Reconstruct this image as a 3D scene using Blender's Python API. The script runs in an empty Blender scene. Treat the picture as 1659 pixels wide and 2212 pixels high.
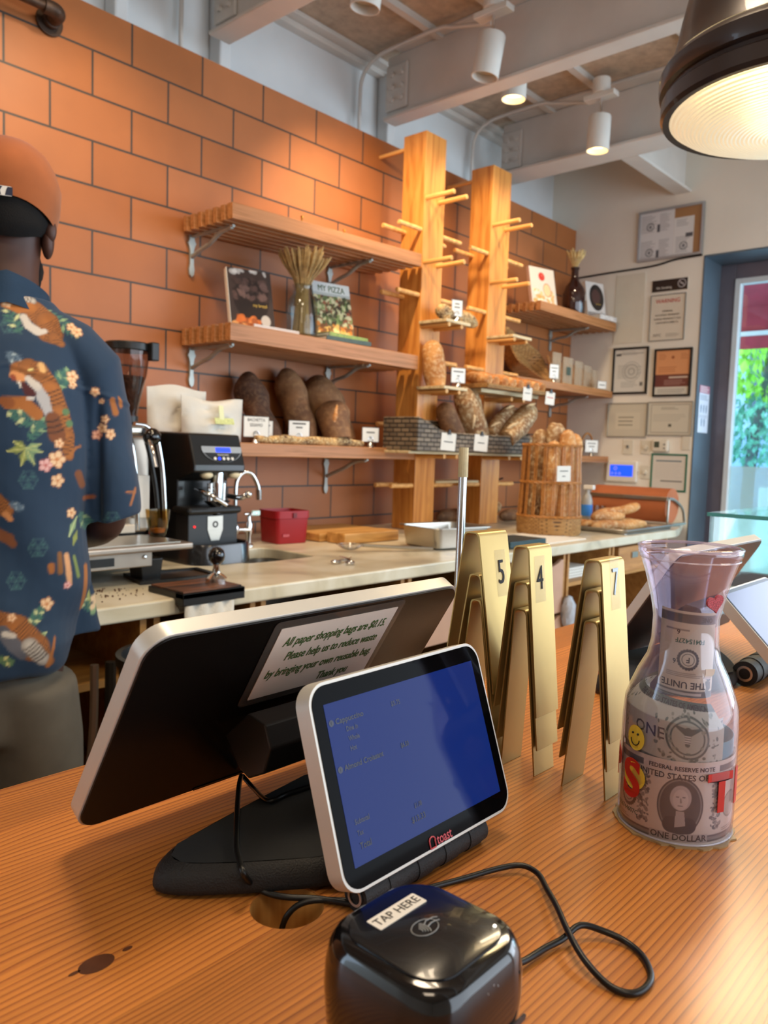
import bpy, math, random
import numpy as np
from mathutils import Matrix, Vector, Euler, geometry

sc = bpy.context.scene
col = sc.collection
random.seed(7)
PI = math.pi
R = math.radians

# ------------------------------------------------------------------ camera, world, light, exposure
CAM = Vector((0, 0, 1.35))
YAW, PITCH, ROLL, FPX = 0.73144, -0.078215, 0.031678, 1700.0
fwd = Vector((math.cos(YAW) * math.cos(PITCH), math.sin(YAW) * math.cos(PITCH), math.sin(PITCH)))
r0 = Vector((math.sin(YAW), -math.cos(YAW), 0))
u0 = r0.cross(fwd)
cr, sr = math.cos(ROLL), math.sin(ROLL)
rgt = cr * r0 + sr * u0
upv = -sr * r0 + cr * u0
cam_d = bpy.data.cameras.new('camera')
cam = bpy.data.objects.new('camera', cam_d)
col.objects.link(cam)
M = Matrix.Identity(4)
for i in range(3):
    M[i][0], M[i][1], M[i][2], M[i][3] = rgt[i], upv[i], -fwd[i], CAM[i]
cam.matrix_world = M
cam_d.sensor_fit = 'HORIZONTAL'
cam_d.sensor_width = 36.0
cam_d.lens = 36.0 * FPX / 1659.0
cam_d.clip_start = 0.02
cam_d.clip_end = 200
cam_d.dof.use_dof = True
cam_d.dof.focus_distance = 0.62
cam_d.dof.aperture_fstop = 17.0
sc.camera = cam

sc.view_settings.view_transform = 'Standard'
sc.view_settings.look = 'None'
sc.view_settings.gamma = 1.0
sc.view_settings.use_curve_mapping = False
sc.view_settings.exposure = 0.27
sc.cycles.use_denoising = True
sc.cycles.max_bounces = 8
sc.cycles.transparent_max_bounces = 16
sc.cycles.transmission_bounces = 8
sc.cycles.sample_clamp_indirect = 4.0
sc.cycles.caustics_reflective = False
sc.cycles.caustics_refractive = False

wd = bpy.data.worlds.new('world')
sc.world = wd
wd.use_nodes = True
bg = wd.node_tree.nodes['Background']
bg.inputs['Color'].default_value = (0.62, 0.80, 1.0, 1)
bg.inputs['Strength'].default_value = 4.0


def area(name, loc, target, sx, sy, power, color):
    d = bpy.data.lights.new(name, 'AREA')
    d.shape = 'RECTANGLE'
    d.size, d.size_y, d.energy, d.color = sx, sy, power, color
    o = bpy.data.objects.new(name, d)
    col.objects.link(o)
    o.location = loc
    o.rotation_euler = (Vector(target) - Vector(loc)).to_track_quat('-Z', 'Y').to_euler()
    return o


def spot(name, loc, target, power, color, size=1.2, blend=0.6, rad=0.03):
    d = bpy.data.lights.new(name, 'SPOT')
    d.energy, d.color, d.spot_size, d.spot_blend, d.shadow_soft_size = power, color, size, blend, rad
    o = bpy.data.objects.new(name, d)
    col.objects.link(o)
    o.location = loc
    o.rotation_euler = (Vector(target) - Vector(loc)).to_track_quat('-Z', 'Y').to_euler()
    return o


WARM = (1.0, 0.76, 0.50)
COOL = (0.74, 0.86, 1.0)
# daylight through the storefront behind and beside the customer
area('storefront_daylight', (2.2, -2.9, 1.7), (2.4, 2.0, 1.6), 4.6, 2.2, 100, COOL)
area('side_window_daylight', (4.85, -1.2, 1.8), (1.0, 0.6, 1.2), 2.4, 2.0, 90, COOL)
# track heads washing the tiled wall (the heads themselves are built further down; more hang outside the frame)
for nm, lx, ly, tx, tz, pw in [('track_light_a', 0.30, 2.0, 0.5, 1.9, 26), ('track_light_b', 1.28, 2.05, 1.35, 1.9, 30),
                               ('track_light_c', 2.25, 2.155, 2.95, 1.75, 62), ('track_light_d', 2.86, 2.04, 3.0, 1.2, 14),
                               ('track_light_e', 3.26, 2.17, 3.45, 1.7, 22), ('track_light_f', 3.87, 2.05, 3.9, 1.7, 26)]:
    spot(nm, (lx, ly, 2.925), (tx, 2.62, tz), pw, WARM, size=R(112), blend=0.9, rad=0.035)
# added unseen fill lights over the working side and over the customer
area('counter_fill', (0.9, 0.75, 3.1), (1.1, 1.2, 0), 0.5, 0.5, 26, (1.0, 0.80, 0.56))
area('queue_fill', (-0.6, -0.5, 3.0), (0.3, 0.4, 1), 0.6, 0.6, 10, (1.0, 0.80, 0.58))


def at(px, py, X=None, Y=None, Z=None):
    """point of a real plane X=, Y= or Z= seen in a direction of the view"""
    d = fwd + rgt * ((px - 829.5) / FPX) - upv * ((py - 1106.0) / FPX)
    s = (X - CAM.x) / d.x if X is not None else (Y - CAM.y) / d.y if Y is not None else (Z - CAM.z) / d.z
    return CAM + d * s


# ------------------------------------------------------------------ object helpers
ROOTM = {}


def tag(o, label=None, cat=None, group=None, kind=None):
    if label: o['label'] = label
    if cat: o['category'] = cat
    if group: o['group'] = group
    if kind: o['kind'] = kind
    return o


def thing(name, label, cat, loc=(0, 0, 0), rz=0, group=None):
    o = bpy.data.objects.new(name, None)
    o.empty_display_size = 0.05
    col.objects.link(o)
    o.location = loc
    o.rotation_euler = (0, 0, rz)
    ROOTM[o] = Matrix.Translation(Vector(loc)) @ Matrix.Rotation(rz, 4, 'Z')
    return tag(o, label, cat, group)


class MB:
    def __init__(s):
        s.v, s.f = [], []

    def add(s, vs, fs, M=None):
        b = len(s.v)
        s.v += [tuple(M @ Vector(p)) if M is not None else tuple(p) for p in vs]
        s.f += [tuple(b + i for i in f) for f in fs]
        return s

    def box(s, x0, x1, y0, y1, z0, z1, M=None):
        vs = [(x, y, z) for z in (z0, z1) for y in (y0, y1) for x in (x0, x1)]
        return s.add(vs, [(0, 2, 3, 1), (4, 5, 7, 6), (0, 1, 5, 4), (2, 6, 7, 3), (0, 4, 6, 2), (1, 3, 7, 5)], M)

    def lathe(s, prof, n=32, M=None, sx=1.0, sy=1.0):
        vs, fs = [], []
        for r, z in prof:
            for k in range(n):
                a = 2 * PI * k / n
                vs.append((r * math.cos(a) * sx, r * math.sin(a) * sy, z))
        for j in range(len(prof) - 1):
            for k in range(n):
                k2 = (k + 1) % n
                fs.append((j * n + k, j * n + k2, (j + 1) * n + k2, (j + 1) * n + k))
        return s.add(vs, fs, M)

    def cyl(s, p0, p1, ra, rb=None, n=16):
        rb = ra if rb is None else rb
        p0, p1 = Vector(p0), Vector(p1)
        d = p1 - p0
        q = d.to_track_quat('Z', 'Y').to_matrix().to_4x4()
        L = d.length
        return s.lathe([(0, 0), (ra, 0), (rb, L), (0, L)], n, Matrix.Translation(p0) @ q)

    def tube(s, pts, r, n=10, sub=1, caps=True):
        pts = [Vector(p) for p in pts]
        if sub > 1:
            P = [2 * pts[0] - pts[1]] + pts + [2 * pts[-1] - pts[-2]]
            out = []
            for i in range(1, len(P) - 2):
                for k in range(sub):
                    t = k / sub
                    a, b, c, d = P[i - 1], P[i], P[i + 1], P[i + 2]
                    out.append(0.5 * ((2 * b) + (c - a) * t + (2 * a - 5 * b + 4 * c - d) * t * t + (3 * b - a - 3 * c + d) * t ** 3))
            out.append(pts[-1])
            rr = r
            if isinstance(r, (list, tuple)):
                rr = [r[min(int(i / sub), len(r) - 1)] * (1 - (i % sub) / sub) + r[min(int(i / sub) + 1, len(r) - 1)] * ((i % sub) / sub) for i in range(len(out))]
            pts, r = out, rr
        if not isinstance(r, (list, tuple)): r = [r] * len(pts)
        T = (pts[1] - pts[0]).normalized()
        N = T.orthogonal().normalized()
        vs, fs = [], []
        for i, p in enumerate(pts):
            t = (pts[min(i + 1, len(pts) - 1)] - pts[max(i - 1, 0)]).normalized()
            N = (N - t * N.dot(t)).normalized()
            B = t.cross(N)
            for k in range(n):
                a = 2 * PI * k / n
                vs.append(p + (N * math.cos(a) + B * math.sin(a)) * r[i])
        m = len(pts)
        for i in range(m - 1):
            for k in range(n):
                k2 = (k + 1) % n
                fs.append((i * n + k, i * n + k2, (i + 1) * n + k2, (i + 1) * n + k))
        if caps:
            fs.append(tuple(range(n - 1, -1, -1)))
            fs.append(tuple(range((m - 1) * n, m * n)))
        return s.add(vs, fs)

    def ell(s, c, rad, M=None, n=20, m=12):
        prof = [(math.sin(PI * j / m), -math.cos(PI * j / m)) for j in range(m + 1)]
        if isinstance(rad, (int, float)): rad = (rad,) * 3
        T = Matrix.Translation(Vector(c)) @ (M if M is not None else Matrix.Identity(4)) @ Matrix.Diagonal((*rad, 1))
        return s.lathe(prof, n, T)

    def prism(s, outer, z0, z1, M=None, holes=()):
        loops = [list(outer)] + [list(h) for h in holes]
        tris = geometry.tessellate_polygon([[Vector((x, y, 0)) for x, y in lp] for lp in loops])
        flat = [p for lp in loops for p in lp]
        n = len(flat)
        vs = [(x, y, z0) for x, y in flat] + [(x, y, z1) for x, y in flat]
        fs = []
        for t in tris:
            a, b, c = [Vector((*flat[i], 0)) for i in t]
            if (b - a).cross(c - a).z < 0: t = (t[0], t[2], t[1])
            fs.append((t[2], t[1], t[0]))
            fs.append((t[0] + n, t[1] + n, t[2] + n))
        o = 0
        for li, lp in enumerate(loops):
            m = len(lp)
            ar = sum(lp[i][0] * lp[(i + 1) % m][1] - lp[(i + 1) % m][0] * lp[i][1] for i in range(m))
            flip = (ar < 0) != (li > 0)
            for i in range(m):
                a, b = o + i, o + (i + 1) % m
                fs.append((b, a, a + n, b + n) if flip else (a, b, b + n, a + n))
            o += m
        return s.add(vs, fs, M)


def build(name, mb, mat, parent=None, smooth=False, bevel=0, seg=2, sub=0, angle=40):
    me = bpy.data.meshes.new(name)
    vs = mb.v
    root = parent
    inv = None
    if root is not None:
        inv = ROOTM[root].inverted() if root in ROOTM else None
    if inv is not None:
        vs = [inv @ Vector(p) for p in vs]
    me.from_pydata([tuple(p) for p in vs], [], mb.f)
    me.update()
    if isinstance(mat, (list, tuple)):
        for m in mat: me.materials.append(m)
    elif mat:
        me.materials.append(mat)
    if smooth:
        me.polygons.foreach_set('use_smooth', [True] * len(me.polygons))
        try:
            me.set_sharp_from_angle(angle=R(angle))
        except Exception:
            pass
    o = bpy.data.objects.new(name, me)
    col.objects.link(o)
    if parent is not None:
        o.parent = parent
        ROOTM[o] = ROOTM.get(parent, Matrix.Identity(4))
    if bevel:
        b = o.modifiers.new('bevel', 'BEVEL')
        b.width, b.segments, b.limit_method, b.angle_limit = bevel, seg, 'ANGLE', R(40)
    if sub:
        b = o.modifiers.new('sub', 'SUBSURF')
        b.levels = b.render_levels = sub
    return o


def solo(name, mb, mat, label, cat, group=None, **k):
    """a thing that is one mesh; its origin is moved to its base"""
    v = np.array(mb.v)
    c = Vector(((v[:, 0].min() + v[:, 0].max()) / 2, (v[:, 1].min() + v[:, 1].max()) / 2, v[:, 2].min()))
    mb.v = [tuple(Vector(p) - c) for p in mb.v]
    o = build(name, mb, mat, None, **k)
    o.location = c
    ROOTM[o] = Matrix.Translation(c)
    return tag(o, label, cat, group)


def struct(name, mb, mat, **k):
    return tag(build(name, mb, mat, None, **k), kind='structure')


def copy_tree(o, parent=None):
    c = o.copy()
    col.objects.link(c)
    if parent is not None: c.parent = parent
    for ch in list(o.children): copy_tree(ch, c)
    return c


def FM(o, xd, yd):
    """frame: origin, x direction, y direction (z = x cross y)"""
    x = Vector(xd).normalized()
    y = Vector(yd)
    y = (y - x * y.dot(x)).normalized()
    z = x.cross(y)
    m = Matrix.Identity(4)
    for i in range(3):
        m[i][0], m[i][1], m[i][2], m[i][3] = x[i], y[i], z[i], o[i]
    return m


def FRONT(x, y, z): return FM((x, y, z), (1, 0, 0), (0, 0, 1))       # faces -Y
def FARW(x, y, z): return FM((x, y, z), (0, -1, 0), (0, 0, 1))       # faces -X
def FLAT(x, y, z, rz=0): return FM((x, y, z), (math.cos(rz), math.sin(rz), 0), (-math.sin(rz), math.cos(rz), 0))


def rrect(w, h, r, n=6, cx=0, cy=0):
    out = []
    for sx, sy, a0 in ((1, 1, 0), (-1, 1, 90), (-1, -1, 180), (1, -1, 270)):
        for k in range(n + 1):
            a = R(a0 + 90 * k / n)
            out.append((cx + sx * (w / 2 - r) + r * math.cos(a), cy + sy * (h / 2 - r) + r * math.sin(a)))
    return out


def circ(r, n=32, cx=0, cy=0, ry=None):
    ry = r if ry is None else ry
    return [(cx + r * math.cos(2 * PI * k / n), cy + ry * math.sin(2 * PI * k / n)) for k in range(n)]


TXT = {}


def text(s, size, mat, M, parent, name='lettering', ext=0.0004, shear=0.0, bold=0.0, align='CENTER', sx=1.0, space=1.0, fitw=None):
    cu = bpy.data.curves.new('t', 'FONT')
    cu.body, cu.size, cu.shear, cu.offset, cu.extrude = s, size, shear, bold, ext
    cu.align_x, cu.align_y, cu.resolution_u = align, 'CENTER', 3
    cu.space_character = space
    to = bpy.data.objects.new('t', cu)
    col.objects.link(to)
    dg = bpy.context.evaluated_depsgraph_get()
    me = to.evaluated_get(dg).to_mesh()
    mb = MB()
    if fitw:
        xs_ = [v.co.x for v in me.vertices]
        sx = fitw / max(1e-6, max(xs_) - min(xs_))
    mb.add([(v.co.x * sx, v.co.y, v.co.z + ext) for v in me.vertices], [tuple(p.vertices) for p in me.polygons], M)
    to.evaluated_get(dg).to_mesh_clear()
    bpy.data.objects.remove(to)
    bpy.data.curves.remove(cu)
    return build(name, mb, mat, parent)


# ------------------------------------------------------------------ materials
def lin(c):
    if isinstance(c, str):
        c = tuple(int(c[i:i + 2], 16) / 255 for i in (0, 2, 4))
    return tuple((x / 12.92 if x <= 0.04045 else ((x + 0.055) / 1.055) ** 2.4) for x in c)


def bsdf(name):
    m = bpy.data.materials.new(name)
    m.use_nodes = True
    return m, m.node_tree.nodes, m.node_tree.links, m.node_tree.nodes['Principled BSDF']


def mat(name, c, rough=0.5, metal=0.0, var=0.12, vs=14.0, bump=0.0, bs=60.0, coat=0.0, trans=0.0, ior=1.45, emit=None, es=1.0, alpha=1.0, aniso=0.0, sheen=0.0, spec=None, stretch=(1, 1, 1), sss=0.0):
    m, N, L, B = bsdf(name)
    c = lin(c)
    tc = N.new('ShaderNodeTexCoord')
    mp = N.new('ShaderNodeMapping')
    mp.inputs['Scale'].default_value = stretch
    L.new(tc.outputs['Object'], mp.inputs['Vector'])
    if var > 0:
        nz = N.new('ShaderNodeTexNoise')
        nz.inputs['Scale'].default_value = vs
        nz.inputs['Detail'].default_value = 5
        L.new(mp.outputs[0], nz.inputs['Vector'])
        cr_ = N.new('ShaderNodeValToRGB')
        e = cr_.color_ramp.elements
        e[0].position, e[1].position = 0.3, 0.7
        e[0].color = (*[x * (1 - var) for x in c], 1)
        e[1].color = (*[min(1, x * (1 + var)) for x in c], 1)
        L.new(nz.outputs['Fac'], cr_.inputs['Fac'])
        L.new(cr_.outputs['Color'], B.inputs['Base Color'])
    else:
        B.inputs['Base Color'].default_value = (*c, 1)
    if bump > 0:
        nb = N.new('ShaderNodeTexNoise')
        nb.inputs['Scale'].default_value = bs
        nb.inputs['Detail'].default_value = 4
        L.new(mp.outputs[0], nb.inputs['Vector'])
        bp = N.new('ShaderNodeBump')
        bp.inputs['Strength'].default_value = bump
        bp.inputs['Distance'].default_value = 0.004
        L.new(nb.outputs['Fac'], bp.inputs['Height'])
        L.new(bp.outputs['Normal'], B.inputs['Normal'])
    B.inputs['Roughness'].default_value = rough
    B.inputs['Metallic'].default_value = metal
    B.inputs['IOR'].default_value = ior
    B.inputs['Coat Weight'].default_value = coat
    B.inputs['Transmission Weight'].default_value = trans
    B.inputs['Alpha'].default_value = alpha
    B.inputs['Anisotropic'].default_value = aniso
    B.inputs['Sheen Weight'].default_value = sheen
    if spec is not None: B.inputs['Specular IOR Level'].default_value = spec
    if emit:
        B.inputs['Emission Color'].default_value = (*lin(emit), 1)
        B.inputs['Emission Strength'].default_value = es
    return m


def glassy(name, tint='F4F8F8', rough=0.02, ior=1.45, gain=1.0, haze=0.0):
    """thin clear sheet: see-through, with a fresnel reflection"""
    m, N, L, B = bsdf(name)
    N.remove(B)
    tr = N.new('ShaderNodeBsdfTransparent'); tr.inputs['Color'].default_value = (*lin(tint), 1)
    gl = N.new('ShaderNodeBsdfGlossy'); gl.inputs['Roughness'].default_value = rough
    fr = N.new('ShaderNodeLayerWeight'); fr.inputs['Blend'].default_value = 0.5
    pw_ = N.new('ShaderNodeMath'); pw_.operation = 'POWER'; pw_.inputs[1].default_value = 3.5
    L.new(fr.outputs['Facing'], pw_.inputs[0])
    mu = N.new('ShaderNodeMath'); mu.operation = 'MULTIPLY_ADD'; mu.inputs[1].default_value = 0.5 * gain; mu.inputs[2].default_value = 0.035 * gain; mu.use_clamp = True
    L.new(pw_.outputs[0], mu.inputs[0])
    mx = N.new('ShaderNodeMixShader')
    L.new(mu.outputs[0], mx.inputs[0]); L.new(tr.outputs[0], mx.inputs[1]); L.new(gl.outputs[0], mx.inputs[2])
    out = mx.outputs[0]
    if haze:
        df = N.new('ShaderNodeBsdfDiffuse'); df.inputs['Color'].default_value = (*lin('DCD4EC'), 1)
        m2 = N.new('ShaderNodeMixShader'); m2.inputs[0].default_value = haze
        L.new(out, m2.inputs[1]); L.new(df.outputs[0], m2.inputs[2]); out = m2.outputs[0]
    L.new(out, N['Material Output'].inputs['Surface'])
    return m


def wood(name, light, dark, axis=0, grain=55.0, rough=0.4, coat=0.0, plank=0.0, paxis=1, knots=0.0, mid=None, bump=0.1, streak=0.045, warp=0.10):
    """grain runs along axis; plank = width of the boards across paxis"""
    m, N, L, B = bsdf(name)
    l, d = lin(light), lin(dark)
    tc = N.new('ShaderNodeTexCoord')
    src = tc.outputs['Object']
    sep = N.new('ShaderNodeSeparateXYZ')
    L.new(src, sep.inputs[0])
    offs = None
    if plank:
        dv = N.new('ShaderNodeMath'); dv.operation = 'DIVIDE'; dv.inputs[1].default_value = plank
        L.new(sep.outputs[paxis], dv.inputs[0])
        fl = N.new('ShaderNodeMath'); fl.operation = 'FLOOR'
        L.new(dv.outputs[0], fl.inputs[0])
        wn = N.new('ShaderNodeTexWhiteNoise'); wn.noise_dimensions = '1D'
        L.new(fl.outputs[0], wn.inputs['W'])
        sc_ = N.new('ShaderNodeVectorMath'); sc_.operation = 'SCALE'; sc_.inputs['Scale'].default_value = 7.0
        L.new(wn.outputs['Color'], sc_.inputs[0])
        ad = N.new('ShaderNodeVectorMath')
        L.new(src, ad.inputs[0]); L.new(sc_.outputs[0], ad.inputs[1])
        src = ad.outputs[0]
        offs = wn.outputs['Value']
    mp = N.new('ShaderNodeMapping')
    s = [1.0, 1.0, 1.0]; s[axis] = streak
    mp.inputs['Scale'].default_value = s
    L.new(src, mp.inputs['Vector'])
    n0 = N.new('ShaderNodeTexNoise'); n0.inputs['Scale'].default_value = 5.0; n0.inputs['Detail'].default_value = 2
    mp2 = N.new('ShaderNodeMapping'); s2 = [1, 1, 1]; s2[axis] = 0.3; mp2.inputs['Scale'].default_value = s2
    L.new(src, mp2.inputs['Vector']); L.new(mp2.outputs[0], n0.inputs['Vector'])
    mulv = N.new('ShaderNodeVectorMath'); mulv.operation = 'SCALE'; mulv.inputs['Scale'].default_value = warp + knots
    L.new(n0.outputs['Color'], mulv.inputs[0])
    add = N.new('ShaderNodeVectorMath')
    L.new(mp.outputs[0], add.inputs[0]); L.new(mulv.outputs[0], add.inputs[1])
    wv = N.new('ShaderNodeTexNoise'); wv.inputs['Scale'].default_value = grain; wv.inputs['Detail'].default_value = 3; wv.inputs['Roughness'].default_value = 0.6
    L.new(add.outputs[0], wv.inputs['Vector'])
    big = N.new('ShaderNodeTexNoise'); big.inputs['Scale'].default_value = 3.5; big.inputs['Detail'].default_value = 2
    L.new(mp2.outputs[0], big.inputs['Vector'])
    rp = N.new('ShaderNodeValToRGB')
    e = rp.color_ramp.elements
    e[0].position, e[1].position = 0.36, 0.62
    e[0].color, e[1].color = (*d, 1), (*l, 1)
    if mid:
        q = e.new(0.47); q.color = (*lin(mid), 1)
    L.new(wv.outputs['Fac'], rp.inputs['Fac'])
    hs = N.new('ShaderNodeHueSaturation')
    L.new(rp.outputs['Color'], hs.inputs['Color'])
    mr = N.new('ShaderNodeMapRange'); mr.inputs['To Min'].default_value = 0.72; mr.inputs['To Max'].default_value = 1.25
    L.new(big.outputs['Fac'], mr.inputs['Value'])
    if offs is not None:
        mr2 = N.new('ShaderNodeMapRange'); mr2.inputs['To Min'].default_value = 0.82; mr2.inputs['To Max'].default_value = 1.15
        L.new(offs, mr2.inputs['Value'])
        mm = N.new('ShaderNodeMath'); mm.operation = 'MULTIPLY'
        L.new(mr.outputs[0], mm.inputs[0]); L.new(mr2.outputs[0], mm.inputs[1])
        L.new(mm.outputs[0], hs.inputs['Value'])
    else:
        L.new(mr.outputs[0], hs.inputs['Value'])
    L.new(hs.outputs['Color'], B.inputs['Base Color'])
    if bump:
        bp = N.new('ShaderNodeBump'); bp.inputs['Strength'].default_value = bump; bp.inputs['Distance'].default_value = 0.002
        L.new(wv.outputs['Fac'], bp.inputs['Height']); L.new(bp.outputs['Normal'], B.inputs['Normal'])
    B.inputs['Roughness'].default_value = rough
    B.inputs['Coat Weight'].default_value = coat
    B.inputs['Coat Roughness'].default_value = 0.18
    return m


def fir_top(name, light, dark, mid):
    """old fir boards: fine regular growth lines along X, boards across Y"""
    m, N, L, B = bsdf(name)
    tc = N.new('ShaderNodeTexCoord')
    sep = N.new('ShaderNodeSeparateXYZ'); L.new(tc.outputs['Object'], sep.inputs[0])
    dv = N.new('ShaderNodeMath'); dv.operation = 'DIVIDE'; dv.inputs[1].default_value = 0.105
    L.new(sep.outputs[1], dv.inputs[0])
    fl = N.new('ShaderNodeMath'); fl.operation = 'FLOOR'; L.new(dv.outputs[0], fl.inputs[0])
    wn = N.new('ShaderNodeTexWhiteNoise'); wn.noise_dimensions = '1D'; L.new(fl.outputs[0], wn.inputs['W'])
    sc_ = N.new('ShaderNodeVectorMath'); sc_.operation = 'SCALE'; sc_.inputs['Scale'].default_value = 5.0; L.new(wn.outputs['Color'], sc_.inputs[0])
    ad = N.new('ShaderNodeVectorMath'); L.new(tc.outputs['Object'], ad.inputs[0]); L.new(sc_.outputs[0], ad.inputs[1])
    lo = N.new('ShaderNodeMapping'); lo.inputs['Scale'].default_value = (1.1, 5.0, 1.0); L.new(ad.outputs[0], lo.inputs['Vector'])
    n0 = N.new('ShaderNodeTexNoise'); n0.inputs['Scale'].default_value = 1.6; n0.inputs['Detail'].default_value = 3; n0.inputs['Roughness'].default_value = 0.45; L.new(lo.outputs[0], n0.inputs['Vector'])
    # growth-line phase: position across the board, bent by the slow noise
    s2 = N.new('ShaderNodeSeparateXYZ'); L.new(ad.outputs[0], s2.inputs[0])
    ph = N.new('ShaderNodeMath'); ph.operation = 'MULTIPLY_ADD'; ph.inputs[1].default_value = 235.0
    L.new(s2.outputs[1], ph.inputs[0])
    nm_ = N.new('ShaderNodeMath'); nm_.operation = 'MULTIPLY'; nm_.inputs[1].default_value = 15.0; L.new(n0.outputs['Fac'], nm_.inputs[0])
    L.new(nm_.outputs[0], ph.inputs[2])
    fr_ = N.new('ShaderNodeMath'); fr_.operation = 'FRACT'; L.new(ph.outputs[0], fr_.inputs[0])
    rp = N.new('ShaderNodeValToRGB'); e = rp.color_ramp.elements
    e[0].position, e[0].color = 0.0, (*lin(light), 1)
    e[1].position, e[1].color = 1.0, (*lin(light), 1)
    for pos, c_ in ((0.45, light), (0.80, mid), (0.90, dark), (0.965, dark)):
        q = e.new(pos); q.color = (*lin(c_), 1)
    L.new(fr_.outputs[0], rp.inputs['Fac'])
    fi = N.new('ShaderNodeMapping'); fi.inputs['Scale'].default_value = (6, 420, 1); L.new(ad.outputs[0], fi.inputs['Vector'])
    n1 = N.new('ShaderNodeTexNoise'); n1.inputs['Scale'].default_value = 1.0; n1.inputs['Detail'].default_value = 3; L.new(fi.outputs[0], n1.inputs['Vector'])
    n2 = N.new('ShaderNodeTexNoise'); n2.inputs['Scale'].default_value = 4.0; n2.inputs['Detail'].default_value = 3; L.new(tc.outputs['Object'], n2.inputs['Vector'])
    av = N.new('ShaderNodeMath'); av.operation = 'MULTIPLY_ADD'; av.inputs[1].default_value = 0.55; L.new(n1.outputs['Fac'], av.inputs[0])
    a2 = N.new('ShaderNodeMath'); a2.operation = 'MULTIPLY_ADD'; a2.inputs[1].default_value = 0.7; a2.inputs[2].default_value = 0.18; L.new(n2.outputs['Fac'], a2.inputs[0])
    L.new(a2.outputs[0], av.inputs[2])
    a3 = N.new('ShaderNodeMath'); a3.operation = 'MULTIPLY_ADD'; a3.inputs[1].default_value = 0.22; L.new(wn.outputs['Value'], a3.inputs[0]); L.new(av.outputs[0], a3.inputs[2])
    hs = N.new('ShaderNodeHueSaturation'); L.new(a3.outputs[0], hs.inputs['Value']); L.new(rp.outputs['Color'], hs.inputs['Color'])
    L.new(hs.outputs['Color'], B.inputs['Base Color'])
    rr_ = N.new('ShaderNodeMapRange'); rr_.inputs['To Min'].default_value = 0.26; rr_.inputs['To Max'].default_value = 0.50; L.new(n2.outputs['Fac'], rr_.inputs['Value']); L.new(rr_.outputs[0], B.inputs['Roughness'])
    bp = N.new('ShaderNodeBump'); bp.inputs['Strength'].default_value = 0.12; bp.inputs['Distance'].default_value = 0.001; L.new(rp.outputs['Color'], bp.inputs['Height']); L.new(bp.outputs['Normal'], B.inputs['Normal'])
    B.inputs['Coat Weight'].default_value = 0.25
    B.inputs['Coat Roughness'].default_value = 0.22
    return m


def attr_mat(name, rough=0.6, coat=0.0, bump=0.0, metal=0.0, sheen=0.0):
    m, N, L, B = bsdf(name)
    a = N.new('ShaderNodeAttribute'); a.attribute_name = 'Col'
    L.new(a.outputs['Color'], B.inputs['Base Color'])
    B.inputs['Roughness'].default_value = rough
    B.inputs['Coat Weight'].default_value = coat
    B.inputs['Sheen Weight'].default_value = sheen
    if bump:
        nb = N.new('ShaderNodeTexNoise'); nb.inputs['Scale'].default_value = 9; nb.inputs['Detail'].default_value = 3
        tc = N.new('ShaderNodeTexCoord'); L.new(tc.outputs['Object'], nb.inputs['Vector'])
        bp = N.new('ShaderNodeBump'); bp.inputs['Strength'].default_value = bump; bp.inputs['Distance'].default_value = 0.02
        L.new(nb.outputs['Fac'], bp.inputs['Height']); L.new(bp.outputs['Normal'], B.inputs['Normal'])
    return m


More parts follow.
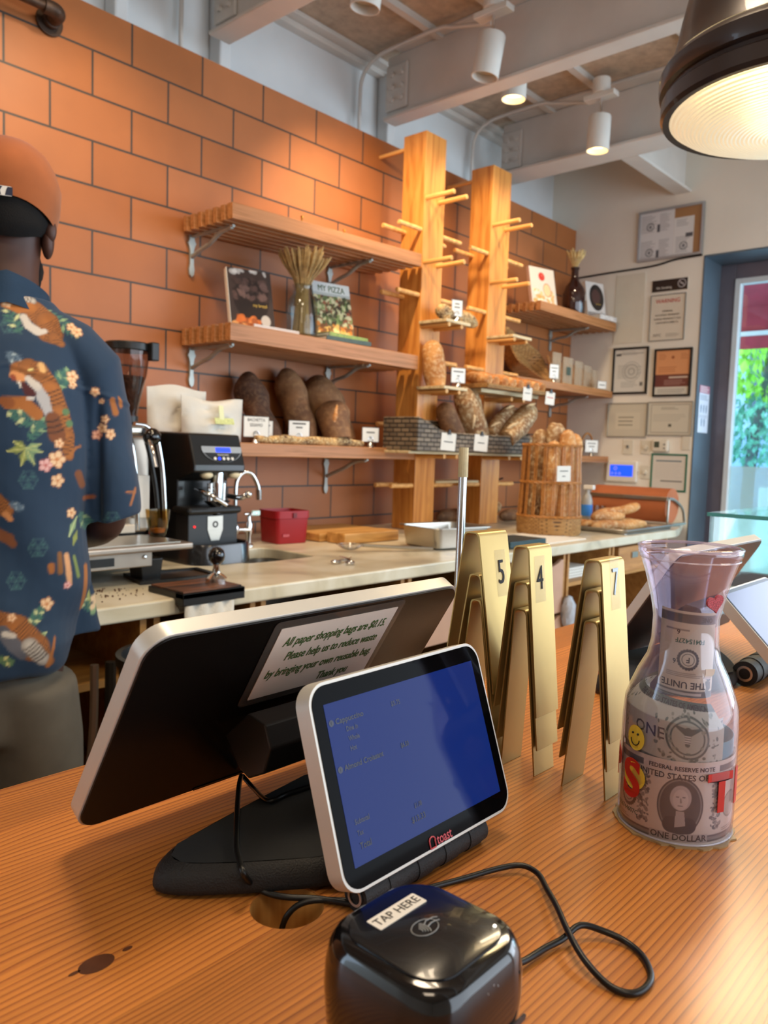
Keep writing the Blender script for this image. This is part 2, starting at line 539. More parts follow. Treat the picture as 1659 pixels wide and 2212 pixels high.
class Paint:
    """draws printed designs into a colour array sampled at points (U, V)"""

    def __init__(s, U, V, base, px):
        s.U, s.V, s.px = np.asarray(U, float), np.asarray(V, float), px
        s.C = np.ones((len(s.U), 4))
        s.C[:, :3] = lin(base)

    def put(s, d, c, a=1.0):
        w = np.clip(0.5 - d / s.px, 0, 1)[:, None] * a
        s.C[:, :3] = s.C[:, :3] * (1 - w) + np.array(lin(c)) * w

    def rect(s, x0, x1, y0, y1, c, a=1.0):
        s.put(np.maximum(np.maximum(x0 - s.U, s.U - x1), np.maximum(y0 - s.V, s.V - y1)), c, a)

    def cap(s, a, b, ra, rb, c, al=1.0, stripes=None):
        ax, ay = a
        dx, dy = b[0] - ax, b[1] - ay
        L2 = dx * dx + dy * dy + 1e-12
        t = np.clip(((s.U - ax) * dx + (s.V - ay) * dy) / L2, 0, 1)
        d = np.hypot(s.U - ax - t * dx, s.V - ay - t * dy)
        rr = ra + (rb - ra) * t
        s.put(d - rr, c, al)
        if stripes:
            n, w, sc_ = stripes
            q = np.abs(((t * n) + 0.25 * d / np.maximum(rr, 1e-6)) % 1 - 0.5) - w
            s.put(np.maximum(d - rr, q * math.sqrt(L2) / n), sc_, al)

    def ring(s, cx, cy, r, w, c, ry=None, a=1.0):
        k = (r / ry) if ry else 1.0
        d = np.abs(np.hypot(s.U - cx, (s.V - cy) * k) - r) - w / 2
        s.put(d, c, a)

    def disc(s, cx, cy, r, c, ry=None, a=1.0, rot=0.0):
        x, y = s.U - cx, s.V - cy
        if rot:
            x, y = x * math.cos(rot) + y * math.sin(rot), -x * math.sin(rot) + y * math.cos(rot)
        k = (r / ry) if ry else 1.0
        s.put(np.hypot(x, y * k) - r, c, a)

    def poly(s, pts, c, a=1.0):
        x, y = s.U, s.V
        ins = np.zeros(len(x), bool)
        n = len(pts)
        for i in range(n):
            x1, y1 = pts[i]; x2, y2 = pts[(i + 1) % n]
            if y1 == y2: continue
            ins ^= ((y1 > y) != (y2 > y)) & (x < (x2 - x1) * (y - y1) / (y2 - y1) + x1)
        s.put(np.where(ins, -s.px, s.px), c, a)

    def lines(s, x0, x1, y0, y1, n, c, a=0.6, fill=0.45, rag=0.3, seed=1):
        rnd = random.Random(seed)
        h = (y1 - y0) / n
        for i in range(n):
            yy = y1 - (i + 0.5) * h
            s.rect(x0 + 0 * rnd.random(), x1 - (x1 - x0) * rag * rnd.random(), yy - h * fill / 2, yy + h * fill / 2, c, a)

    def speck(s, n, x0, x1, y0, y1, r, cols, seed=2, a=1.0):
        rnd = random.Random(seed)
        for i in range(n):
            s.disc(rnd.uniform(x0, x1), rnd.uniform(y0, y1), r * rnd.uniform(0.5, 1.5), rnd.choice(cols), ry=r * rnd.uniform(0.4, 1.2), a=a, rot=rnd.uniform(0, 3))


def set_col(o, C):
    me = o.data
    at_ = me.color_attributes.new('Col', 'FLOAT_COLOR', 'POINT')
    at_.data.foreach_set('color', C.astype(np.float32).ravel())


def panel(name, M, w, h, res, base, fn, mt, parent, warp=None):
    """printed flat or bent sheet: local x right, y up, centred; fn paints it"""
    nx, ny = max(2, int(w / res)), max(2, int(h / res))
    us = np.linspace(-w / 2, w / 2, nx + 1)
    vs = np.linspace(-h / 2, h / 2, ny + 1)
    U, V = np.meshgrid(us, vs)
    U, V = U.ravel(), V.ravel()
    mb = MB()
    pts = [(u, v, 0) if warp is None else warp(u, v) for u, v in zip(U, V)]
    k = nx + 1
    fs = [(j * k + i, j * k + i + 1, (j + 1) * k + i + 1, (j + 1) * k + i) for j in range(ny) for i in range(nx)]
    mb.add(pts, fs, M)
    o = build(name, mb, mt, parent, smooth=warp is not None, angle=80)
    P = Paint(U, V, base, res * 1.2)
    if fn: fn(P)
    set_col(o, P.C)
    return o
# ------------------------------------------------------------------ shared materials
m_plaster = mat('painted plaster', 'ECE5D8', 0.75, var=0.04, vs=3, bump=0.05, bs=40)
m_plaster_cool = mat('pale painted steel and plaster', 'D6D8D8', 0.6, var=0.05, vs=4, bump=0.04)
m_beam = mat('painted steel beam', 'D0CBC4', 0.5, var=0.06, vs=5, bump=0.05)
m_conc = mat('raw concrete ceiling', 'B8A692', 0.9, var=0.18, vs=22, bump=0.5, bs=30)
m_floor = mat('tan tile floor', '9A8468', 0.6, var=0.2)
m_oak = wood('light fir post wood', 'DE9A4C', 'BC7430', axis=2, grain=34, rough=0.45, coat=0.15, mid='D08A3E')
m_peg = wood('dowel wood', 'EBB46C', 'CF9450', axis=1, grain=60, rough=0.5)
m_shelf = wood('cedar shelf wood', 'B67C4C', '94602F', axis=0, grain=90, rough=0.5, mid='A87042', streak=0.02, warp=0.03)
m_cab = wood('cabinet plywood', 'C08A50', 'A87440', axis=0, grain=40, rough=0.55)
m_cabdark = mat('dark cabinet inside', '4A3220', 0.7, var=0.2)
m_counter = fir_top('red fir countertop', 'CC823A', '985626', 'B46C34')
m_black = mat('black plastic', '161514', 0.38, var=0.1, spec=0.5)
m_blackgloss = mat('gloss black plastic', '0B0B0D', 0.12, var=0.05, coat=0.5)
m_blackmatte = mat('matte black textured plastic', '1B1A1A', 0.6, var=0.15, bump=0.3, bs=900)
m_velvet = mat('black felt like coating', '0C0B0A', 0.95, var=0.3, vs=300, sheen=0.1)
m_chrome = mat('polished chrome', 'D8D8D8', 0.12, 1.0, var=0.03)
m_steel = mat('brushed steel', 'B5B0A6', 0.32, 1.0, var=0.06, stretch=(1, 30, 30))
m_alu = mat('satin aluminium', 'BDB9B4', 0.3, 1.0, var=0.03)
m_castiron = mat('grey painted cast iron', 'A9ACA6', 0.45, 0.5, var=0.15)
m_glass = glassy('clear glass', 'EEF2F2')
m_white = mat('white plastic', 'E8E4DA', 0.45, var=0.03)
m_offwhite = mat('cream switch plastic', 'DCD5C4', 0.5, var=0.03)
m_paper = mat('white paper', 'E6E2D8', 0.8, var=0.03)
m_ink = mat('black ink', '161616', 0.7, var=0)
m_inkgrey = mat('grey ink', '6C6A66', 0.7, var=0)
m_red_ink = mat('red ink', 'C03030', 0.7, var=0)
m_print = attr_mat('printed sheet', 0.55)
m_printgloss = attr_mat('glossy printed cover', 0.3, coat=0.5)
m_greenink = mat('green ink', '3E5A24', 0.7, var=0)


def tile_material():
    m, N, L, B = bsdf('terracotta wall tile')
    tc = N.new('ShaderNodeTexCoord')
    sep = N.new('ShaderNodeSeparateXYZ'); L.new(tc.outputs['Object'], sep.inputs[0])
    ax = N.new('ShaderNodeMath'); ax.inputs[1].default_value = -1.4428 + 0.309 * 40 + 0.1545
    az = N.new('ShaderNodeMath'); az.inputs[1].default_value = -2.892 + 0.15645 * 40
    L.new(sep.outputs[0], ax.inputs[0]); L.new(sep.outputs[2], az.inputs[0])
    cb = N.new('ShaderNodeCombineXYZ'); L.new(ax.outputs[0], cb.inputs[0]); L.new(az.outputs[0], cb.inputs[1])
    bt = N.new('ShaderNodeTexBrick')
    bt.offset, bt.offset_frequency, bt.squash = 0.5, 2, 1.0
    bt.inputs['Scale'].default_value = 1.0
    bt.inputs['Brick Width'].default_value = 0.309
    bt.inputs['Row Height'].default_value = 0.15645
    bt.inputs['Mortar Size'].default_value = 0.0042
    bt.inputs['Mortar Smooth'].default_value = 0.15
    bt.inputs['Bias'].default_value = 0.0
    bt.inputs['Color1'].default_value = (*lin('AE6C3E'), 1)
    bt.inputs['Color2'].default_value = (*lin('A05E2C'), 1)
    bt.inputs['Mortar'].default_value = (*lin('40362E'), 1)
    L.new(cb.outputs[0], bt.inputs['Vector'])
    nz = N.new('ShaderNodeTexNoise'); nz.inputs['Scale'].default_value = 4.5; nz.inputs['Detail'].default_value = 6
    L.new(tc.outputs['Object'], nz.inputs['Vector'])
    mr = N.new('ShaderNodeMapRange'); mr.inputs['To Min'].default_value = 0.82; mr.inputs['To Max'].default_value = 1.2
    L.new(nz.outputs['Fac'], mr.inputs['Value'])
    hs = N.new('ShaderNodeHueSaturation'); L.new(mr.outputs[0], hs.inputs['Value']); L.new(bt.outputs['Color'], hs.inputs['Color'])
    L.new(hs.outputs['Color'], B.inputs['Base Color'])
    bp = N.new('ShaderNodeBump'); bp.inputs['Strength'].default_value = 0.6; bp.inputs['Distance'].default_value = 0.002; bp.invert = True
    L.new(bt.outputs['Fac'], bp.inputs['Height']); L.new(bp.outputs['Normal'], B.inputs['Normal'])
    B.inputs['Roughness'].default_value = 0.5
    return m


def marble_material():
    m, N, L, B = bsdf('cream marble worktop')
    tc = N.new('ShaderNodeTexCoord')
    nz = N.new('ShaderNodeTexNoise'); nz.inputs['Scale'].default_value = 3.2; nz.inputs['Detail'].default_value = 9; nz.inputs['Distortion'].default_value = 1.6
    L.new(tc.outputs['Object'], nz.inputs['Vector'])
    rp = N.new('ShaderNodeValToRGB'); e = rp.color_ramp.elements
    e[0].position, e[1].position = 0.3, 0.62
    e[0].color, e[1].color = (*lin('A89F8C'), 1), (*lin('DED6C0'), 1)
    q = e.new(0.46); q.color = (*lin('CFC4A8'), 1)
    L.new(nz.outputs['Fac'], rp.inputs['Fac']); L.new(rp.outputs['Color'], B.inputs['Base Color'])
    B.inputs['Roughness'].default_value = 0.28
    return m


m_tile = tile_material()
m_marble = marble_material()

# ------------------------------------------------------------------ the room
YW, XF, ZT = 2.756, 4.951, 2.892
ZB, ZC_, CEIL = 0.965, 1.09, 3.34
struct('wall_tiled', MB().box(-2.2, XF - 0.001, YW, YW + 0.03, 0, ZT - 0.005), m_tile)
struct('wall_back', MB().box(-2.2, 5.4, 2.95, 3.05, 0, CEIL), m_plaster_cool)
struct('trim_1', MB().box(-2.2, XF, YW + 0.005, 2.95, ZT - 0.012, ZT - 0.004), m_plaster_cool)
struct('floor', MB().box(-3.2, 5.4, -3.3, 3.05, -0.1, 0), m_floor)
struct('ceiling', MB().box(-3.2, 5.4, -3.3, 3.05, CEIL, CEIL + 0.12), m_conc)
struct('wall_left', MB().box(-3.3, -3.2, -3.3, 3.05, 0, CEIL), m_plaster)
struct('wall_front', MB().box(-3.2, 5.4, -3.4, -3.3, 0, CEIL), m_plaster)
# far wall with the big window opening (Y < 1.872), 0.42 deep
W0, W1, WZ0, WZ1 = -0.9, 1.872, 0.55, 2.598
wall = MB().box(XF, XF + 0.42, W1, 2.95, 0, CEIL).box(XF, XF + 0.42, -3.3, W0, 0, CEIL)
wall.box(XF, XF + 0.42, W0, W1, WZ1, CEIL).box(XF, XF + 0.42, W0, W1, 0, WZ0)
struct('wall_right', wall, m_plaster)
m_jamb = mat('blue grey painted steel reveal', '5E6C78', 0.35, 0.3, var=0.08, vs=5)
rv = MB().box(XF - 0.004, XF + 0.30, W1 - 0.006, W1 + 0.002, WZ0, WZ1)
rv.box(XF - 0.004, XF + 0.30, W0, W1, WZ1 - 0.006, WZ1 + 0.004)
struct('trim_2', rv, m_jamb)
m_frame = mat('purple grey window frame', '6F6A74', 0.4, 0.2, var=0.05)
m_edge = mat('white window bead', 'D9DEE0', 0.4, var=0.03)
fx = XF + 0.28
fr = MB().box(fx, fx + 0.06, W1 - 0.10, W1, WZ0, WZ1 - 0.006).box(fx, fx + 0.06, W0, W0 + 0.1, WZ0, WZ1 - 0.006)
fr.box(fx, fx + 0.06, W0 + 0.1, W1 - 0.10, WZ1 - 0.10, WZ1 - 0.006).box(fx, fx + 0.06, W0 + 0.1, W1 - 0.10, WZ0, WZ0 + 0.1)
win = struct('window_1', fr, m_frame, bevel=0.004)
bd = MB().box(fx - 0.01, fx + 0.05, W1 - 0.135, W1 - 0.10, WZ0 + 0.1, WZ1 - 0.1).box(fx - 0.01, fx + 0.05, W0 + 0.1, W1 - 0.135, WZ1 - 0.135, WZ1 - 0.1)
build('window_bead', bd, m_edge, win, bevel=0.004)
build('window_pane', MB().box(fx + 0.03, fx + 0.036, W0 + 0.1, W1 - 0.135, WZ0 + 0.1, WZ1 - 0.135), glassy('window glass', 'F0FFFF', 0.0, 1.3), win)
build('frosted_band', MB().box(fx + 0.024, fx + 0.029, W0 + 0.1, W1 - 0.135, WZ0 + 0.1, 1.32), mat('frosted film', 'D8FAFC', 0.7, var=0.02, alpha=0.5), win)

# steel beams, girder flange, end plates with bolts
def beam(n, x0, x1):
    xc = (x0 + x1) / 2
    mb = MB().box(x0, x1, -3.3, 2.79, 3.0, 3.016).box(xc - 0.008, xc + 0.008, -3.3, 2.80, 3.016, 3.32).box(x0, x1, -3.3, 2.72, 3.324, CEIL)
    o = struct('trim_%d' % n, mb, m_beam, bevel=0.004)
    pl = MB().box(xc - 0.022, xc - 0.008, 2.66, 2.80, 3.05, 3.27)
    build('splice_plate', pl, m_beam, o, bevel=0.01)
    for j in range(3):
        for i in range(2):
            b = MB()
            b.cyl((xc - 0.036, 2.695 + 0.06 * i, 3.10 + 0.06 * j), (xc - 0.02, 2.695 + 0.06 * i, 3.10 + 0.06 * j), 0.014, n=6)
            build('bolt', b, m_beam, o)
    return o


for n, a, b in ((3, 1.955, 2.06), (4, 3.005, 3.10), (5, 4.0, 4.195), (6, 0.9, 1.005), (7, -0.15, -0.045)):
    beam(n, a, b)
struct('trim_8', MB().box(-2.2, XF, 2.85, 2.95, 3.318, CEIL).box(-2.2, XF, 2.90, 2.95, 3.29, 3.318), m_beam, bevel=0.004)
struct('trim_9', MB().box(4.195, XF, 1.98, 2.08, 3.0, 3.016).box(4.195, XF, 2.022, 2.038, 3.016, CEIL), m_beam)
# joints of the precast ceiling planks
for i, y in enumerate((2.45, 1.55, 0.65)):
    struct('trim_%d' % (10 + i), MB().box(-2.2, XF, y, y + 0.035, CEIL - 0.03, CEIL), m_beam)
# column stubs between girder and tile top
for i, x in enumerate((1.62, 2.10, 3.16)):
    struct('trim_%d' % (14 + i), MB().box(x - 0.03, x + 0.03, 2.87, 2.95, ZT, 3.3), m_plaster_cool, bevel=0.01)

# conduits that feed the track heads
def conduit(x, yend, label):
    t = MB().tube([(x, 2.90, ZT), (x, 2.90, 3.10), (x, 2.885, 3.22), (x, 2.80, 3.285), (x, 2.66, 3.30), (x, yend + 0.28, 3.30), (x + 0.01, yend + 0.2, 3.285), (x + 0.02, yend, 3.24)], 0.0095, 10, sub=5)
    solo('conduit', t, m_beam, label, 'conduit', 'painted conduits on the beams', smooth=True)


conduit(2.95, 2.12, 'thin painted conduit curving over the beam nearest the tall bread post')
conduit(3.92, 2.16, 'thin painted conduit curving onto the beam behind the second bread post')
conduit(1.90, 1.90, 'thin painted conduit running up the white wall at the leftmost beam')

m_head = mat('white lamp housing', 'DCD9D2', 0.45, var=0.03)
m_lampoff = mat('dim lamp face', 'B8B0A0', 0.4, var=0)
m_lampglow = mat('glowing lamp face', 'FFE9B0', 0.5, var=0, emit='FFD98A', es=6)


def track_head(x, y, z, tilt, az, label, base=True, lit=True, h=0.175, r=0.058):
    t = thing('track_light', label, 'ceiling light', (x, y, z), group='white can track lights')
    Mx = Matrix.Translation((x, y, z)) @ Matrix.Rotation(az, 4, 'Z') @ Matrix.Rotation(tilt, 4, 'X')
    mb = MB().lathe([(0.02, h), (r * 0.93, h), (r * 0.98, h - 0.006), (r, 0.0), (r * 0.93, 0.0), (r * 0.9, 0.04), (0, 0.045)], 32, Mx)
    build('housing', mb, m_head, t, smooth=True)
    build('lamp_face', MB().lathe([(0, 0.03), (r * 0.88, 0.03), (r * 0.88, 0.034), (0, 0.034)], 24, Mx), m_lampglow if lit else m_lampoff, t)
    top = Mx @ Vector((0, 0, h))
    build('stem', MB().cyl(top, (top.x, top.y, 3.2 if base else CEIL), 0.007, n=10), m_chrome, t, smooth=True)
    if base:
        b = MB().box(top.x - 0.03, top.x + 0.03, top.y - 0.085, top.y + 0.085, 3.2, 3.225)
        b.cyl((top.x, top.y, 3.225), (top.x, top.y, 3.30), 0.045, n=20)
        build('mounting_box', b, m_head, t, bevel=0.003)
    return t


p = at(1050, 190, Y=2.03)
track_head(2.85, 2.06, 2.95, R(9), 0.5, 'white can track light tilted in front of the big beam above the tall bread posts', lit=False)
track_head(3.86, 2.05, 2.94, R(2), 0.0, 'white can track light hanging lit above the doorway side, rightmost of the cans')
track_head(3.24, 2.17, 3.02, R(2), 0.2, 'white can track light peeking from behind the big beam, lit yellow underneath', base=False)
track_head(2.24, 2.19, 3.02, R(8), 0.2, 'white can track light cut by the top edge, left of the big beam', base=False, lit=False)
struct('trim_20', MB().box(2.0, 4.0, 2.11, 2.15, CEIL - 0.03, CEIL), m_beam)

# black iron pipe rail on the tile
m_iron = mat('rusty black iron', '4A3A30', 0.5, 0.6, var=0.35, vs=40, bump=0.2)
rail = thing('pipe_rail', 'black iron pipe rail with a round flange screwed to the tile wall', 'rail', (1.284, YW, 2.77))
build('flange', MB().cyl((1.284, YW - 0.001, 2.765), (1.284, YW - 0.012, 2.765), 0.046, n=28).cyl((1.284, YW - 0.01, 2.765), (1.284, YW - 0.035, 2.765), 0.028, n=20), m_iron, rail, bevel=0.002)
build('elbow', MB().tube([(1.284, YW - 0.03, 2.765), (1.284, YW - 0.07, 2.765), (1.262, YW - 0.09, 2.765), (1.225, YW - 0.092, 2.765)], 0.024, 14, sub=4), m_iron, rail, smooth=True)
build('pipe', MB().cyl((1.24, YW - 0.092, 2.765), (0.1, YW - 0.092, 2.765), 0.0165, n=16), m_iron, rail, smooth=True)

# ------------------------------------------------------------------ outside the window
m_side = mat('pale pavement', 'B9C4C8', 0.9, var=0.08)
struct('ground_outside', MB().box(5.4, 30, -14, 16, -0.25, -0.15), m_side)
aw = thing('awning', 'dark red fabric awning seen through the window', 'awning', (6.3, 1.0, 2.1))
m_awn = mat('dark red awning cloth', '9C2E40', 0.7, var=0.1)
build('canopy', MB().add([(5.45, -1.2, 3.15), (5.45, 2.9, 3.15), (6.9, 2.9, 2.62), (6.9, -1.2, 2.62), (5.45, -1.2, 3.17), (5.45, 2.9, 3.17), (6.9, 2.9, 2.64), (6.9, -1.2, 2.64)],
      [(0, 1, 2, 3), (7, 6, 5, 4), (0, 3, 7, 4), (1, 5, 6, 2), (3, 2, 6, 7), (0, 4, 5, 1)]), m_awn, aw)
build('valance', MB().box(6.9, 6.91, -1.2, 2.9, 2.28, 2.63), m_awn, aw)
build('rail', MB().box(6.87, 6.90, -1.2, 2.9, 2.385, 2.42), m_edge, aw)


def leaf_cloud(c, rx, rz, n, r, seed):
    rnd = random.Random(seed)
    mb = MB()
    for i in range(n):
        while True:
            q = Vector((rnd.uniform(-1, 1), rnd.uniform(-1, 1), rnd.uniform(-1, 1)))
            if q.length < 1: break
        p = Vector(c) + Vector((q.x * rx, q.y * rx, q.z * rz))
        e = Euler((rnd.uniform(0, 6), rnd.uniform(0, 6), 0)).to_matrix()
        k = r * rnd.uniform(0.6, 1.3)
        mb.add([p + e @ Vector(v) for v in ((-k, 0, 0), (0, -k * 0.55, k * 0.1), (k, 0, 0), (0, k * 0.55, k * 0.1))], [(0, 1, 2, 3)])
    return mb


tree = thing('street_tree', 'young green street tree with a thin trunk outside the window', 'tree', (11.5, 3.55, -0.15))
build('trunk', MB().tube([(11.5, 3.55, -0.15), (11.5, 3.55, 1.2), (11.55, 3.45, 2.2), (11.5, 3.35, 3.2)], [0.09, 0.08, 0.06, 0.03], 10, sub=3), mat('tree bark', '5A6468', 0.9, var=0.2), tree, smooth=True)
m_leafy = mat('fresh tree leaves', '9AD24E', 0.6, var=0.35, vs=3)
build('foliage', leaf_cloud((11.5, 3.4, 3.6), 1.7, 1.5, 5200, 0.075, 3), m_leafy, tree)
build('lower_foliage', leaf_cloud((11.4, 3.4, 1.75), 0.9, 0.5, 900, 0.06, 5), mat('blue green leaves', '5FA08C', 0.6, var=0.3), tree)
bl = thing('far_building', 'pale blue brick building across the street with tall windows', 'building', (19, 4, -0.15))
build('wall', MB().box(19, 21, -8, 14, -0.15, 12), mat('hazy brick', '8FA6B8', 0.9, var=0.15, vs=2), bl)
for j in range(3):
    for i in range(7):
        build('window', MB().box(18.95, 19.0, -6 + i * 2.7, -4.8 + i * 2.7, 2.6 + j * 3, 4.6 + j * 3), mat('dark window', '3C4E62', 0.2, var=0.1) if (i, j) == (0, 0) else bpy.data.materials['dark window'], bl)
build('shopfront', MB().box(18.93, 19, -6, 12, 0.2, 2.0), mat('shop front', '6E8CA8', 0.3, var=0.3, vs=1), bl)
solo('red_post_box', MB().box(13.0, 13.5, 5.0, 5.6, -0.15, 1.0), mat('red enamel', 'C0402C', 0.5), 'red box standing on the pavement beyond the window', 'box', bevel=0.04)
solo('street_bollard', MB().cyl((10, 2.85, -0.15), (10, 2.85, 1.05), 0.11, n=20), mat('pale aqua paint', 'BCE6E8', 0.5), 'pale aqua post on the pavement in front of the tree', 'post', bevel=0.02)
# ------------------------------------------------------------------ service counter in the foreground
HOLE = (0.2865, 0.3215)
ct = thing('service_counter', 'reddish fir wood service counter that carries the tills', 'counter', (0, 0.1, 0))
outer = [(-1.6, -0.30), (1.52, -0.30), (1.52, 0.585), (-1.6, 0.585)]
top = MB().prism(outer, ZC_ - 0.045, ZC_, holes=[circ(0.021, 28, *HOLE)])
build('countertop', top, m_counter, ct)
m_holewood = wood('raw edge of hole', 'D9A860', 'B07838', axis=2, grain=60)
build('hole_rim', MB().lathe([(0.0212, 0), (0.0205, -0.003), (0.0205, -0.04)], 28, Matrix.Translation((HOLE[0], HOLE[1], ZC_ + 0.0002))).lathe([(0, 0), (0.0205, 0)], 28, Matrix.Translation((HOLE[0], HOLE[1], ZC_ - 0.042))), m_holewood, ct, smooth=True)
build('front_panel', MB().box(-1.6, 1.50, -0.24, -0.21, 0, ZC_ - 0.045), m_cab, ct)
build('back_panel', MB().box(-1.6, 1.50, 0.53, 0.55, 0.05, ZC_ - 0.045), m_cab, ct)
m_knot = mat('dark knot', '5A3420', 0.4, var=0.3, vs=80)
for kx, ky, kr, sx in ((0.187, 0.351, 0.0062, 1.5), (0.204, 0.351, 0.0014, 2.0), (0.176, 0.352, 0.0012, 2.6)):
    build('knot', MB().prism(circ(kr * sx, 24, kx, ky, kr), ZC_ - 0.002, ZC_ + 0.00015), m_knot, ct)


# ------------------------------------------------------------------ till: main display, customer display, base
def till(dx, dy, mtl, mw, mh, gtl, gtilt, guest_img, label, ring_at, mtilt=R(31.7), sign=False, br=0.0088):
    t = thing('point_of_sale_terminal', label, 'till', (dx + 0.385, dy + 0.36, ZC_))
    # base: wide boomerang foot
    half = [(0.0, -0.078), (-0.04, -0.066), (-0.085, -0.038), (-0.115, -0.015), (-0.135, 0.002), (-0.146, 0.014), (-0.146, 0.026), (-0.135, 0.036), (-0.11, 0.041), (-0.05, 0.052), (0.0, 0.060)]
    pts = half + [(-x, y) for x, y in reversed(half[1:-1])]
    cx, cy = dx + 0.385, dy + 0.362
    lo = [(cx + x, cy + y) for x, y in pts]
    n = len(lo)
    def ring_(s, z): return [(cx + x * s - (0 if s == 1 else 0), cy + y * s + (1 - s) * 0.004, z) for x, y in pts]
    levels = [(0.985, 0.0), (1.0, 0.003), (1.0, 0.010), (0.97, 0.0155), (0.92, 0.0185)]
    mb = MB()
    vs = []
    for s_, z in levels: vs += ring_(s_, ZC_ + z)
    fs = [(j * n + k, j * n + (k + 1) % n, (j + 1) * n + (k + 1) % n, (j + 1) * n + k) for j in range(len(levels) - 1) for k in range(n)]
    fs.append(tuple(range(n))[::-1])
    mb.add(vs, fs)
    build('base', mb, m_blackmatte, t, smooth=True, sub=1)
    tp = MB().add(ring_(0.91, ZC_ + 0.0186) + [(cx, cy, ZC_ + 0.0215)], [(k, (k + 1) % n, n) for k in range(n)])
    build('base_pad', tp, m_velvet, t, smooth=True)
    # hinge cylinder at the front foot with ring cap
    hx, hy, hz = ring_at
    cyl = MB().cyl((hx, hy, hz), (hx + 0.118, hy, hz), br, n=28)
    for k in range(4):
        cyl.cyl((hx + 0.02 + k * 0.026, hy, hz), (hx + 0.034 + k * 0.026, hy, hz), br * 1.07, n=28)
    build('hinge_barrel', cyl, m_blackmatte, t, smooth=True)
    build('hinge_cap', MB().lathe([(br * 0.45, 0), (br * 0.62, 0), (br * 0.62, 0.0008), (br * 0.45, 0.0008), (br * 0.45, 0)], 28, FM((hx - 0.0002, hy, hz), (0, 1, 0), (0, 0, 1)) @ Matrix.Rotation(PI, 4, 'Y')), m_alu, t, smooth=True)
    # neck from the foot up to the main display
    mc = Vector(mtl) + Vector((mw / 2, 0, 0))
    dn = Vector((0, math.sin(mtilt), -math.cos(mtilt)))
    hinge = mc + dn * (mh * 0.66) + Vector((0, -0.028, 0.004))
    nk = MB().tube([(cx, cy - 0.005, ZC_ + 0.012), (cx, cy + 0.0, ZC_ + 0.045), (cx, hinge.y, hinge.z - 0.006)], [0.016, 0.017, 0.017], 16, sub=5)
    build('neck', nk, m_black, t, smooth=True)
    # tilting joint: pointed block behind the display
    poly = [(-0.020, 0.0), (0.004, 0.021), (0.022, 0.018), (0.028, 0.004), (0.022, -0.014), (0.006, -0.022), (-0.004, -0.018)]
    jm = FM((hinge.x - 0.055, hinge.y, hinge.z), (0, -1, 0), (0, 0, 1))
    build('tilt_joint', MB().prism([(-y_ * 0 + x_, y_) for x_, y_ in poly], -0.125 + 0.015, 0.0, jm), m_black, t, bevel=0.0012)
    # main display
    Mm = FM(mc + dn * (mh / 2), (1, 0, 0), -dn)     # local z faces the customer (back side)
    body = MB().prism(rrect(mw, mh, 0.017, 8), -0.0125, -0.0015, Mm)
    build('display_frame', body, m_bezel, t, bevel=0.0012, smooth=True)
    bk = build('display_back', MB().prism(rrect(mw - 0.003, mh - 0.003, 0.016, 8), -0.0016, 0.0, Mm), m_backpanel, t, bevel=0.0008, smooth=True)
    build('display_screen', MB().prism(rrect(mw - 0.006, mh - 0.006, 0.015, 8), -0.0134, -0.0125, Mm), m_screenblack, t)
    build('cable_slot', MB().prism(rrect(0.05, 0.0025, 0.001, 3, -0.03, -mh / 2 + 0.003), -0.001, 0.0006, Mm), m_blackgloss, t)
    # customer display
    gw, gh = 0.1625, 0.1156
    gd = Vector((0, -math.sin(gtilt), -math.cos(gtilt)))
    Mg = FM(Vector(gtl) + Vector((gw / 2, 0, 0)) + gd * (gh / 2), (1, 0, 0), -gd)
    build('guest_display_frame', MB().prism(rrect(gw, gh, 0.0135, 8), -0.0115, 0.0, Mg), m_bezel, t, bevel=0.0016, smooth=True, seg=3)
    build('guest_display_glass', MB().prism(rrect(gw - 0.004, gh - 0.004, 0.0118, 8), -0.0005, 0.0005, Mg), m_screenblack, t)
    guest_img(t, Mg, gw, gh)
    return t, Mm, Mg, hinge


m_bezel = mat('pale satin bezel', 'CCC8BE', 0.35, 0.25, var=0.02)
m_backpanel = mat('dark rear panel', '120E0B', 0.26, var=0.06, spec=0.3)
m_screenblack = mat('black screen glass', '050506', 0.06, var=0, spec=0.05)
m_screenblue = mat('dim blue screen', '0A1238', 0.06, var=0, spec=0.13, emit='1C3E9C', es=0.30)
m_screentext = mat('dark receipt text', '0A0F22', 0.3, var=0)
m_screengrey = mat('dim receipt text', '0E1638', 0.3, var=0)
m_logo = mat('reddish grey logo print', 'B4474F', 0.5, var=0, emit='B4474F', es=0.12)


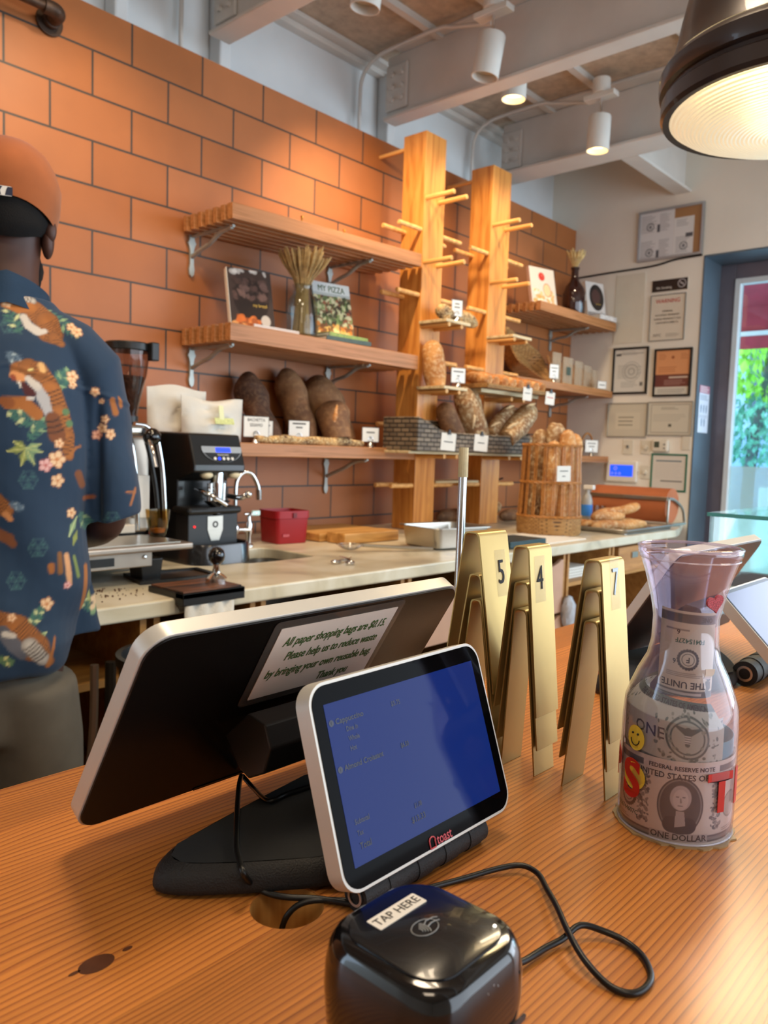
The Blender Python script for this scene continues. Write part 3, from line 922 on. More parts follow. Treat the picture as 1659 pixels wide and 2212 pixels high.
def guest_a(t, Mg, gw, gh):
    Mg = Mg @ Matrix.Translation((0, -0.0026, 0)) @ Matrix.Diagonal((0.991, 0.991, 1, 1))
    Ms = Mg @ Matrix.Translation((0.0, 0.003, 0.0007))
    build('guest_screen', MB().prism(rrect(0.1435, 0.0905, 0.0004, 2), -0.0001, 0.0, Ms), m_screenblue, t)
    for s_, x, y, w_, size, m_ in (('Cappuccino', -0.0654, 0.0370, 0.0231, 0.0044, m_screentext), ('$5.75', -0.0173, 0.0368, 0.0084, 0.0040, m_screengrey), ('Dine In', -0.0582, 0.0312, 0.0094, 0.0040, m_screengrey), ('Whole', -0.0577, 0.0256, 0.0092, 0.0040, m_screengrey),
                                 ('Hot', -0.0579, 0.0200, 0.0052, 0.0040, m_screengrey), ('Almond Croissant', -0.0652, 0.0108, 0.0330, 0.0044, m_screentext), ('$6.50', -0.0162, 0.0110, 0.0073, 0.0040, m_screentext),
                                 ('Subtotal', -0.0656, -0.0194, 0.0119, 0.0040, m_screengrey), ('Tax', -0.0654, -0.0256, 0.0052, 0.0040, m_screengrey), ('$1.08', -0.0153, -0.0256, 0.0070, 0.0040, m_screengrey), ('Total', -0.0650, -0.0327, 0.0092, 0.0050, m_screentext), ('$13.33', -0.0201, -0.0330, 0.0128, 0.0048, m_screentext)):
        text(s_, size, m_, Mg @ Matrix.Translation((x, y, 0.0009)), t, 'screen_text', ext=0.00002, align='LEFT', fitw=w_, bold=0.00012)
    for y in (0.037, 0.0108):
        build('count_dot', MB().prism(circ(0.0019, 18, -0.0685, y), 0.0007, 0.0009, Mg), m_screengrey, t)
        text('1', 0.0028, m_screentext, Mg @ Matrix.Translation((-0.0685, y, 0.001)), t, 'screen_text', ext=0.00002)
    Ml = Mg @ Matrix.Translation((-0.0055, -0.0505, 0.0007))
    text('toast', 0.0085, m_logo, Ml @ Matrix.Translation((0.004, 0, 0.0001)), t, 'logo_lettering', ext=0.00002, align='LEFT', bold=0.0001, fitw=0.0150)
    out = [(-0.0032, -0.003), (0.002, -0.003), (0.002, 0.0008)] + [(-0.0004 + 0.0028 * math.cos(a), 0.0014 + 0.0022 * math.sin(a)) for a in (0.1, 0.8, 1.57, 2.3, 3.0)] + [(-0.0032, 0.0008)]
    build('logo_mark', MB().tube([Ml @ Vector((x, y, 0.0003)) for x, y in out + out[:2]], 0.00045, 6), m_logo, t)


def guest_b(t, Mg, gw, gh):
    Ms = Mg @ Matrix.Translation((0, 0.002, 0.0007))
    build('guest_screen', MB().prism(rrect(0.155, 0.10, 0.0004, 2), -0.0001, 0.0, Ms), mat('pale violet screen', '3A3E5C', 0.15, var=0, spec=0.15, emit='8C96D8', es=0.15), t)


tillA, Mmain, Mguest, hingeA = till(0, 0, (0.228, 0.372, 1.2435), 0.285, 0.164, (0.2926, 0.3179, 1.2172), R(18.6), guest_a,
    'black till with a customer display nearest the camera, its rear panel wearing a paper sign', (0.310, 0.2905, 1.0990), sign=True)
m_backpanel = mat('rear panel with counter reflection', '3A281C', 0.32, var=0.06)  # dark panel coloured brown for the counter reflected in it
tillB, _, _, _ = till(0.55, 0.0, (0.865, 0.335, 1.243), 0.31, 0.17, (0.845, 0.282, 1.214), R(45), guest_b,
    'second till half cut by the right edge, behind the tip jar', (0.950, 0.283, 1.105), br=0.0145)

# USB lead tucked under the main display
m_cable = mat('black cable rubber', '101010', 0.38, var=0.05)
lead = MB().tube([at(521, 1676, Y=0.452), at(516, 1700, Y=0.425), at(512, 1755, Z=1.1145), at(511, 1825, Z=1.1125), at(517, 1858, Z=1.1115), at(526, 1886, Y=0.339), at(545, 1910, Z=1.097), at(575, 1928, Z=1.0928), at(620, 1938, Z=1.0925), at(700, 1943, Z=1.0925), (0.325, 0.270, 1.0925)], 0.0018, 10, sub=8)
solo('display_cable', lead, m_cable, 'thin black lead drooping from the big display past the round hole', 'cable', smooth=True)
build('back_lead', MB().tube([at(524, 1676, Y=0.452), at(550, 1705, Y=0.435), at(580, 1730, Z=1.112), at(620, 1715, Z=1.112), at(680, 1696, Z=1.112)], 0.0017, 10, sub=8), m_cable, tillA, smooth=True)
# clip of the sign plus the laminated sheet
sg = thing('laminated_sign', 'laminated paper sign about shopping bags taped on the dark display', 'sign', tuple(Mmain @ Vector((0.04, 0.02, 0.001))))
Msg = Mmain @ Matrix.Translation((0.0115, 0.040, 0.0006))
m_lam = mat('clear plastic pouch', '6A5E54', 0.1, var=0, alpha=0.35, coat=0.5)
PW, PH = 0.126, 0.076
build('pouch', MB().prism(rrect(PW, PH, 0.004, 4), 0, 0.0003, Msg), m_lam, sg)
build('sheet', MB().prism(rrect(PW - 0.013, PH - 0.012, 0.0005, 2), 0.0004, 0.0007, Msg), mat('cream sign paper', 'DAC6B4', 0.75, var=0.03), sg)
for s, uu, yy, fw_ in (('All paper shopping bags are $0.15.', 0.001, 0.0185, 0.099), ('Please help us to reduce waste', 0.004, 0.0045, 0.090), ('by bringing your own reusable bag.', 0.000, -0.010, 0.1025), ('Thank you', 0.018, -0.0245, 0.031)):
    text(s, 0.0108, m_greenink, Msg @ Matrix.Translation((uu, yy, 0.0009)), sg, ext=0.00004, shear=0.22, bold=0.00016, fitw=fw_)

# ------------------------------------------------------------------ card reader
RC = Vector((0.2585, 0.2005, ZC_))
rd = thing('card_reader', 'black rounded card reader with a TAP HERE sticker', 'card reader', tuple(RC))
Mr = Matrix.Translation(RC)


def loft(mb, secs, M=None):
    n = len(secs[0][0])
    vs, fs = [], []
    for lp, z in secs: vs += [(x, y, z) for x, y in lp]
    for j in range(len(secs) - 1):
        for k in range(n):
            k2 = (k + 1) % n
            fs.append((j * n + k, j * n + k2, (j + 1) * n + k2, (j + 1) * n + k))
    fs.append(tuple(range(n))[::-1])
    fs.append(tuple(range((len(secs) - 1) * n, len(secs) * n)))
    return mb.add(vs, fs, M)


S = 0.074
body = loft(MB(), [(rrect(S * k, S * k, 0.022 * k, 10), z) for k, z in ((0.86, 0.0), (0.90, 0.002), (0.97, 0.014), (1.0, 0.030), (0.99, 0.040), (0.955, 0.0475), (0.90, 0.0515), (0.84, 0.0530))], Mr)
build('body', body, m_blackgloss, rd, smooth=True, angle=75)
build('top_plate', loft(MB(), [(rrect(S * k, S * k, 0.015, 10), z) for k, z in ((0.755, 0.0526), (0.755, 0.0537), (0.74, 0.0541))], Mr), mat('satin black plate', '0D0F14', 0.25, var=0.05, coat=0.3), rd, smooth=True)
build('card_slot', MB().prism(rrect(0.050, 0.0026, 0.0012, 4), 0, 0.0008, FRONT(RC.x, RC.y - S * 0.492, ZC_ + 0.020)), mat('grey slot edge', '3A3C40', 0.3, var=0), rd)
Mt = Mr @ Matrix.Translation((0, 0, 0.0542))
st = build('label', MB().prism(rrect(0.0315, 0.0088, 0.0007, 3), 0, 0.0002, Mt @ Matrix.Translation((0.0008, 0.0165, 0))), mat('white label tape', 'E4E0D8', 0.5, var=0.02), rd)
st['label'] = 'white TAP HERE sticker'
text('TAP HERE', 0.0066, m_ink, Mt @ Matrix.Translation((0.0008, 0.0165, 0.0003)), st, 'label_lettering', ext=0.00003)
m_icon = mat('grey printed icon', '8C8C8A', 0.4, var=0)
ic = MB()
def arc(cx, cy, r, a0, a1, n=12, w=0.00022, sy=1.0):
    ic.tube([Mt @ Vector((cx + r * math.cos(a0 + (a1 - a0) * k / n), cy + sy * r * math.sin(a0 + (a1 - a0) * k / n), 0.0002)) for k in range(n + 1)], w, 5)
arc(0, 0, 0.0072, 0, 2 * PI, 32, sy=0.68)
for k, r in enumerate((0.0018, 0.0030, 0.0042, 0.0054)):
    arc(-0.0042, 0, r, -0.7, 0.7, 8, 0.00032)
ic.tube([Mt @ Vector(p) for p in ((0.0012, 0.0015, 0.0002), (0.004, 0.0028, 0.0002), (0.0082, 0.0022, 0.0002), (0.0098, 0.001, 0.0002))], 0.0003, 5)
ic.tube([Mt @ Vector(p) for p in ((0.0014, -0.0005, 0.0002), (0.0045, 0.0002, 0.0002), (0.0075, -0.0002, 0.0002), (0.009, -0.001, 0.0002))], 0.0003, 5)
build('tap_icon', ic, m_icon, rd)
fm = FM((RC.x, RC.y - S * 0.46, ZC_ + 0.0445), (1, 0, 0), (0, 0.62, 0.78))
mk = MB().tube([fm @ Vector(p) for p in ((-0.0035, -0.002, 0.0012), (-0.0035, 0.0022, 0.0012), (0.0035, 0.0022, 0.0012), (0.0035, -0.002, 0.0012))], 0.00025, 5)
mk.ell(fm @ Vector((0.001, 0, 0.001)), 0.001)
build('card_icon', mk, m_icon, rd)
m_led = mat('tiny white lamp', 'FFFFFF', 0.3, var=0, emit='FFF4E0', es=2.0)
build('status_lamp', MB().ell(Mt @ Vector((0.0225, -0.021, 0.0)), 0.0008), m_led, rd)
cb = [(0.292, 0.197, 1.103), (0.320, 0.198, 1.097), (0.335, 0.196, 1.094), (0.353, 0.194, 1.0935), (0.366, 0.191, 1.094), (0.379, 0.188, 1.097), (0.387, 0.179, 1.0945), (0.390, 0.167, 1.0925), (0.385, 0.155, 1.092),
      (0.373, 0.1455, 1.092), (0.361, 0.144, 1.092), (0.353, 0.148, 1.092), (0.351, 0.158, 1.0925), (0.3555, 0.173, 1.096), (0.366, 0.188, 1.099), (0.384, 0.205, 1.098), (0.399, 0.220, 1.096), (0.412, 0.234, 1.095),
      (0.413, 0.246, 1.095), (0.402, 0.255, 1.094), (0.379, 0.266, 1.092), (0.357, 0.274, 1.092), (0.335, 0.281, 1.092), (0.315, 0.297, 1.092), (0.297, 0.315, 1.0915), (0.287, 0.322, 1.084), (0.283, 0.325, 1.066)]
build('cable', MB().tube(cb, 0.00175, 12, sub=7), m_cable, rd, smooth=True)
# ------------------------------------------------------------------ gold table-number stands, three nested stacks
m_gold = mat('gold anodised aluminium', 'AE945A', 0.42, 0.8, var=0.04, vs=30)
m_goldedge = mat('bright cut edge', 'E0C880', 0.25, 0.9, var=0.02)


def vstand(name_label, x0, x1, yb_front, yb_back, yt_front, yt_back, zb, zt, digit=None, group=None, th=0.0013):
    """inverted V of bent strip seen end-on; runs along X"""
    yc = (yt_front + yt_back) / 2
    t = thing('table_number_stand', name_label, 'table number', ((x0 + x1) / 2, yc, zb), group=group)
    rr = 0.0035
    def path(off):
        p = []
        f0, f1, b0, b1 = yb_front - off, yt_front - off, yb_back + off, yt_back + off
        z1 = zt + off - th
        p.append((f0, zb))
        n = 6
        p.append((f1 - (f1 - f0) * (rr / (zt - zb)), z1 - rr))
        for k in range(1, n + 1):
            a = PI - (PI / 2) * k / n
            p.append((f1 + rr + rr * math.cos(a), z1 - rr + rr * math.sin(a)))
        for k in range(n + 1):
            a = PI / 2 - (PI / 2) * k / n
            p.append((b1 - rr + rr * math.cos(a), z1 - rr + rr * math.sin(a)))
        p.append((b0, zb))
        return p
    o, i = path(th), path(0)
    m = len(o)
    vs = []
    for x in (x0, x1):
        vs += [(x, y, z) for y, z in o] + [(x, y, z) for y, z in i]
    fs = []
    for k in range(m - 1):
        fs.append((k, k + 1, m + k + 1, m + k))
        fs.append((2 * m + k + 1, 2 * m + k, 3 * m + k, 3 * m + k + 1))
        fs.append((k + 1, k, 2 * m + k, 2 * m + k + 1))
        fs.append((m + k, m + k + 1, 3 * m + k + 1, 3 * m + k))
    for k in (0, m - 1):
        fs.append((k, m + k, 3 * m + k, 2 * m + k) if k == 0 else (m + k, k, 2 * m + k, 3 * m + k))
    build('bent_strip', MB().add(vs, fs), m_gold, t, smooth=True, bevel=0.00025, seg=1)
    if digit:
        d, fz, fx_, size, m_ = digit
        z = zt - fz
        k = (z - zb) / (zt - zb)
        y = yb_front + (yt_front - yb_front) * k - th - 0.0002
        slope = (yt_front - yb_front) / (zt - zb)
        F_ = FM((x0 + fx_, y, z), (1, 0, 0), (0, slope, 1))
        dg = build('tape', MB().prism(rrect(0.016, size * 1.35, 0.0005, 2), 0, 0.0001, F_), mat('clear tape', 'C8B070', 0.15, var=0, alpha=0.10) if 'clear tape' not in bpy.data.materials else bpy.data.materials['clear tape'], t)
        text(d, size, m_, F_ @ Matrix.Translation((0, 0, 0.0002)), t, 'number', ext=0.0001, sx=0.72)
    return t


m_blue_digit = mat('shiny blue black number', '3E5C74', 0.3, var=0, coat=0.5)
# stack 5 (outer, middle, inner)
vstand('outermost gold strip of the number five stack beside the steel rod', 0.547, 0.590, 0.362, 0.415, 0.3835, 0.3965, 1.148, 1.283, ('5', 0.036, 0.0275, 0.030, m_ink))
vstand('middle gold strip of the leftmost stack, under the number five', 0.547, 0.588, 0.3605, 0.409, 0.3800, 0.3895, 1.118, 1.2475)
vstand('innermost gold strip of the leftmost stack, partly behind the customer display', 0.547, 0.586, 0.3585, 0.402, 0.3785, 0.387, ZC_, 1.226)
# stack 4
vstand('outermost gold strip of the central stack, numbered four', 0.545, 0.580, 0.3190, 0.3580, 0.3330, 0.3450, 1.139, 1.2765, ('4', 0.027, 0.0145, 0.028, m_ink))
vstand('middle gold strip of the central stack, under the number four', 0.546, 0.579, 0.3175, 0.3545, 0.3325, 0.3435, 1.112, 1.247)
vstand('innermost gold strip of the central stack, standing on the counter', 0.547, 0.578, 0.3195, 0.3500, 0.3335, 0.3435, ZC_, 1.2245)
# stack 7
vstand('outermost gold strip of the stack beside the tip jar, numbered seven', 0.545, 0.583, 0.2555, 0.2975, 0.2700, 0.2815, 1.1355, 1.2725, ('7', 0.0185, 0.0205, 0.030, m_blue_digit))
vstand('middle gold strip of the stack beside the tip jar, under the seven', 0.546, 0.582, 0.2570, 0.2955, 0.2705, 0.2805, 1.113, 1.2495)
vstand('innermost gold strip of the stack beside the tip jar, touching the counter', 0.547, 0.582, 0.2575, 0.2930, 0.2710, 0.2805, ZC_, 1.2255)

# steel rod behind the stands with a taped tip
rod = thing('steel_rod', 'upright polished steel rod with a taped tip behind the gold number stands', 'rod', (0.842, 0.618, 0.9))
build('rod', MB().cyl((0.842, 0.618, 0.9), (0.842, 0.618, 1.338), 0.0055, n=20), m_chrome, rod, smooth=True)
build('tape_wrap', MB().cyl((0.842, 0.618, 1.318), (0.842, 0.618, 1.357), 0.0066, 0.0062, n=14), mat('dirty cream tape', 'C9BE96', 0.7, var=0.15, vs=80), rod)
build('bracket', MB().box(0.83, 0.855, 0.584, 0.63, 0.93, 0.95), m_black, rod)

# ------------------------------------------------------------------ tip jar
JX, JY = 0.552, 0.206
prof = [(0.0365, ZC_ + 0.0006), (0.0388, ZC_ + 0.003), (0.0392, 1.107), (0.0391, 1.143), (0.0389, 1.166), (0.0379, 1.180), (0.035, 1.189), (0.0304, 1.2005), (0.0247, 1.212), (0.0224, 1.223), (0.0221, 1.240), (0.0243, 1.252), (0.0287, 1.269), (0.0322, 1.2795), (0.0332, 1.283), (0.0345, 1.2842), (0.0348, 1.288), (0.0336, 1.2905)]
inner = [(r - 0.0011, z) for r, z in prof[::-1]]
inner[-1] = (0.0340, ZC_ + 0.0035)
m_jar = glassy('clear lilac plastic', 'FAF7FD', 0.03, 1.45, 1.5, haze=0.035)
TJ = Matrix.Translation((JX, JY, 0))
jar = thing('tip_jar', 'clear plastic carafe used as a tip jar, with dollar bills inside', 'jar', (JX, JY, ZC_))
build('carafe', MB().lathe([(0, ZC_ + 0.0006)] + prof + inner + [(0, ZC_ + 0.0035)], 96, TJ), m_jar, jar, smooth=True, angle=80)
m_rimp = mat('pale bead for rim highlight', 'E6E0F0', 0.08, var=0, alpha=0.35, coat=0.8)  # pale beads on rim and foot, added as the jar's ring highlights
for zz, rr__, tr__ in ((1.2892, 0.0343, 0.0011), (1.2815, 0.0332, 0.0006), (1.0920, 0.0385, 0.0008)):
    build('highlight_bead', MB().tube([(JX + rr__ * math.cos(2 * PI * k / 64), JY + rr__ * math.sin(2 * PI * k / 64), zz) for k in range(65)], tr__, 8, caps=False), m_rimp, jar, smooth=True)
# glue residue ring on the counter
rnd = random.Random(4)
ringpts = [((0.0405 + rnd.uniform(-0.001, 0.0022)) * math.cos(2 * PI * k / 60), (0.0405 + rnd.uniform(-0.001, 0.0022)) * math.sin(2 * PI * k / 60)) for k in range(60)]
build('glue_ring', MB().prism([(JX + x, JY + y) for x, y in ringpts], ZC_, ZC_ + 0.0012, holes=[[(JX + x * 0.92, JY + y * 0.92) for x, y in ringpts]]), mat('yellowed glue', 'C9A878', 0.3, var=0.1, trans=0.4), jar)


def cylwarp(r, ang0, zc, rfun=None, tilt=0.0, sc_=0.88):
    def f(u, v):
        u, v = u * sc_, v * sc_
        rr = rfun(v) if rfun else r
        a = ang0 + u / r
        return (JX + rr * math.cos(a), JY + rr * math.sin(a), zc + v + tilt * u)
    return f


VIEW = math.atan2(-JY, -JX)      # direction from the jar to the camera
I4 = Matrix.Identity(4)
GRN, DKG, PAPER_ = '5F6E58', '39423A', 'CFC8B4'


def bill_front(P):
    """generic engraved banknote front: borders, seals, plain oval bust, serial, words are laid on top"""
    W_, H_ = 0.156, 0.066
    P.rect(-W_ / 2 + 0.003, W_ / 2 - 0.003, -H_ / 2 + 0.003, -H_ / 2 + 0.0085, '55564C')
    P.rect(-W_ / 2 + 0.003, W_ / 2 - 0.003, H_ / 2 - 0.0085, H_ / 2 - 0.0035, '55564C')
    P.rect(-W_ / 2 + 0.004, W_ / 2 - 0.004, -H_ / 2 + 0.0045, -H_ / 2 + 0.007, '8C8A7A')
    P.rect(-0.030, 0.030, H_ / 2 - 0.0088, H_ / 2 - 0.0030, 'D6CFBB')
    P.rect(-0.022, 0.022, -H_ / 2 + 0.0028, -H_ / 2 + 0.0095, 'B8B29E')
    for s_ in (-1, 1):
        P.disc(s_ * 0.068, H_ / 2 - 0.009, 0.0085, '4C4E46'); P.disc(s_ * 0.068, H_ / 2 - 0.009, 0.0055, 'B8B4A0')
        P.disc(s_ * 0.068, -H_ / 2 + 0.010, 0.008, '4C4E46'); P.disc(s_ * 0.068, -H_ / 2 + 0.010, 0.005, 'B8B4A0')
    P.disc(0, -0.002, 0.0172, '3E4038', ry=0.0222)
    P.disc(0, -0.002, 0.0160, '8A8878', ry=0.0210)
    P.disc(0, -0.002, 0.0150, '47493F', ry=0.0200)
    # plain bust: shoulders, neck, head, hair
    P.cap((-0.006, -0.017), (0.006, -0.017), 0.0065, 0.0065, '2E302A')
    P.poly([(-0.003, -0.006), (0.003, -0.006), (0.0045, -0.017), (-0.0035, -0.019)], 'B4AF9E')
    P.disc(0.0, 0.0045, 0.0078, 'B9B4A4', ry=0.0098)
    P.disc(0.0, 0.0030, 0.0056, 'CEC8B6', ry=0.0082)
    P.rect(-0.0034, -0.0012, 0.0048, 0.0056, '55564C'); P.rect(0.0012, 0.0034, 0.0048, 0.0056, '55564C')
    P.cap((0, 0.004), (0.0003, 0.0012), 0.0004, 0.0007, '8A8676'); P.rect(-0.0018, 0.0018, -0.0020, -0.0013, '6A6658')
    # district seal and treasury seal
    for k in range(24):
        a = 2 * PI * k / 24
        P.disc(-0.045 + 0.0086 * math.cos(a), -0.004 + 0.0086 * math.sin(a), 0.0013, '34362F')
    P.ring(-0.045, -0.004, 0.0078, 0.0014, '34362F'); P.ring(-0.045, -0.004, 0.0052, 0.0006, '34362F')
    P.disc(0.046, -0.004, 0.0105, '3F5A46', a=0.45); P.ring(0.046, -0.004, 0.0098, 0.0012, '3F5A46', a=0.6)
    P.lines(-0.072, -0.052, 0.008, 0.013, 3, '6A685C', 0.8)
    P.lines(-0.066, -0.040, -0.0235, -0.0205, 2, '6A685C', 0.8)
    P.lines(0.036, 0.064, -0.0235, -0.0205, 2, '6A685C', 0.8)
    P.speck(120, -0.034, -0.024, -0.020, 0.018, 0.0012, ['55564C', '8C8A7A'], 5)
    P.speck(120, 0.024, 0.034, -0.020, 0.018, 0.0012, ['55564C', '8C8A7A'], 6)


def bill_text(o, warpf, items):
    """engraved words bent round the jar"""
    for s, u, v, size, rot, m_ in items:
        cu = bpy.data.curves.new('t', 'FONT')
        cu.body, cu.size, cu.extrude, cu.offset = s, size, 0.00005, 0.00012
        cu.align_x = cu.align_y = 'CENTER'
        cu.resolution_u = 2
        to = bpy.data.objects.new('t', cu); col.objects.link(to)
        dg = bpy.context.evaluated_depsgraph_get()
        me = to.evaluated_get(dg).to_mesh()
        c, s_ = math.cos(rot), math.sin(rot)
        mb = MB()
        vs = []
        for q in me.vertices:
            x, y = q.co.x * c - q.co.y * s_ + u, q.co.x * s_ + q.co.y * c + v
            p = Vector(warpf(x, y))
            rad = Vector((p.x - JX, p.y - JY, 0)).normalized()
            vs.append(p + rad * (0.00012 + q.co.z))
        mb.add(vs, [tuple(p.vertices) for p in me.polygons])
        to.evaluated_get(dg).to_mesh_clear()
        bpy.data.objects.remove(to); bpy.data.curves.remove(cu)
        build('bill_lettering', mb, m_, o)


# front bill, wrapped inside the wall of the body
wf = cylwarp(0.0376, VIEW + 0.10, 1.1195, tilt=0.03)
b1 = thing('dollar_bill', 'one dollar bill with its portrait side facing out at the bottom of the tip jar', 'banknote', (JX, JY, 1.09), group=None)
panel('paper', I4, 0.156, 0.066, 0.00042, 'D8D2B8', bill_front, m_print, b1, warp=wf)
m_dk = mat('banknote ink', '32342D', 0.7, var=0)
m_gn = mat('banknote green ink', '2F6248', 0.7, var=0)
bill_text(b1, wf, [('FEDERAL RESERVE NOTE', 0, 0.0270, 0.0046, 0, m_dk), ('THE UNITED STATES OF AMERICA', 0.0, 0.0205, 0.0064, 0, m_dk), ('ONE DOLLAR', 0, -0.0268, 0.0068, 0, m_dk),
                   ('D56744607C', -0.047, -0.0165, 0.0052, 0, m_gn), ('4', -0.066, -0.0175, 0.0048, 0, m_dk), ('4', -0.060, 0.002, 0.0048, 0, m_dk), ('D', -0.045, -0.004, 0.006, 0, m_dk), ('D', 0.031, 0.009, 0.0045, 0, m_gn),
                   ('1', -0.068, 0.024, 0.008, 0, m_dk), ('1', 0.068, 0.024, 0.008, 0, m_dk)])
# teal paper lining behind and under it
ln = thing('teal_paper', 'blue green sheet lining the bottom half of the tip jar', 'paper', (JX, JY, 1.093))
build('sheet', MB().lathe([(0.0352, 1.0945), (0.0358, 1.100), (0.0360, 1.1605), (0.0355, 1.1605), (0.0345, 1.0945)], 64, TJ, 1.0, 1.0), mat('teal paper', '5F9AA0', 0.8, var=0.15, vs=60), ln, smooth=True)


def bill_back(P):
    P.rect(-0.075, 0.075, -0.030, 0.030, '7C8A70')
    P.rect(-0.072, 0.072, -0.0275, 0.0275, 'B9BEA4')
    P.rect(-0.072, 0.072, 0.019, 0.0275, '4F6150'); P.rect(-0.072, 0.072, -0.0275, -0.021, '4F6150')
    for s_ in (-1, 1):
        P.disc(s_ * 0.040, -0.001, 0.0165, '4B5D4C'); P.disc(s_ * 0.040, -0.001, 0.0148, 'A9B096'); P.ring(s_ * 0.040, -0.001, 0.0125, 0.0012, '4B5D4C')
        P.speck(90, s_ * 0.040 - 0.026, s_ * 0.040 + 0.026, -0.020, 0.019, 0.0013, ['5A6B56', '8B967C'], 8 + s_)
    # plain spread-wing emblem
    P.disc(0.040, -0.001, 0.0112, 'A9B096')
    P.cap((0.040, 0.003), (0.0315, 0.007), 0.003, 0.001, '4B5D4C'); P.cap((0.040, 0.003), (0.0485, 0.007), 0.003, 0.001, '4B5D4C')
    P.cap((0.040, 0.005), (0.040, -0.006), 0.0026, 0.0018, '4B5D4C'); P.rect(0.0378, 0.0422, -0.005, 0.001, 'C8CCB8')
    P.lines(0.0378, 0.0422, -0.005, 0.0005, 3, '4B5D4C', 1, 0.4, 0)
    P.disc(-0.040, -0.001, 0.011, 'A9B096'); P.poly([(-0.047, -0.008), (-0.033, -0.008), (-0.040, 0.005)], '4B5D4C')


rb = lambda v: 0.0366 - max(0, (v + 1.168 - 1.176)) * 0.9
wb = cylwarp(0.0366, VIEW - 0.80, 1.168, rfun=rb, tilt=-0.08)
b2 = thing('dollar_bill', 'green backed dollar bill crumpled in the shoulder of the tip jar', 'banknote', (JX, JY, 1.13))
panel('paper', I4, 0.140, 0.048, 0.00042, 'CACCB0', bill_back, m_print, b2, warp=wb)
bill_text(b2, wb, [('THE UNITED STATES OF AMERICA', 0.022, 0.0206, 0.0050, 0, m_dk), ('ONE', 0.010, -0.002, 0.0125, 0, m_dk)])


def bill_up(P):
    P.rect(-0.030, 0.030, 0.024, 0.031, '55564C'); P.rect(-0.030, 0.030, -0.033, -0.028, '55564C'); P.rect(-0.030, 0.01, -0.0315, -0.0295, 'B8B29E')
    for k in range(22):
        a = 2 * PI * k / 22
        P.disc(-0.002 + 0.0072 * math.cos(a), -0.004 + 0.0072 * math.sin(a), 0.0012, '34362F')
    P.ring(-0.002, -0.004, 0.0066, 0.0010, '34362F'); P.ring(-0.002, -0.004, 0.0045, 0.0006, '34362F')
    P.lines(-0.018, 0.012, -0.018, -0.014, 3, '6A685C', 0.8); P.lines(-0.02, 0.004, 0.017, 0.020, 1, '6A685C', 0.8)
    P.speck(80, 0.014, 0.020, -0.030, -0.012, 0.0012, ['55564C', '3E4038'], 5)


wu = lambda u, v: (JX + 0.0195 * math.cos(VIEW + 0.25 + 0.9 * u / 0.0195), JY + 0.0195 * math.sin(VIEW + 0.25 + 0.9 * u / 0.0195), 1.217 + 0.9 * v - 0.05 * u)
b3 = thing('dollar_bill', 'pale rolled dollar bill standing upside down in the neck of the tip jar', 'banknote', (JX, JY, 1.175))
panel('paper', I4, 0.052, 0.066, 0.00042, 'CEC8A8', bill_up, m_print, b3, warp=wu)
bill_text(b3, wu, [('THE UNITE', -0.004, -0.0235, 0.0072, PI, m_dk), ('F0415427F', -0.001, 0.0105, 0.0050, PI, m_gn), ('6', -0.010, 0.017, 0.0052, PI, m_dk), ('6', -0.012, -0.006, 0.0052, PI, m_dk), ('F', -0.002, -0.004, 0.0060, PI, m_dk), ('ONE', 0.012, 0.0275, 0.0052, PI, m_dk)])
# folded bill end on the far right inside
b4 = thing('dollar_bill', 'folded strip of a dollar bill tucked upright at the right inside the tip jar', 'banknote', (JX, JY, 1.15))
wr_ = lambda u, v: (JX + 0.030 * math.cos(VIEW + 0.95 + u / 0.03), JY + 0.030 * math.sin(VIEW + 0.95 + u / 0.03), 1.160 + v)
panel('paper', I4, 0.014, 0.030, 0.0005, 'B9B9A6', lambda P: (P.rect(-0.006, 0.006, -0.013, -0.002, '3E3E36'), P.speck(60, -0.006, 0.006, 0, 0.014, 0.001, ['5A5A50', '8C8A7A'], 3)), m_print, b4, warp=wr_)

# stickers and painted letters on the outside of the jar
def on_jar(u, v, lift=0.0004):
    z = v
    pr_ = sorted(prof, key=lambda q: q[1])
    for (ra, za), (rb_, zb_) in zip(pr_[:-1], pr_[1:]):
        if za <= z <= zb_:
            k = (z - za) / max(1e-9, zb_ - za)
            r = ra + (rb_ - ra) * k
            break
    else: r = 0.039
    a = VIEW + u
    return Vector((JX + (r + lift) * math.cos(a), JY + (r + lift) * math.sin(a), z))


def jar_text(s, u, z, size, m_, name, lift=0.0006, bold=0.0):
    cu = bpy.data.curves.new('t', 'FONT')
    cu.body, cu.size, cu.extrude, cu.offset = s, size, 0.0002, bold
    cu.align_x = cu.align_y = 'CENTER'
    to = bpy.data.objects.new('t', cu); col.objects.link(to)
    dg = bpy.context.evaluated_depsgraph_get()
    me = to.evaluated_get(dg).to_mesh()
    vs = [on_jar(u + q.co.x / 0.0392, z + q.co.y, lift + q.co.z) for q in me.vertices]
    fs = [tuple(p.vertices) for p in me.polygons]
    to.evaluated_get(dg).to_mesh_clear()
    bpy.data.objects.remove(to); bpy.data.curves.remove(cu)
    return build(name, MB().add(vs, fs), m_, jar)


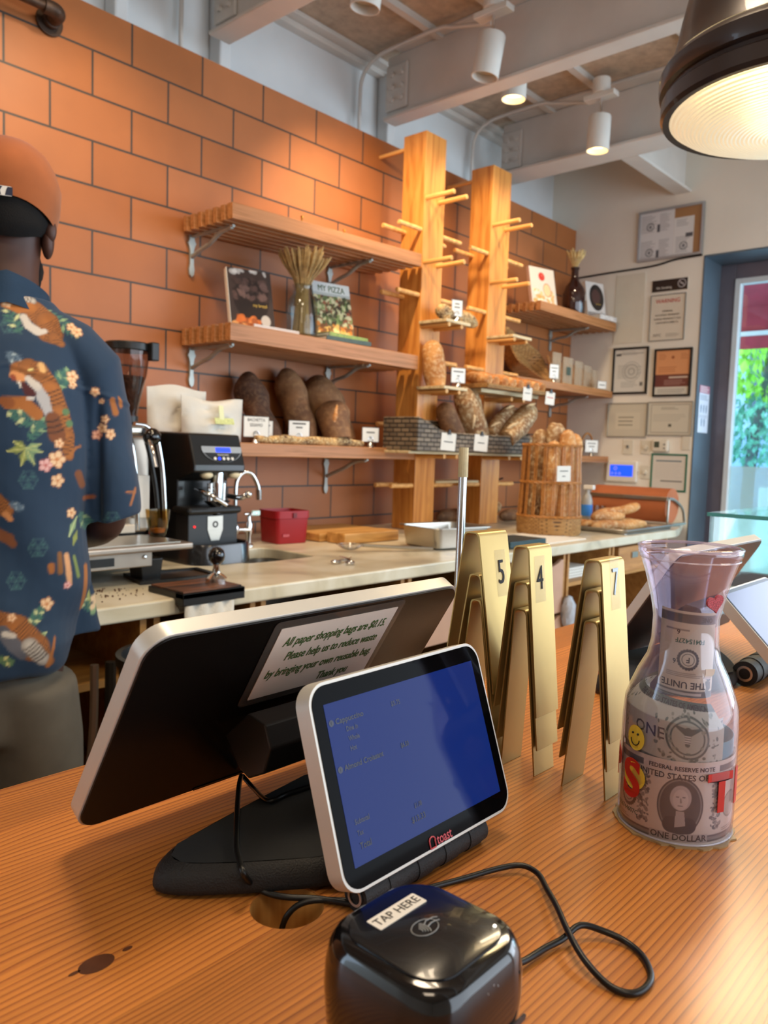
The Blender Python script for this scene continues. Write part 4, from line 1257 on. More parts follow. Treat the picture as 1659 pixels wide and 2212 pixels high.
m_redpaint = mat('red paint', 'C22A22', 0.4, var=0.08)
m_yellowpaint = mat('yellow paint', 'E8D048', 0.4, var=0.1)
bp_ = MB()
for k in range(24):
    a = 2 * PI * k / 24
bp_.add([on_jar(-0.78 + 0.26 * math.cos(2 * PI * k / 24), 1.1300 + 0.0095 * math.sin(2 * PI * k / 24), 0.0004) for k in range(24)], [tuple(range(24))])
build('yellow_daub', bp_, m_yellowpaint, jar)
for ch, u, z, s in (('S', -0.83, 1.1265, 0.036), ('P', -1.42, 1.131, 0.030), ('T', 0.82, 1.1265, 0.036), ('I', 1.30, 1.128, 0.034)):
    jar_text(ch, u, z, s, m_redpaint, 'painted_letter', bold=0.0012)
sm = MB().add([on_jar(-0.78 + 0.20 * math.cos(2 * PI * k / 28), 1.1570 + 0.0088 * math.sin(2 * PI * k / 28), 0.0005) for k in range(28)], [tuple(range(28))])
build('smiley_daub', sm, m_yellowpaint, jar)
fc = MB()
for du in (-0.06, 0.06):
    fc.ell(on_jar(-0.78 + du, 1.1600, 0.0009), 0.0008)
fc.tube([on_jar(-0.78 + 0.10 * math.cos(a), 1.1560 + 0.0042 * math.sin(a), 0.0009) for a in [PI + PI * k / 10 for k in range(11)]], 0.00035, 6)
build('smiley_face', fc, m_ink, jar)
hm = FM(on_jar(0.72, 1.2545, 0.0012), (-math.sin(VIEW + 0.72), math.cos(VIEW + 0.72), 0.25), (0, -0.1, 1))
heart = []
for k in range(40):
    a = 2 * PI * k / 40
    heart.append((0.0068 * (math.sin(a) ** 3), 0.0068 * (13 * math.cos(a) - 5 * math.cos(2 * a) - 2 * math.cos(3 * a) - math.cos(4 * a)) / 16))
hs_ = build('heart_sticker', MB().prism(heart[::-1], -0.0004, 0.0014, hm), mat('pink glitter foam', 'C25460', 0.45, var=0.5, vs=1500, bump=0.5, bs=1800), jar, bevel=0.0003)
build('torn_sticker', MB().prism([(-0.003, -0.0035), (0.0015, -0.004), (0.004, 0.0), (0.0038, 0.0038), (-0.0036, 0.004), (-0.0025, 0.0)], 0, 0.0005, FM(on_jar(0.62, 1.2065, 0.0006), (-math.sin(VIEW + 0.62), math.cos(VIEW + 0.62), 0), (0, -0.4, 1))), m_paper, jar)

# glass display case at the end of the counter
gc = thing('glass_case', 'glass pastry display case at the right end of the wooden counter', 'display case', (2.05, 0.25, 0))
m_caseglass = glassy('greenish case glass', 'F8FEFC', 0.01, 1.45, 0.5)
m_tealedge = mat('teal cut glass edge', '2E7C80', 0.2, var=0.05, coat=0.5)
build('cabinet', MB().box(1.56, 2.6, -0.1, 0.54, 0, 0.94), m_cab, gc, bevel=0.004)
build('top_glass', MB().box(1.55, 2.6, -0.1, 0.55, 1.243, 1.250), m_caseglass, gc)
build('front_edge', MB().box(1.5485, 1.5505, -0.1, 0.55, 1.243, 1.2505), m_tealedge, gc)
build('end_glass', MB().box(1.553, 1.558, -0.1, 0.545, 0.94, 1.243), m_caseglass, gc)
build('rear_glass', MB().box(1.56, 2.6, 0.54, 0.545, 0.94, 1.243), m_caseglass, gc)
build('inner_shelf', MB().box(1.60, 2.58, -0.05, 0.5, 1.09, 1.096), m_caseglass, gc)
for k in range(3):
    tr = thing('pastry_tray', ['steel tray on the upper shelf of the glass case', 'steel tray on the lower floor of the glass case', 'second steel tray deeper on the case floor'][k], 'tray', ((1.75, 0.3, 1.097), (1.75, 0.3, 0.942), (2.15, 0.3, 0.942))[k])
    L_ = ROOTM[tr].translation
    build('tray', MB().box(L_.x - 0.13, L_.x + 0.13, L_.y - 0.17, L_.y + 0.17, L_.z, L_.z + 0.012), m_steel, tr, bevel=0.003)
# ------------------------------------------------------------------ marble back counter and the cabinets below it
YF = 1.68
wt = thing('marble_worktop', 'long cream marble worktop along the tiled wall, with an undermounted sink', 'worktop', (2.4, 2.2, 0.925))
SK = [(1.60, 2.02), (1.93, 2.02), (1.93, 2.36), (1.60, 2.36)]
skr = [(1.765 + x, 2.19 + y) for x, y in rrect(0.33, 0.30, 0.05, 6)]
sl = MB().prism([(-0.6, YF), (4.28, YF), (4.40, YF + 0.03), (XF - 0.004, 1.90), (XF - 0.004, YW - 0.004), (-0.6, YW - 0.004)], ZB - 0.042, ZB, holes=[skr])
build('slab', sl, m_marble, wt, bevel=0.006, seg=3)
bs_ = MB().lathe([(0, 0)], 3)
sink = MB()
lp0 = [(x, y, ZB - 0.042) for x, y in skr]
lp1 = [(1.765 + x * 0.96, 2.19 + y * 0.96, ZB - 0.20) for x, y in rrect(0.33, 0.30, 0.05, 6)]
n_ = len(lp0)
sink.add(lp0 + lp1, [(k, (k + 1) % n_, n_ + (k + 1) % n_, n_ + k) for k in range(n_)] + [tuple(range(n_, 2 * n_))[::-1]])
build('sink_bowl', sink, m_steel, wt, smooth=True)
m_ply = wood('honey plywood', 'C28E4C', 'A8743A', axis=0, grain=30, rough=0.5)
m_beige = mat('beige laminate drawer', 'C49A80', 0.55, var=0.05)


def scoop(x0, x1, z0, z1, deep=0.035):
    pts = [(x0, z0), (x1, z0), (x1, z1)]
    n = 14
    for k in range(n + 1):
        t = k / n
        x = x1 - 0.02 - (x1 - x0 - 0.04) * t
        pts.append((x, z1 - deep * math.sin(PI * t) ** 0.7))
    pts.append((x0, z1))
    return pts


def base_unit(x0, x1, label, kind, mtl=None):
    t = thing('base_cabinet', label, 'cabinet', ((x0 + x1) / 2, 2.2, 0), group=None)
    c = MB().box(x0, x0 + 0.018, YF + 0.03, 2.6, 0.08, ZB - 0.044).box(x1 - 0.018, x1, YF + 0.03, 2.6, 0.08, ZB - 0.044).box(x0 + 0.018, x1 - 0.018, 2.58, 2.6, 0.08, ZB - 0.044).box(x0 + 0.018, x1 - 0.018, YF + 0.05, 2.58, 0.08, 0.10)
    build('carcass', c, m_ply, t, bevel=0.001)
    FMx = FM((0, YF + 0.045, 0), (1, 0, 0), (0, 0, 1))
    if kind == 'drawers':
        for z0, z1 in ((0.66, 0.895), (0.38, 0.645), (0.11, 0.365)):
            build('drawer', MB().prism(scoop(x0 + 0.02, x1 - 0.02, z0, z1), 0, 0.018, FMx), mtl or m_ply, t, bevel=0.001)
    elif kind == 'shelf':
        build('shelf', MB().box(x0 + 0.018, x1 - 0.018, YF + 0.05, 2.58, 0.76, 0.778), m_ply, t)
        build('shelf', MB().box(x0 + 0.018, x1 - 0.018, YF + 0.05, 2.58, 0.50, 0.518), m_ply, t)
    elif kind == 'door':
        d = build('door', MB().box(x0 + 0.004, x1 - 0.004, YF + 0.035, YF + 0.052, 0.09, 0.91), mtl or m_ply, t, bevel=0.001)
    return t


base_unit(-0.5, 0.62, 'plain plywood cabinet under the espresso machine, behind the worker', 'door')
base_unit(0.64, 1.04, 'dark open cabinet right of the worker under the marble worktop', 'shelf')
base_unit(1.06, 1.38, 'narrow plywood drawer unit under the knock box towel', 'drawers')
base_unit(1.40, 2.02, 'plywood drawer unit with scooped fronts under the sink', 'drawers')
base_unit(2.04, 2.66, 'plywood drawer unit half hidden by the steel rod', 'drawers', m_beige)
base_unit(2.68, 3.12, 'beige fronted drawer unit right of the steel rod', 'drawers', m_beige)
base_unit(3.14, 3.56, 'open plywood cabinet with papers on its shelf, right of the beige drawers', 'shelf')
base_unit(3.58, 4.24, 'open plywood cabinet holding a latched wooden box at the counter end', 'shelf')
wb_ = thing('wooden_box', 'small wooden box with a metal latch hanging at the end of the back counter', 'box', (3.86, 1.77, 0.779))
build('body', MB().box(3.66, 4.04, 1.715, 1.98, 0.779, 0.905), m_cab, wb_, bevel=0.003)
build('latch', MB().box(3.80, 3.87, 1.708, 1.716, 0.845, 0.875), m_steel, wb_, bevel=0.001)
for k in range(4):
    solo('paper_stack', MB().box(3.20, 3.50, 1.78 + 0.004 * k, 2.0, 0.779 + 0.012 * k, 0.790 + 0.012 * k), m_paper,
         ['bottom folded paper pile on the cabinet shelf beside the beige drawers', 'second folded paper pile up on the cabinet shelf', 'third folded paper pile up on the cabinet shelf', 'topmost folded paper pile on the cabinet shelf'][k], 'paper', bevel=0.003)
bag = MB().ell((0, 0, 0), (0.035, 0.03, 0.075), n=20, m=14)
rnd = random.Random(9)
bag.v = [(x + rnd.uniform(-0.004, 0.004), y + rnd.uniform(-0.004, 0.004), z) for x, y, z in bag.v]
bag.v = [(x + 3.12, y + 1.685, z + 0.66) for x, y, z in bag.v]
solo('plastic_bag', bag, mat('crumpled translucent plastic', 'D8DCE4', 0.25, var=0.1, vs=60, trans=0.3, bump=0.6), 'small crumpled white plastic bag hanging low behind the gold number stands', 'bag', smooth=True)

# ------------------------------------------------------------------ wall shelves
def bracket(parent, x, z, h, d=0.27):
    """cast iron bracket under a shelf: wall leg with lobes, arm and curved brace"""
    mb = MB()
    prof_ = [(-0.010, 0), (-0.013, -0.02), (-0.019, -0.032), (-0.013, -0.045), (-0.009, -0.06), (-0.009, -h + 0.05), (-0.013, -h + 0.03), (-0.010, -h + 0.01), (0, -h)]
    pts = prof_ + [(-a, b) for a, b in reversed(prof_[:-1])]
    mb.prism(pts, 0, 0.012, FRONT(x, YW - 0.001, z))
    mb.box(x - 0.006, x + 0.006, YW - 0.012 - d, YW - 0.012, z - 0.012, z - 0.001)
    mb.tube([(x, YW - 0.015, z - h * 0.52), (x, YW - 0.07, z - h * 0.40), (x, YW - 0.13, z - 0.05), (x, YW - 0.2, z - 0.018), (x, YW - d, z - 0.008)], 0.009, 8, sub=5)
    b = build('bracket', mb, m_castiron, parent, bevel=0.0015)
    build('bolt', MB().ell((x, YW - d, z - 0.004), 0.008, n=12, m=8), m_chrome, b)
    return b


def slat_shelf(x0, x1, z, th, label, zr=0.0, slats=7, closed=False, br=(), h=0.16):
    t = thing('wall_shelf', label, 'shelf', ((x0 + x1) / 2, 2.58, z - th))
    M_ = Matrix.Translation((x0, 0, z)) @ Matrix.Rotation(-zr, 4, 'Y')
    if slats == 1:
        build('board', MB().box(0, x1 - x0, 2.416, YW - 0.002, -th, 0, M_), m_shelf, t, bevel=0.003)
    else:
        for k in range(slats):
            y = 2.416 + k * 0.0485
            w = 0.034 if k == 0 else 0.025
            build('slat', MB().box(0, x1 - x0, y, y + w, -th, 0, M_), m_shelf, t, bevel=0.002)
        for fx_ in (0.3, 0.7):
            build('batten', MB().box((x1 - x0) * fx_ - 0.012, (x1 - x0) * fx_ + 0.012, 2.43, YW - 0.004, -th + 0.004, -0.012, M_), m_shelf, t)
    for bx, dz in br:
        bracket(t, bx, z - th + dz, h)
    return t


slat_shelf(1.808, 2.90, 2.240, 0.058, 'topmost slatted wooden shelf on the tile, empty', zr=0.030, br=((1.86, 0.0), (2.625, 0.024)), h=0.165)
slat_shelf(1.808, 2.90, 1.806, 0.066, 'slatted wooden shelf carrying cookbooks and a jar of wheat', zr=-0.004, br=((1.865, 0), (2.63, 0)), h=0.16)
slat_shelf(1.50, 2.90, 1.362, 0.052, 'lower board shelf with dark loaves and a long flat bread', slats=1, br=((2.633, 0), (1.75, 0)), h=0.178)
slat_shelf(3.975, 4.93, 2.232, 0.053, 'slatted wooden shelf at the right end of the tile, with a bottle and books', br=((4.66, 0),), h=0.14)
slat_shelf(3.76, 4.93, 1.786, 0.042, 'board shelf right of the bread posts with a tilted wicker basket', slats=1, br=((4.70, 0),), h=0.14)
slat_shelf(3.90, 4.92, 1.356, 0.040, 'lowest board shelf behind the tall baguette basket', slats=1, br=((4.66, 0),), h=0.14)
for x in (2.16, 2.40, 2.72):
    solo('brass_hook', MB().cyl((x, 2.43, 2.253), (x, 2.43, 2.268), 0.004, n=8).ell((x, 2.43, 2.27), 0.006, n=10, m=6), mat('brass', 'C89040', 0.3, 0.9, var=0) if x == 2.16 else bpy.data.materials['brass'],
         {2.16: 'leftmost little brass hook on the empty top shelf', 2.40: 'middle little brass hook on the empty top shelf', 2.72: 'rightmost little brass hook on the empty top shelf'}[x], 'hook')

# ------------------------------------------------------------------ bread posts with dowels
def post(x0, x1, label):
    t = thing('bread_post', label, 'post', ((x0 + x1) / 2, 2.52, ZB + 0.001))
    build('post', MB().box(x0, x1, 2.45, 2.59, ZB + 0.001, 2.857), m_oak, t, bevel=0.002)
    xa, xb = x0 + 0.016, x1 - 0.04
    ZF_ = (2.55, 2.25, 1.947, 1.637, 1.33)
    ZS_ = (2.403, 2.097, 1.795, 1.475, 1.183)
    for z in ZF_:
        for x in (xa, xb):
            build('dowel', MB().cyl((x, 2.455, z), (x, 2.285, z), 0.0112, n=16), m_peg, t, smooth=True, bevel=0.0015, seg=1)
    for z in ZS_:
        for y in (2.467, 2.566):
            build('dowel', MB().cyl((x0 + 0.005, y, z), (x0 - 0.158, y, z), 0.0112, n=16), m_peg, t, smooth=True, bevel=0.0015, seg=1)
            build('dowel', MB().cyl((x1 - 0.005, y, z), (x1 + 0.162, y, z), 0.0112, n=16), m_peg, t, smooth=True, bevel=0.0015, seg=1)
    for z in (2.80,):
        build('wall_dowel', MB().cyl((x0 + 0.012, 2.585, z), (x0 + 0.012, YW - 0.001, z), 0.010, n=16), m_peg, t, smooth=True)
    return t


post(2.946, 3.100, 'tall square fir post with rows of dowels, left one of the pair')
post(3.503, 3.675, 'tall square fir post with rows of dowels, right one of the pair')
m_board = wood('pale bread board', 'DCC9A0', 'B99F74', axis=0, grain=50, rough=0.6)
def board(x0, x1, y0, y1, z, label, th=0.014):
    return solo('bread_board', MB().box(x0, x1, y0, y1, z, z + th), m_board, label, 'board', bevel=0.002)


board(2.935, 3.125, 2.282, 2.45, 1.9568, 'thin board on dowels under the cut seeded loaf')
board(2.935, 3.12, 2.282, 2.45, 1.6468, 'thin board on dowels under the upright pale loaf')
board(3.50, 3.68, 2.282, 2.45, 1.9568, 'empty thin board on the dowels of the right post')
board(2.68, 3.72, 2.27, 2.45, 1.3398, 'long thin board carrying the dark basket across both posts', th=0.013)
board(3.12, 3.49, 2.455, 2.60, 1.1928, 'empty thin board between the feet of the bread posts', th=0.012)

# ------------------------------------------------------------------ bread
def crust(name, base, dark, pale, scale=9.0, flour=0.5):
    m, N, L, B = bsdf(name)
    tc = N.new('ShaderNodeTexCoord')
    n1 = N.new('ShaderNodeTexNoise'); n1.inputs['Scale'].default_value = scale; n1.inputs['Detail'].default_value = 8
    n2 = N.new('ShaderNodeTexNoise'); n2.inputs['Scale'].default_value = scale * 6; n2.inputs['Detail'].default_value = 5
    L.new(tc.outputs['Object'], n1.inputs['Vector']); L.new(tc.outputs['Object'], n2.inputs['Vector'])
    r1 = N.new('ShaderNodeValToRGB'); e = r1.color_ramp.elements
    e[0].position, e[1].position = 0.36, 0.66
    e[0].color, e[1].color = (*lin(dark), 1), (*lin(base), 1)
    L.new(n1.outputs['Fac'], r1.inputs['Fac'])
    r2 = N.new('ShaderNodeValToRGB'); e = r2.color_ramp.elements
    e[0].position, e[1].position = 0.48, 0.68
    e[0].color, e[1].color = (0, 0, 0, 1), (flour, flour, flour, 1)
    L.new(n2.outputs['Fac'], r2.inputs['Fac'])
    mx = N.new('ShaderNodeMixRGB'); mx.inputs['Color2'].default_value = (*lin(pale), 1)
    L.new(r2.outputs['Color'], mx.inputs['Fac']); L.new(r1.outputs['Color'], mx.inputs['Color1'])
    L.new(mx.outputs['Color'], B.inputs['Base Color'])
    bp = N.new('ShaderNodeBump'); bp.inputs['Strength'].default_value = 0.5; bp.inputs['Distance'].default_value = 0.006
    L.new(n2.outputs['Fac'], bp.inputs['Height']); L.new(bp.outputs['Normal'], B.inputs['Normal'])
    B.inputs['Roughness'].default_value = 0.75
    return m


m_bag = crust('golden baguette crust', 'D39A58', 'B0713A', 'E6C89A', 11, 0.6)
m_rustic = crust('floured rustic crust', 'AE8454', '7A5230', 'DCC8A0', 10, 0.8)
m_darkloaf = crust('dark rye crust', '5C3A24', '3A2316', '8A6A4C', 12, 0.35)
m_brownloaf = crust('brown loaf crust', '8E6440', '64432A', 'A98258', 8, 0.4)
m_gold = crust('golden roll crust', 'CC8A42', 'A05E28', 'E6C08C', 12, 0.5)
m_seed = crust('seeded crust', 'C99A5A', '5A3A20', 'F0DCA8', 26, 0.9)
m_slash = mat('pale score mark', 'E6C596', 0.8, var=0.1, vs=60)


def loaf(name, label, pts, r, mt, group=None, flat=1.0, slashes=0, seed=0, cat='bread', bumpy=0.06, smat=None):
    """bread along a path with radii r, lightly irregular; scores are parts"""
    rnd = random.Random(seed)
    P = [Vector(p) for p in pts]
    mb = MB().tube(P, r, 16, sub=6)
    c = sum(P, Vector()) / len(P)
    ph = [rnd.uniform(0, 6) for _ in range(6)]
    out = []
    for v in mb.v:
        v = Vector(v)
        k = 1 + 0
        d = Vector((math.sin(40 * v.y + ph[0] + 30 * v.z), math.sin(36 * v.z + ph[1] + 20 * v.x), math.sin(38 * v.x + ph[2] + 25 * v.y))) * (max(r if isinstance(r, (list, tuple)) else [r]) * bumpy)
        out.append(v + d)
    mb.v = out
    t = thing(name, label, cat, tuple(Vector((c.x, c.y, min(v.z for v in out)))), group=group)
    build('crust', mb, mt, t, smooth=True, angle=80)
    if slashes:
        Rr = max(r if isinstance(r, (list, tuple)) else [r])
        n = len(P)
        toc = (CAM - c).normalized() * 0.75 + Vector((0, 0, 0.5))
        for k in range(slashes):
            f = (k + 0.7) / (slashes + 0.4) * (n - 1)
            i = min(int(f), n - 2)
            p = P[i].lerp(P[i + 1], f - i)
            ax = (P[i + 1] - P[i]).normalized()
            o = (toc - ax * toc.dot(ax)).normalized()
            q = p + o * Rr * 0.90
            s_ = ax.cross(o)
            L_ = Rr * 1.25
            build('score', MB().tube([q - ax * L_ * 0.55 - s_ * Rr * 0.28 - o * Rr * 0.08, q, q + ax * L_ * 0.55 + s_ * Rr * 0.28 - o * Rr * 0.08], [Rr * 0.05, Rr * 0.16, Rr * 0.05], 8, sub=4), smat or m_slash, t, smooth=True)
    return t


def tapered(a, b, r, n=10, bend=0.0, side=(0, 0, 1), blunt=0.35, pw=2.8):
    """path and radii of a loaf; blunt >= 0.9 keeps the lower end full"""
    a, b, s = Vector(a), Vector(b), Vector(side)
    P, Q = [], []
    for k in range(n + 1):
        t = 0.5 - 0.5 * math.cos(PI * k / n)
        P.append(a.lerp(b, t) + s * bend * math.sin(PI * t))
        q = r * max(0.12, (1 - abs(2 * t - 1) ** pw) ** 0.5)
        if blunt >= 0.9 and t < 0.5: q = r * (0.80 + 0.20 * math.sin(PI * t))
        Q.append(q)
    return P, Q


# dark loaves leaning on the wall above the lower shelf
P, Q = tapered((2.135, 2.56, 1.365), (2.085, 2.70, 1.655), 0.060, blunt=0.9, pw=5); loaf('rye_loaf', 'very dark knobbly rye loaf leaning on the tile behind the sesame sign', P, Q, m_darkloaf, bumpy=0.12, seed=1)
P, Q = tapered((2.335, 2.56, 1.365), (2.315, 2.70, 1.70), 0.066, blunt=0.9, pw=4); loaf('rustic_loaf', 'long greyish brown loaf leaning upright on the tile, left of the wide loaf', P, Q, m_brownloaf, seed=2)
P, Q = tapered((2.54, 2.56, 1.37), (2.48, 2.70, 1.675), 0.092, blunt=0.9, pw=3.2); loaf('rustic_loaf', 'widest brown loaf leaning on the tile at the right of the lower shelf', P, Q, m_brownloaf, seed=3, slashes=0)
P, Q = tapered((2.44, 2.475, 1.39), (2.435, 2.53, 1.555), 0.074, blunt=0.9, pw=3); loaf('rustic_loaf', 'shorter scored brown loaf standing in front of the two leaning loaves', P, Q, m_brownloaf, seed=4, slashes=1, smat=m_bag)
loaf('flat_bread', 'long thin golden flat bread lying along the lower shelf edge', [(1.96, 2.445, 1.378), (2.10, 2.44, 1.380), (2.25, 2.45, 1.379), (2.40, 2.44, 1.380), (2.56, 2.445, 1.377)], [0.013, 0.018, 0.017, 0.020, 0.014], m_seed, seed=5, bumpy=0.12)


def price_card(x, y, z, w, h, lines, label, facing='FRONT', stand=True, tilt=0.0, col_='E6E4DC', tint=None):
    t = thing('sign_card', label, 'sign', (x, y, z))
    zz = z + (0.022 if stand else 0)
    M_ = FM((x, y, zz + h / 2), (1, -0.35, 0), (0, 0.0, 1)) @ Matrix.Rotation(tilt, 4, 'Z')
    build('card', MB().prism(rrect(w, h, 0.002, 2), -0.0006, 0.0006, M_), mat('white card', col_, 0.4, var=0.02) if 'white card' not in bpy.data.materials else bpy.data.materials['white card'], t)
    build('card_border', MB().prism(rrect(w, h, 0.002, 2), 0.0006, 0.0009, M_, holes=[rrect(w - 0.004, h - 0.004, 0.001, 2)]), m_inkgrey, t)
    for s_, v, size in lines:
        if isinstance(s_, str):
            text(s_, size, m_ink, M_ @ Matrix.Translation((0, v, 0.001)), t, ext=0.0001, sx=0.85)
        else:       # writing too blurred to read
            build('blurred_writing', MB().prism(rrect(s_, size * 0.5, 0.001, 2), 0.0008, 0.0011, M_ @ Matrix.Translation((0, v, 0))), m_inkgrey, t)
    if stand:
        build('clip_stand', MB().tube([M_ @ Vector((0.012 * math.cos(a), -h / 2 + 0.012 + 0.012 * math.sin(a), 0.003)) for a in [2 * PI * k / 16 for k in range(17)]], 0.0013, 6).lathe([(0, 0), (0.017, 0), (0.015, 0.006), (0.008, 0.018), (0, 0.022)], 20, Matrix.Translation((x, y, z))), m_chrome, t, smooth=True)
    return t


price_card(1.965, 2.45, 1.363, 0.105, 0.082, (('BACHETTA', 0.026, 0.017), ('SESAMO', 0.006, 0.017), ('$3.50', -0.024, 0.012)), 'wide white card in a chrome clip right of the white coffee bags')
price_card(2.055, 2.50, 1.363, 0.060, 0.070, ((.035, 0.015, 0.012),), 'small blank looking card half hidden behind the wide white card')
price_card(2.225, 2.49, 1.363, 0.095, 0.078, ((.06, 0.026, 0.014), (.03, 0.010, 0.012)), 'pale card in front of the very dark rye loaf')
price_card(2.60, 2.43, 1.363, 0.085, 0.066, ((.042, 0.010, 0.013), (.015, -0.012, 0.010)), 'white card in a chrome clip at the right end of the flat bread')

# breads on the posts
P, Q = tapered((2.965, 2.33, 2.010), (3.30, 2.38, 2.002), 0.036, blunt=0.9)
loaf('seeded_loaf', 'seed crusted loaf with its cut end showing, on the upper left board', P, Q, m_seed, seed=6, bumpy=0.1)
solo('bread_half', MB().ell((2.965, 2.325, 2.008), (0.052, 0.030, 0.036)), m_seed, 'round seeded end piece in front on the upper left board', 'bread', smooth=True)
price_card(3.035, 2.30, 1.971, 0.062, 0.078, ((.026, 0.020, 0.012), (.032, 0.004, 0.012)), 'small card standing before the seeded loaf on the upper board')
P, Q = tapered((2.985, 2.37, 1.664), (2.975, 2.40, 1.880), 0.056, blunt=0.9, pw=3.2); loaf('upright_loaf', 'smooth golden loaf standing upright on the middle board of the left post', P, Q, m_bag, seed=7, bumpy=0.04, slashes=0)
price_card(3.065, 2.30, 1.661, 0.082, 0.072, ((.058, 0.018, 0.013), (.015, -0.002, 0.012)), 'pale card in a clip beside the upright golden loaf')

# dark woven basket across the posts
def weave(name, c1, c2, sx=60, sz=90):
    m, N, L, B = bsdf(name)
    tc = N.new('ShaderNodeTexCoord')
    mp = N.new('ShaderNodeMapping'); mp.inputs['Rotation'].default_value = (R(90), 0, 0)
    L.new(tc.outputs['Object'], mp.inputs['Vector'])
    bt = N.new('ShaderNodeTexBrick'); bt.offset = 0.5
    bt.inputs['Scale'].default_value = 1
    bt.inputs['Brick Width'].default_value = 1.0 / sx * 2
    bt.inputs['Row Height'].default_value = 1.0 / sz
    bt.inputs['Mortar Size'].default_value = 0.22 / sz
    bt.inputs['Mortar Smooth'].default_value = 0.8
    bt.inputs['Color1'].default_value = (*lin(c1), 1); bt.inputs['Color2'].default_value = (*lin(c2), 1)
    bt.inputs['Mortar'].default_value = (*[x * 0.3 for x in lin(c2)], 1)
    sep = N.new('ShaderNodeSeparateXYZ'); L.new(tc.outputs['Object'], sep.inputs[0])
    ad = N.new('ShaderNodeMath'); ad.operation = 'ADD'; L.new(sep.outputs[0], ad.inputs[0]); L.new(sep.outputs[1], ad.inputs[1])
    cb_ = N.new('ShaderNodeCombineXYZ'); L.new(ad.outputs[0], cb_.inputs[0]); L.new(sep.outputs[2], cb_.inputs[1])
    L.new(cb_.outputs[0], bt.inputs['Vector'])
    L.new(bt.outputs['Color'], B.inputs['Base Color'])
    bp = N.new('ShaderNodeBump'); bp.inputs['Strength'].default_value = 1.0; bp.inputs['Distance'].default_value = 0.004; bp.invert = True
    L.new(bt.outputs['Fac'], bp.inputs['Height']); L.new(bp.outputs['Normal'], B.inputs['Normal'])
    B.inputs['Roughness'].default_value = 0.6
    return m


m_weave_dark = weave('dark woven strips', '8A7862', '5C4E40', 42, 50)
m_weave_gold = weave('golden wicker', 'D2A060', 'B27E42', 90, 110)
bk = thing('woven_basket', 'dark grey woven basket with a dipped front, full of loaves, across both posts', 'basket', (3.15, 2.33, 1.353))
x0, x1, y0, y1, zb_ = 2.70, 3.63, 2.24, 2.44, 1.353
def wallp(a, b, ht, name):
    n = 24
    vs, fs = [], []
    for k in range(n + 1):
        t = k / n
        p = Vector(a).lerp(Vector(b), t)
        vs += [(p.x, p.y, zb_), (p.x, p.y, zb_ + ht(t))]
    for k in range(n): fs.append((2 * k, 2 * k + 2, 2 * k + 3, 2 * k + 1))
    o = build(name, MB().add(vs, fs), m_weave_dark, bk)
    s_ = o.modifiers.new('sol', 'SOLIDIFY'); s_.thickness = 0.008; s_.offset = 0
    rim = MB().tube([vs[2 * k + 1] for k in range(0, n + 1, 2)], 0.006, 8, sub=2)
    build('rim', rim, m_weave_dark, bk, smooth=True)
def w3(a): return (a[0], a[1], 0)
wallp(w3((x0, y0)), w3((x1, y0)), lambda t: 0.084 + 0.062 * math.exp(-(t / 0.13) ** 2) + 0.010 * math.exp(-((1 - t) / 0.08) ** 2), 'front_wall')
wallp(w3((x0, y1)), w3((x1, y1)), lambda t: 0.145, 'back_wall')
wallp(w3((x0, y0)), w3((x0, y1)), lambda t: 0.145, 'side_wall')
wallp(w3((x1, y0)), w3((x1, y1)), lambda t: 0.095 + 0.05 * t, 'side_wall')
build('floor', MB().box(x0, x1, y0, y1, zb_, zb_ + 0.006), m_weave_dark, bk)
P, Q = tapered((3.15, 2.34, 1.372), (3.075, 2.40, 1.59), 0.055, blunt=0.9, pw=3.5); loaf('basket_loaf', 'dark brown loaf standing leftmost in the grey woven basket', P, Q, m_brownloaf, seed=11)
P, Q = tapered((3.30, 2.32, 1.372), (3.20, 2.38, 1.675), 0.066, blunt=0.9, pw=3.5); loaf('basket_loaf', 'tall floury loaf leaning back in the middle of the grey basket', P, Q, m_rustic, seed=12, slashes=1)
P, Q = tapered((3.385, 2.36, 1.372), (3.30, 2.41, 1.68), 0.050, blunt=0.9, pw=3.5); loaf('basket_loaf', 'tall floury loaf just right of and behind the middle one', P, Q, m_rustic, seed=13)
P, Q = tapered((3.40, 2.335, 1.44), (3.68, 2.385, 1.60), 0.048, blunt=0.9, pw=3.5); loaf('basket_loaf', 'floury loaf slanting to the right, upper of the two slanted ones', P, Q, m_rustic, seed=14, slashes=2)
P, Q = tapered((3.45, 2.27, 1.42), (3.80, 2.33, 1.61), 0.062, blunt=0.9, pw=3.5); loaf('basket_loaf', 'thick floury loaf slanting to the right over the basket edge', P, Q, m_rustic, seed=15, slashes=2)
P, Q = tapered((2.80, 2.34, 1.400), (3.08, 2.34, 1.400), 0.040, blunt=0.8); loaf('basket_loaf', 'golden loaf lying at the left inside the grey woven basket', P, Q, m_gold, seed=16)
P, Q = tapered((3.69, 2.34, 1.40), (3.86, 2.36, 1.415), 0.045, blunt=0.8); loaf('small_loaf', 'small floury loaf at the right end beside the grey basket', P, Q, m_rustic, seed=17)


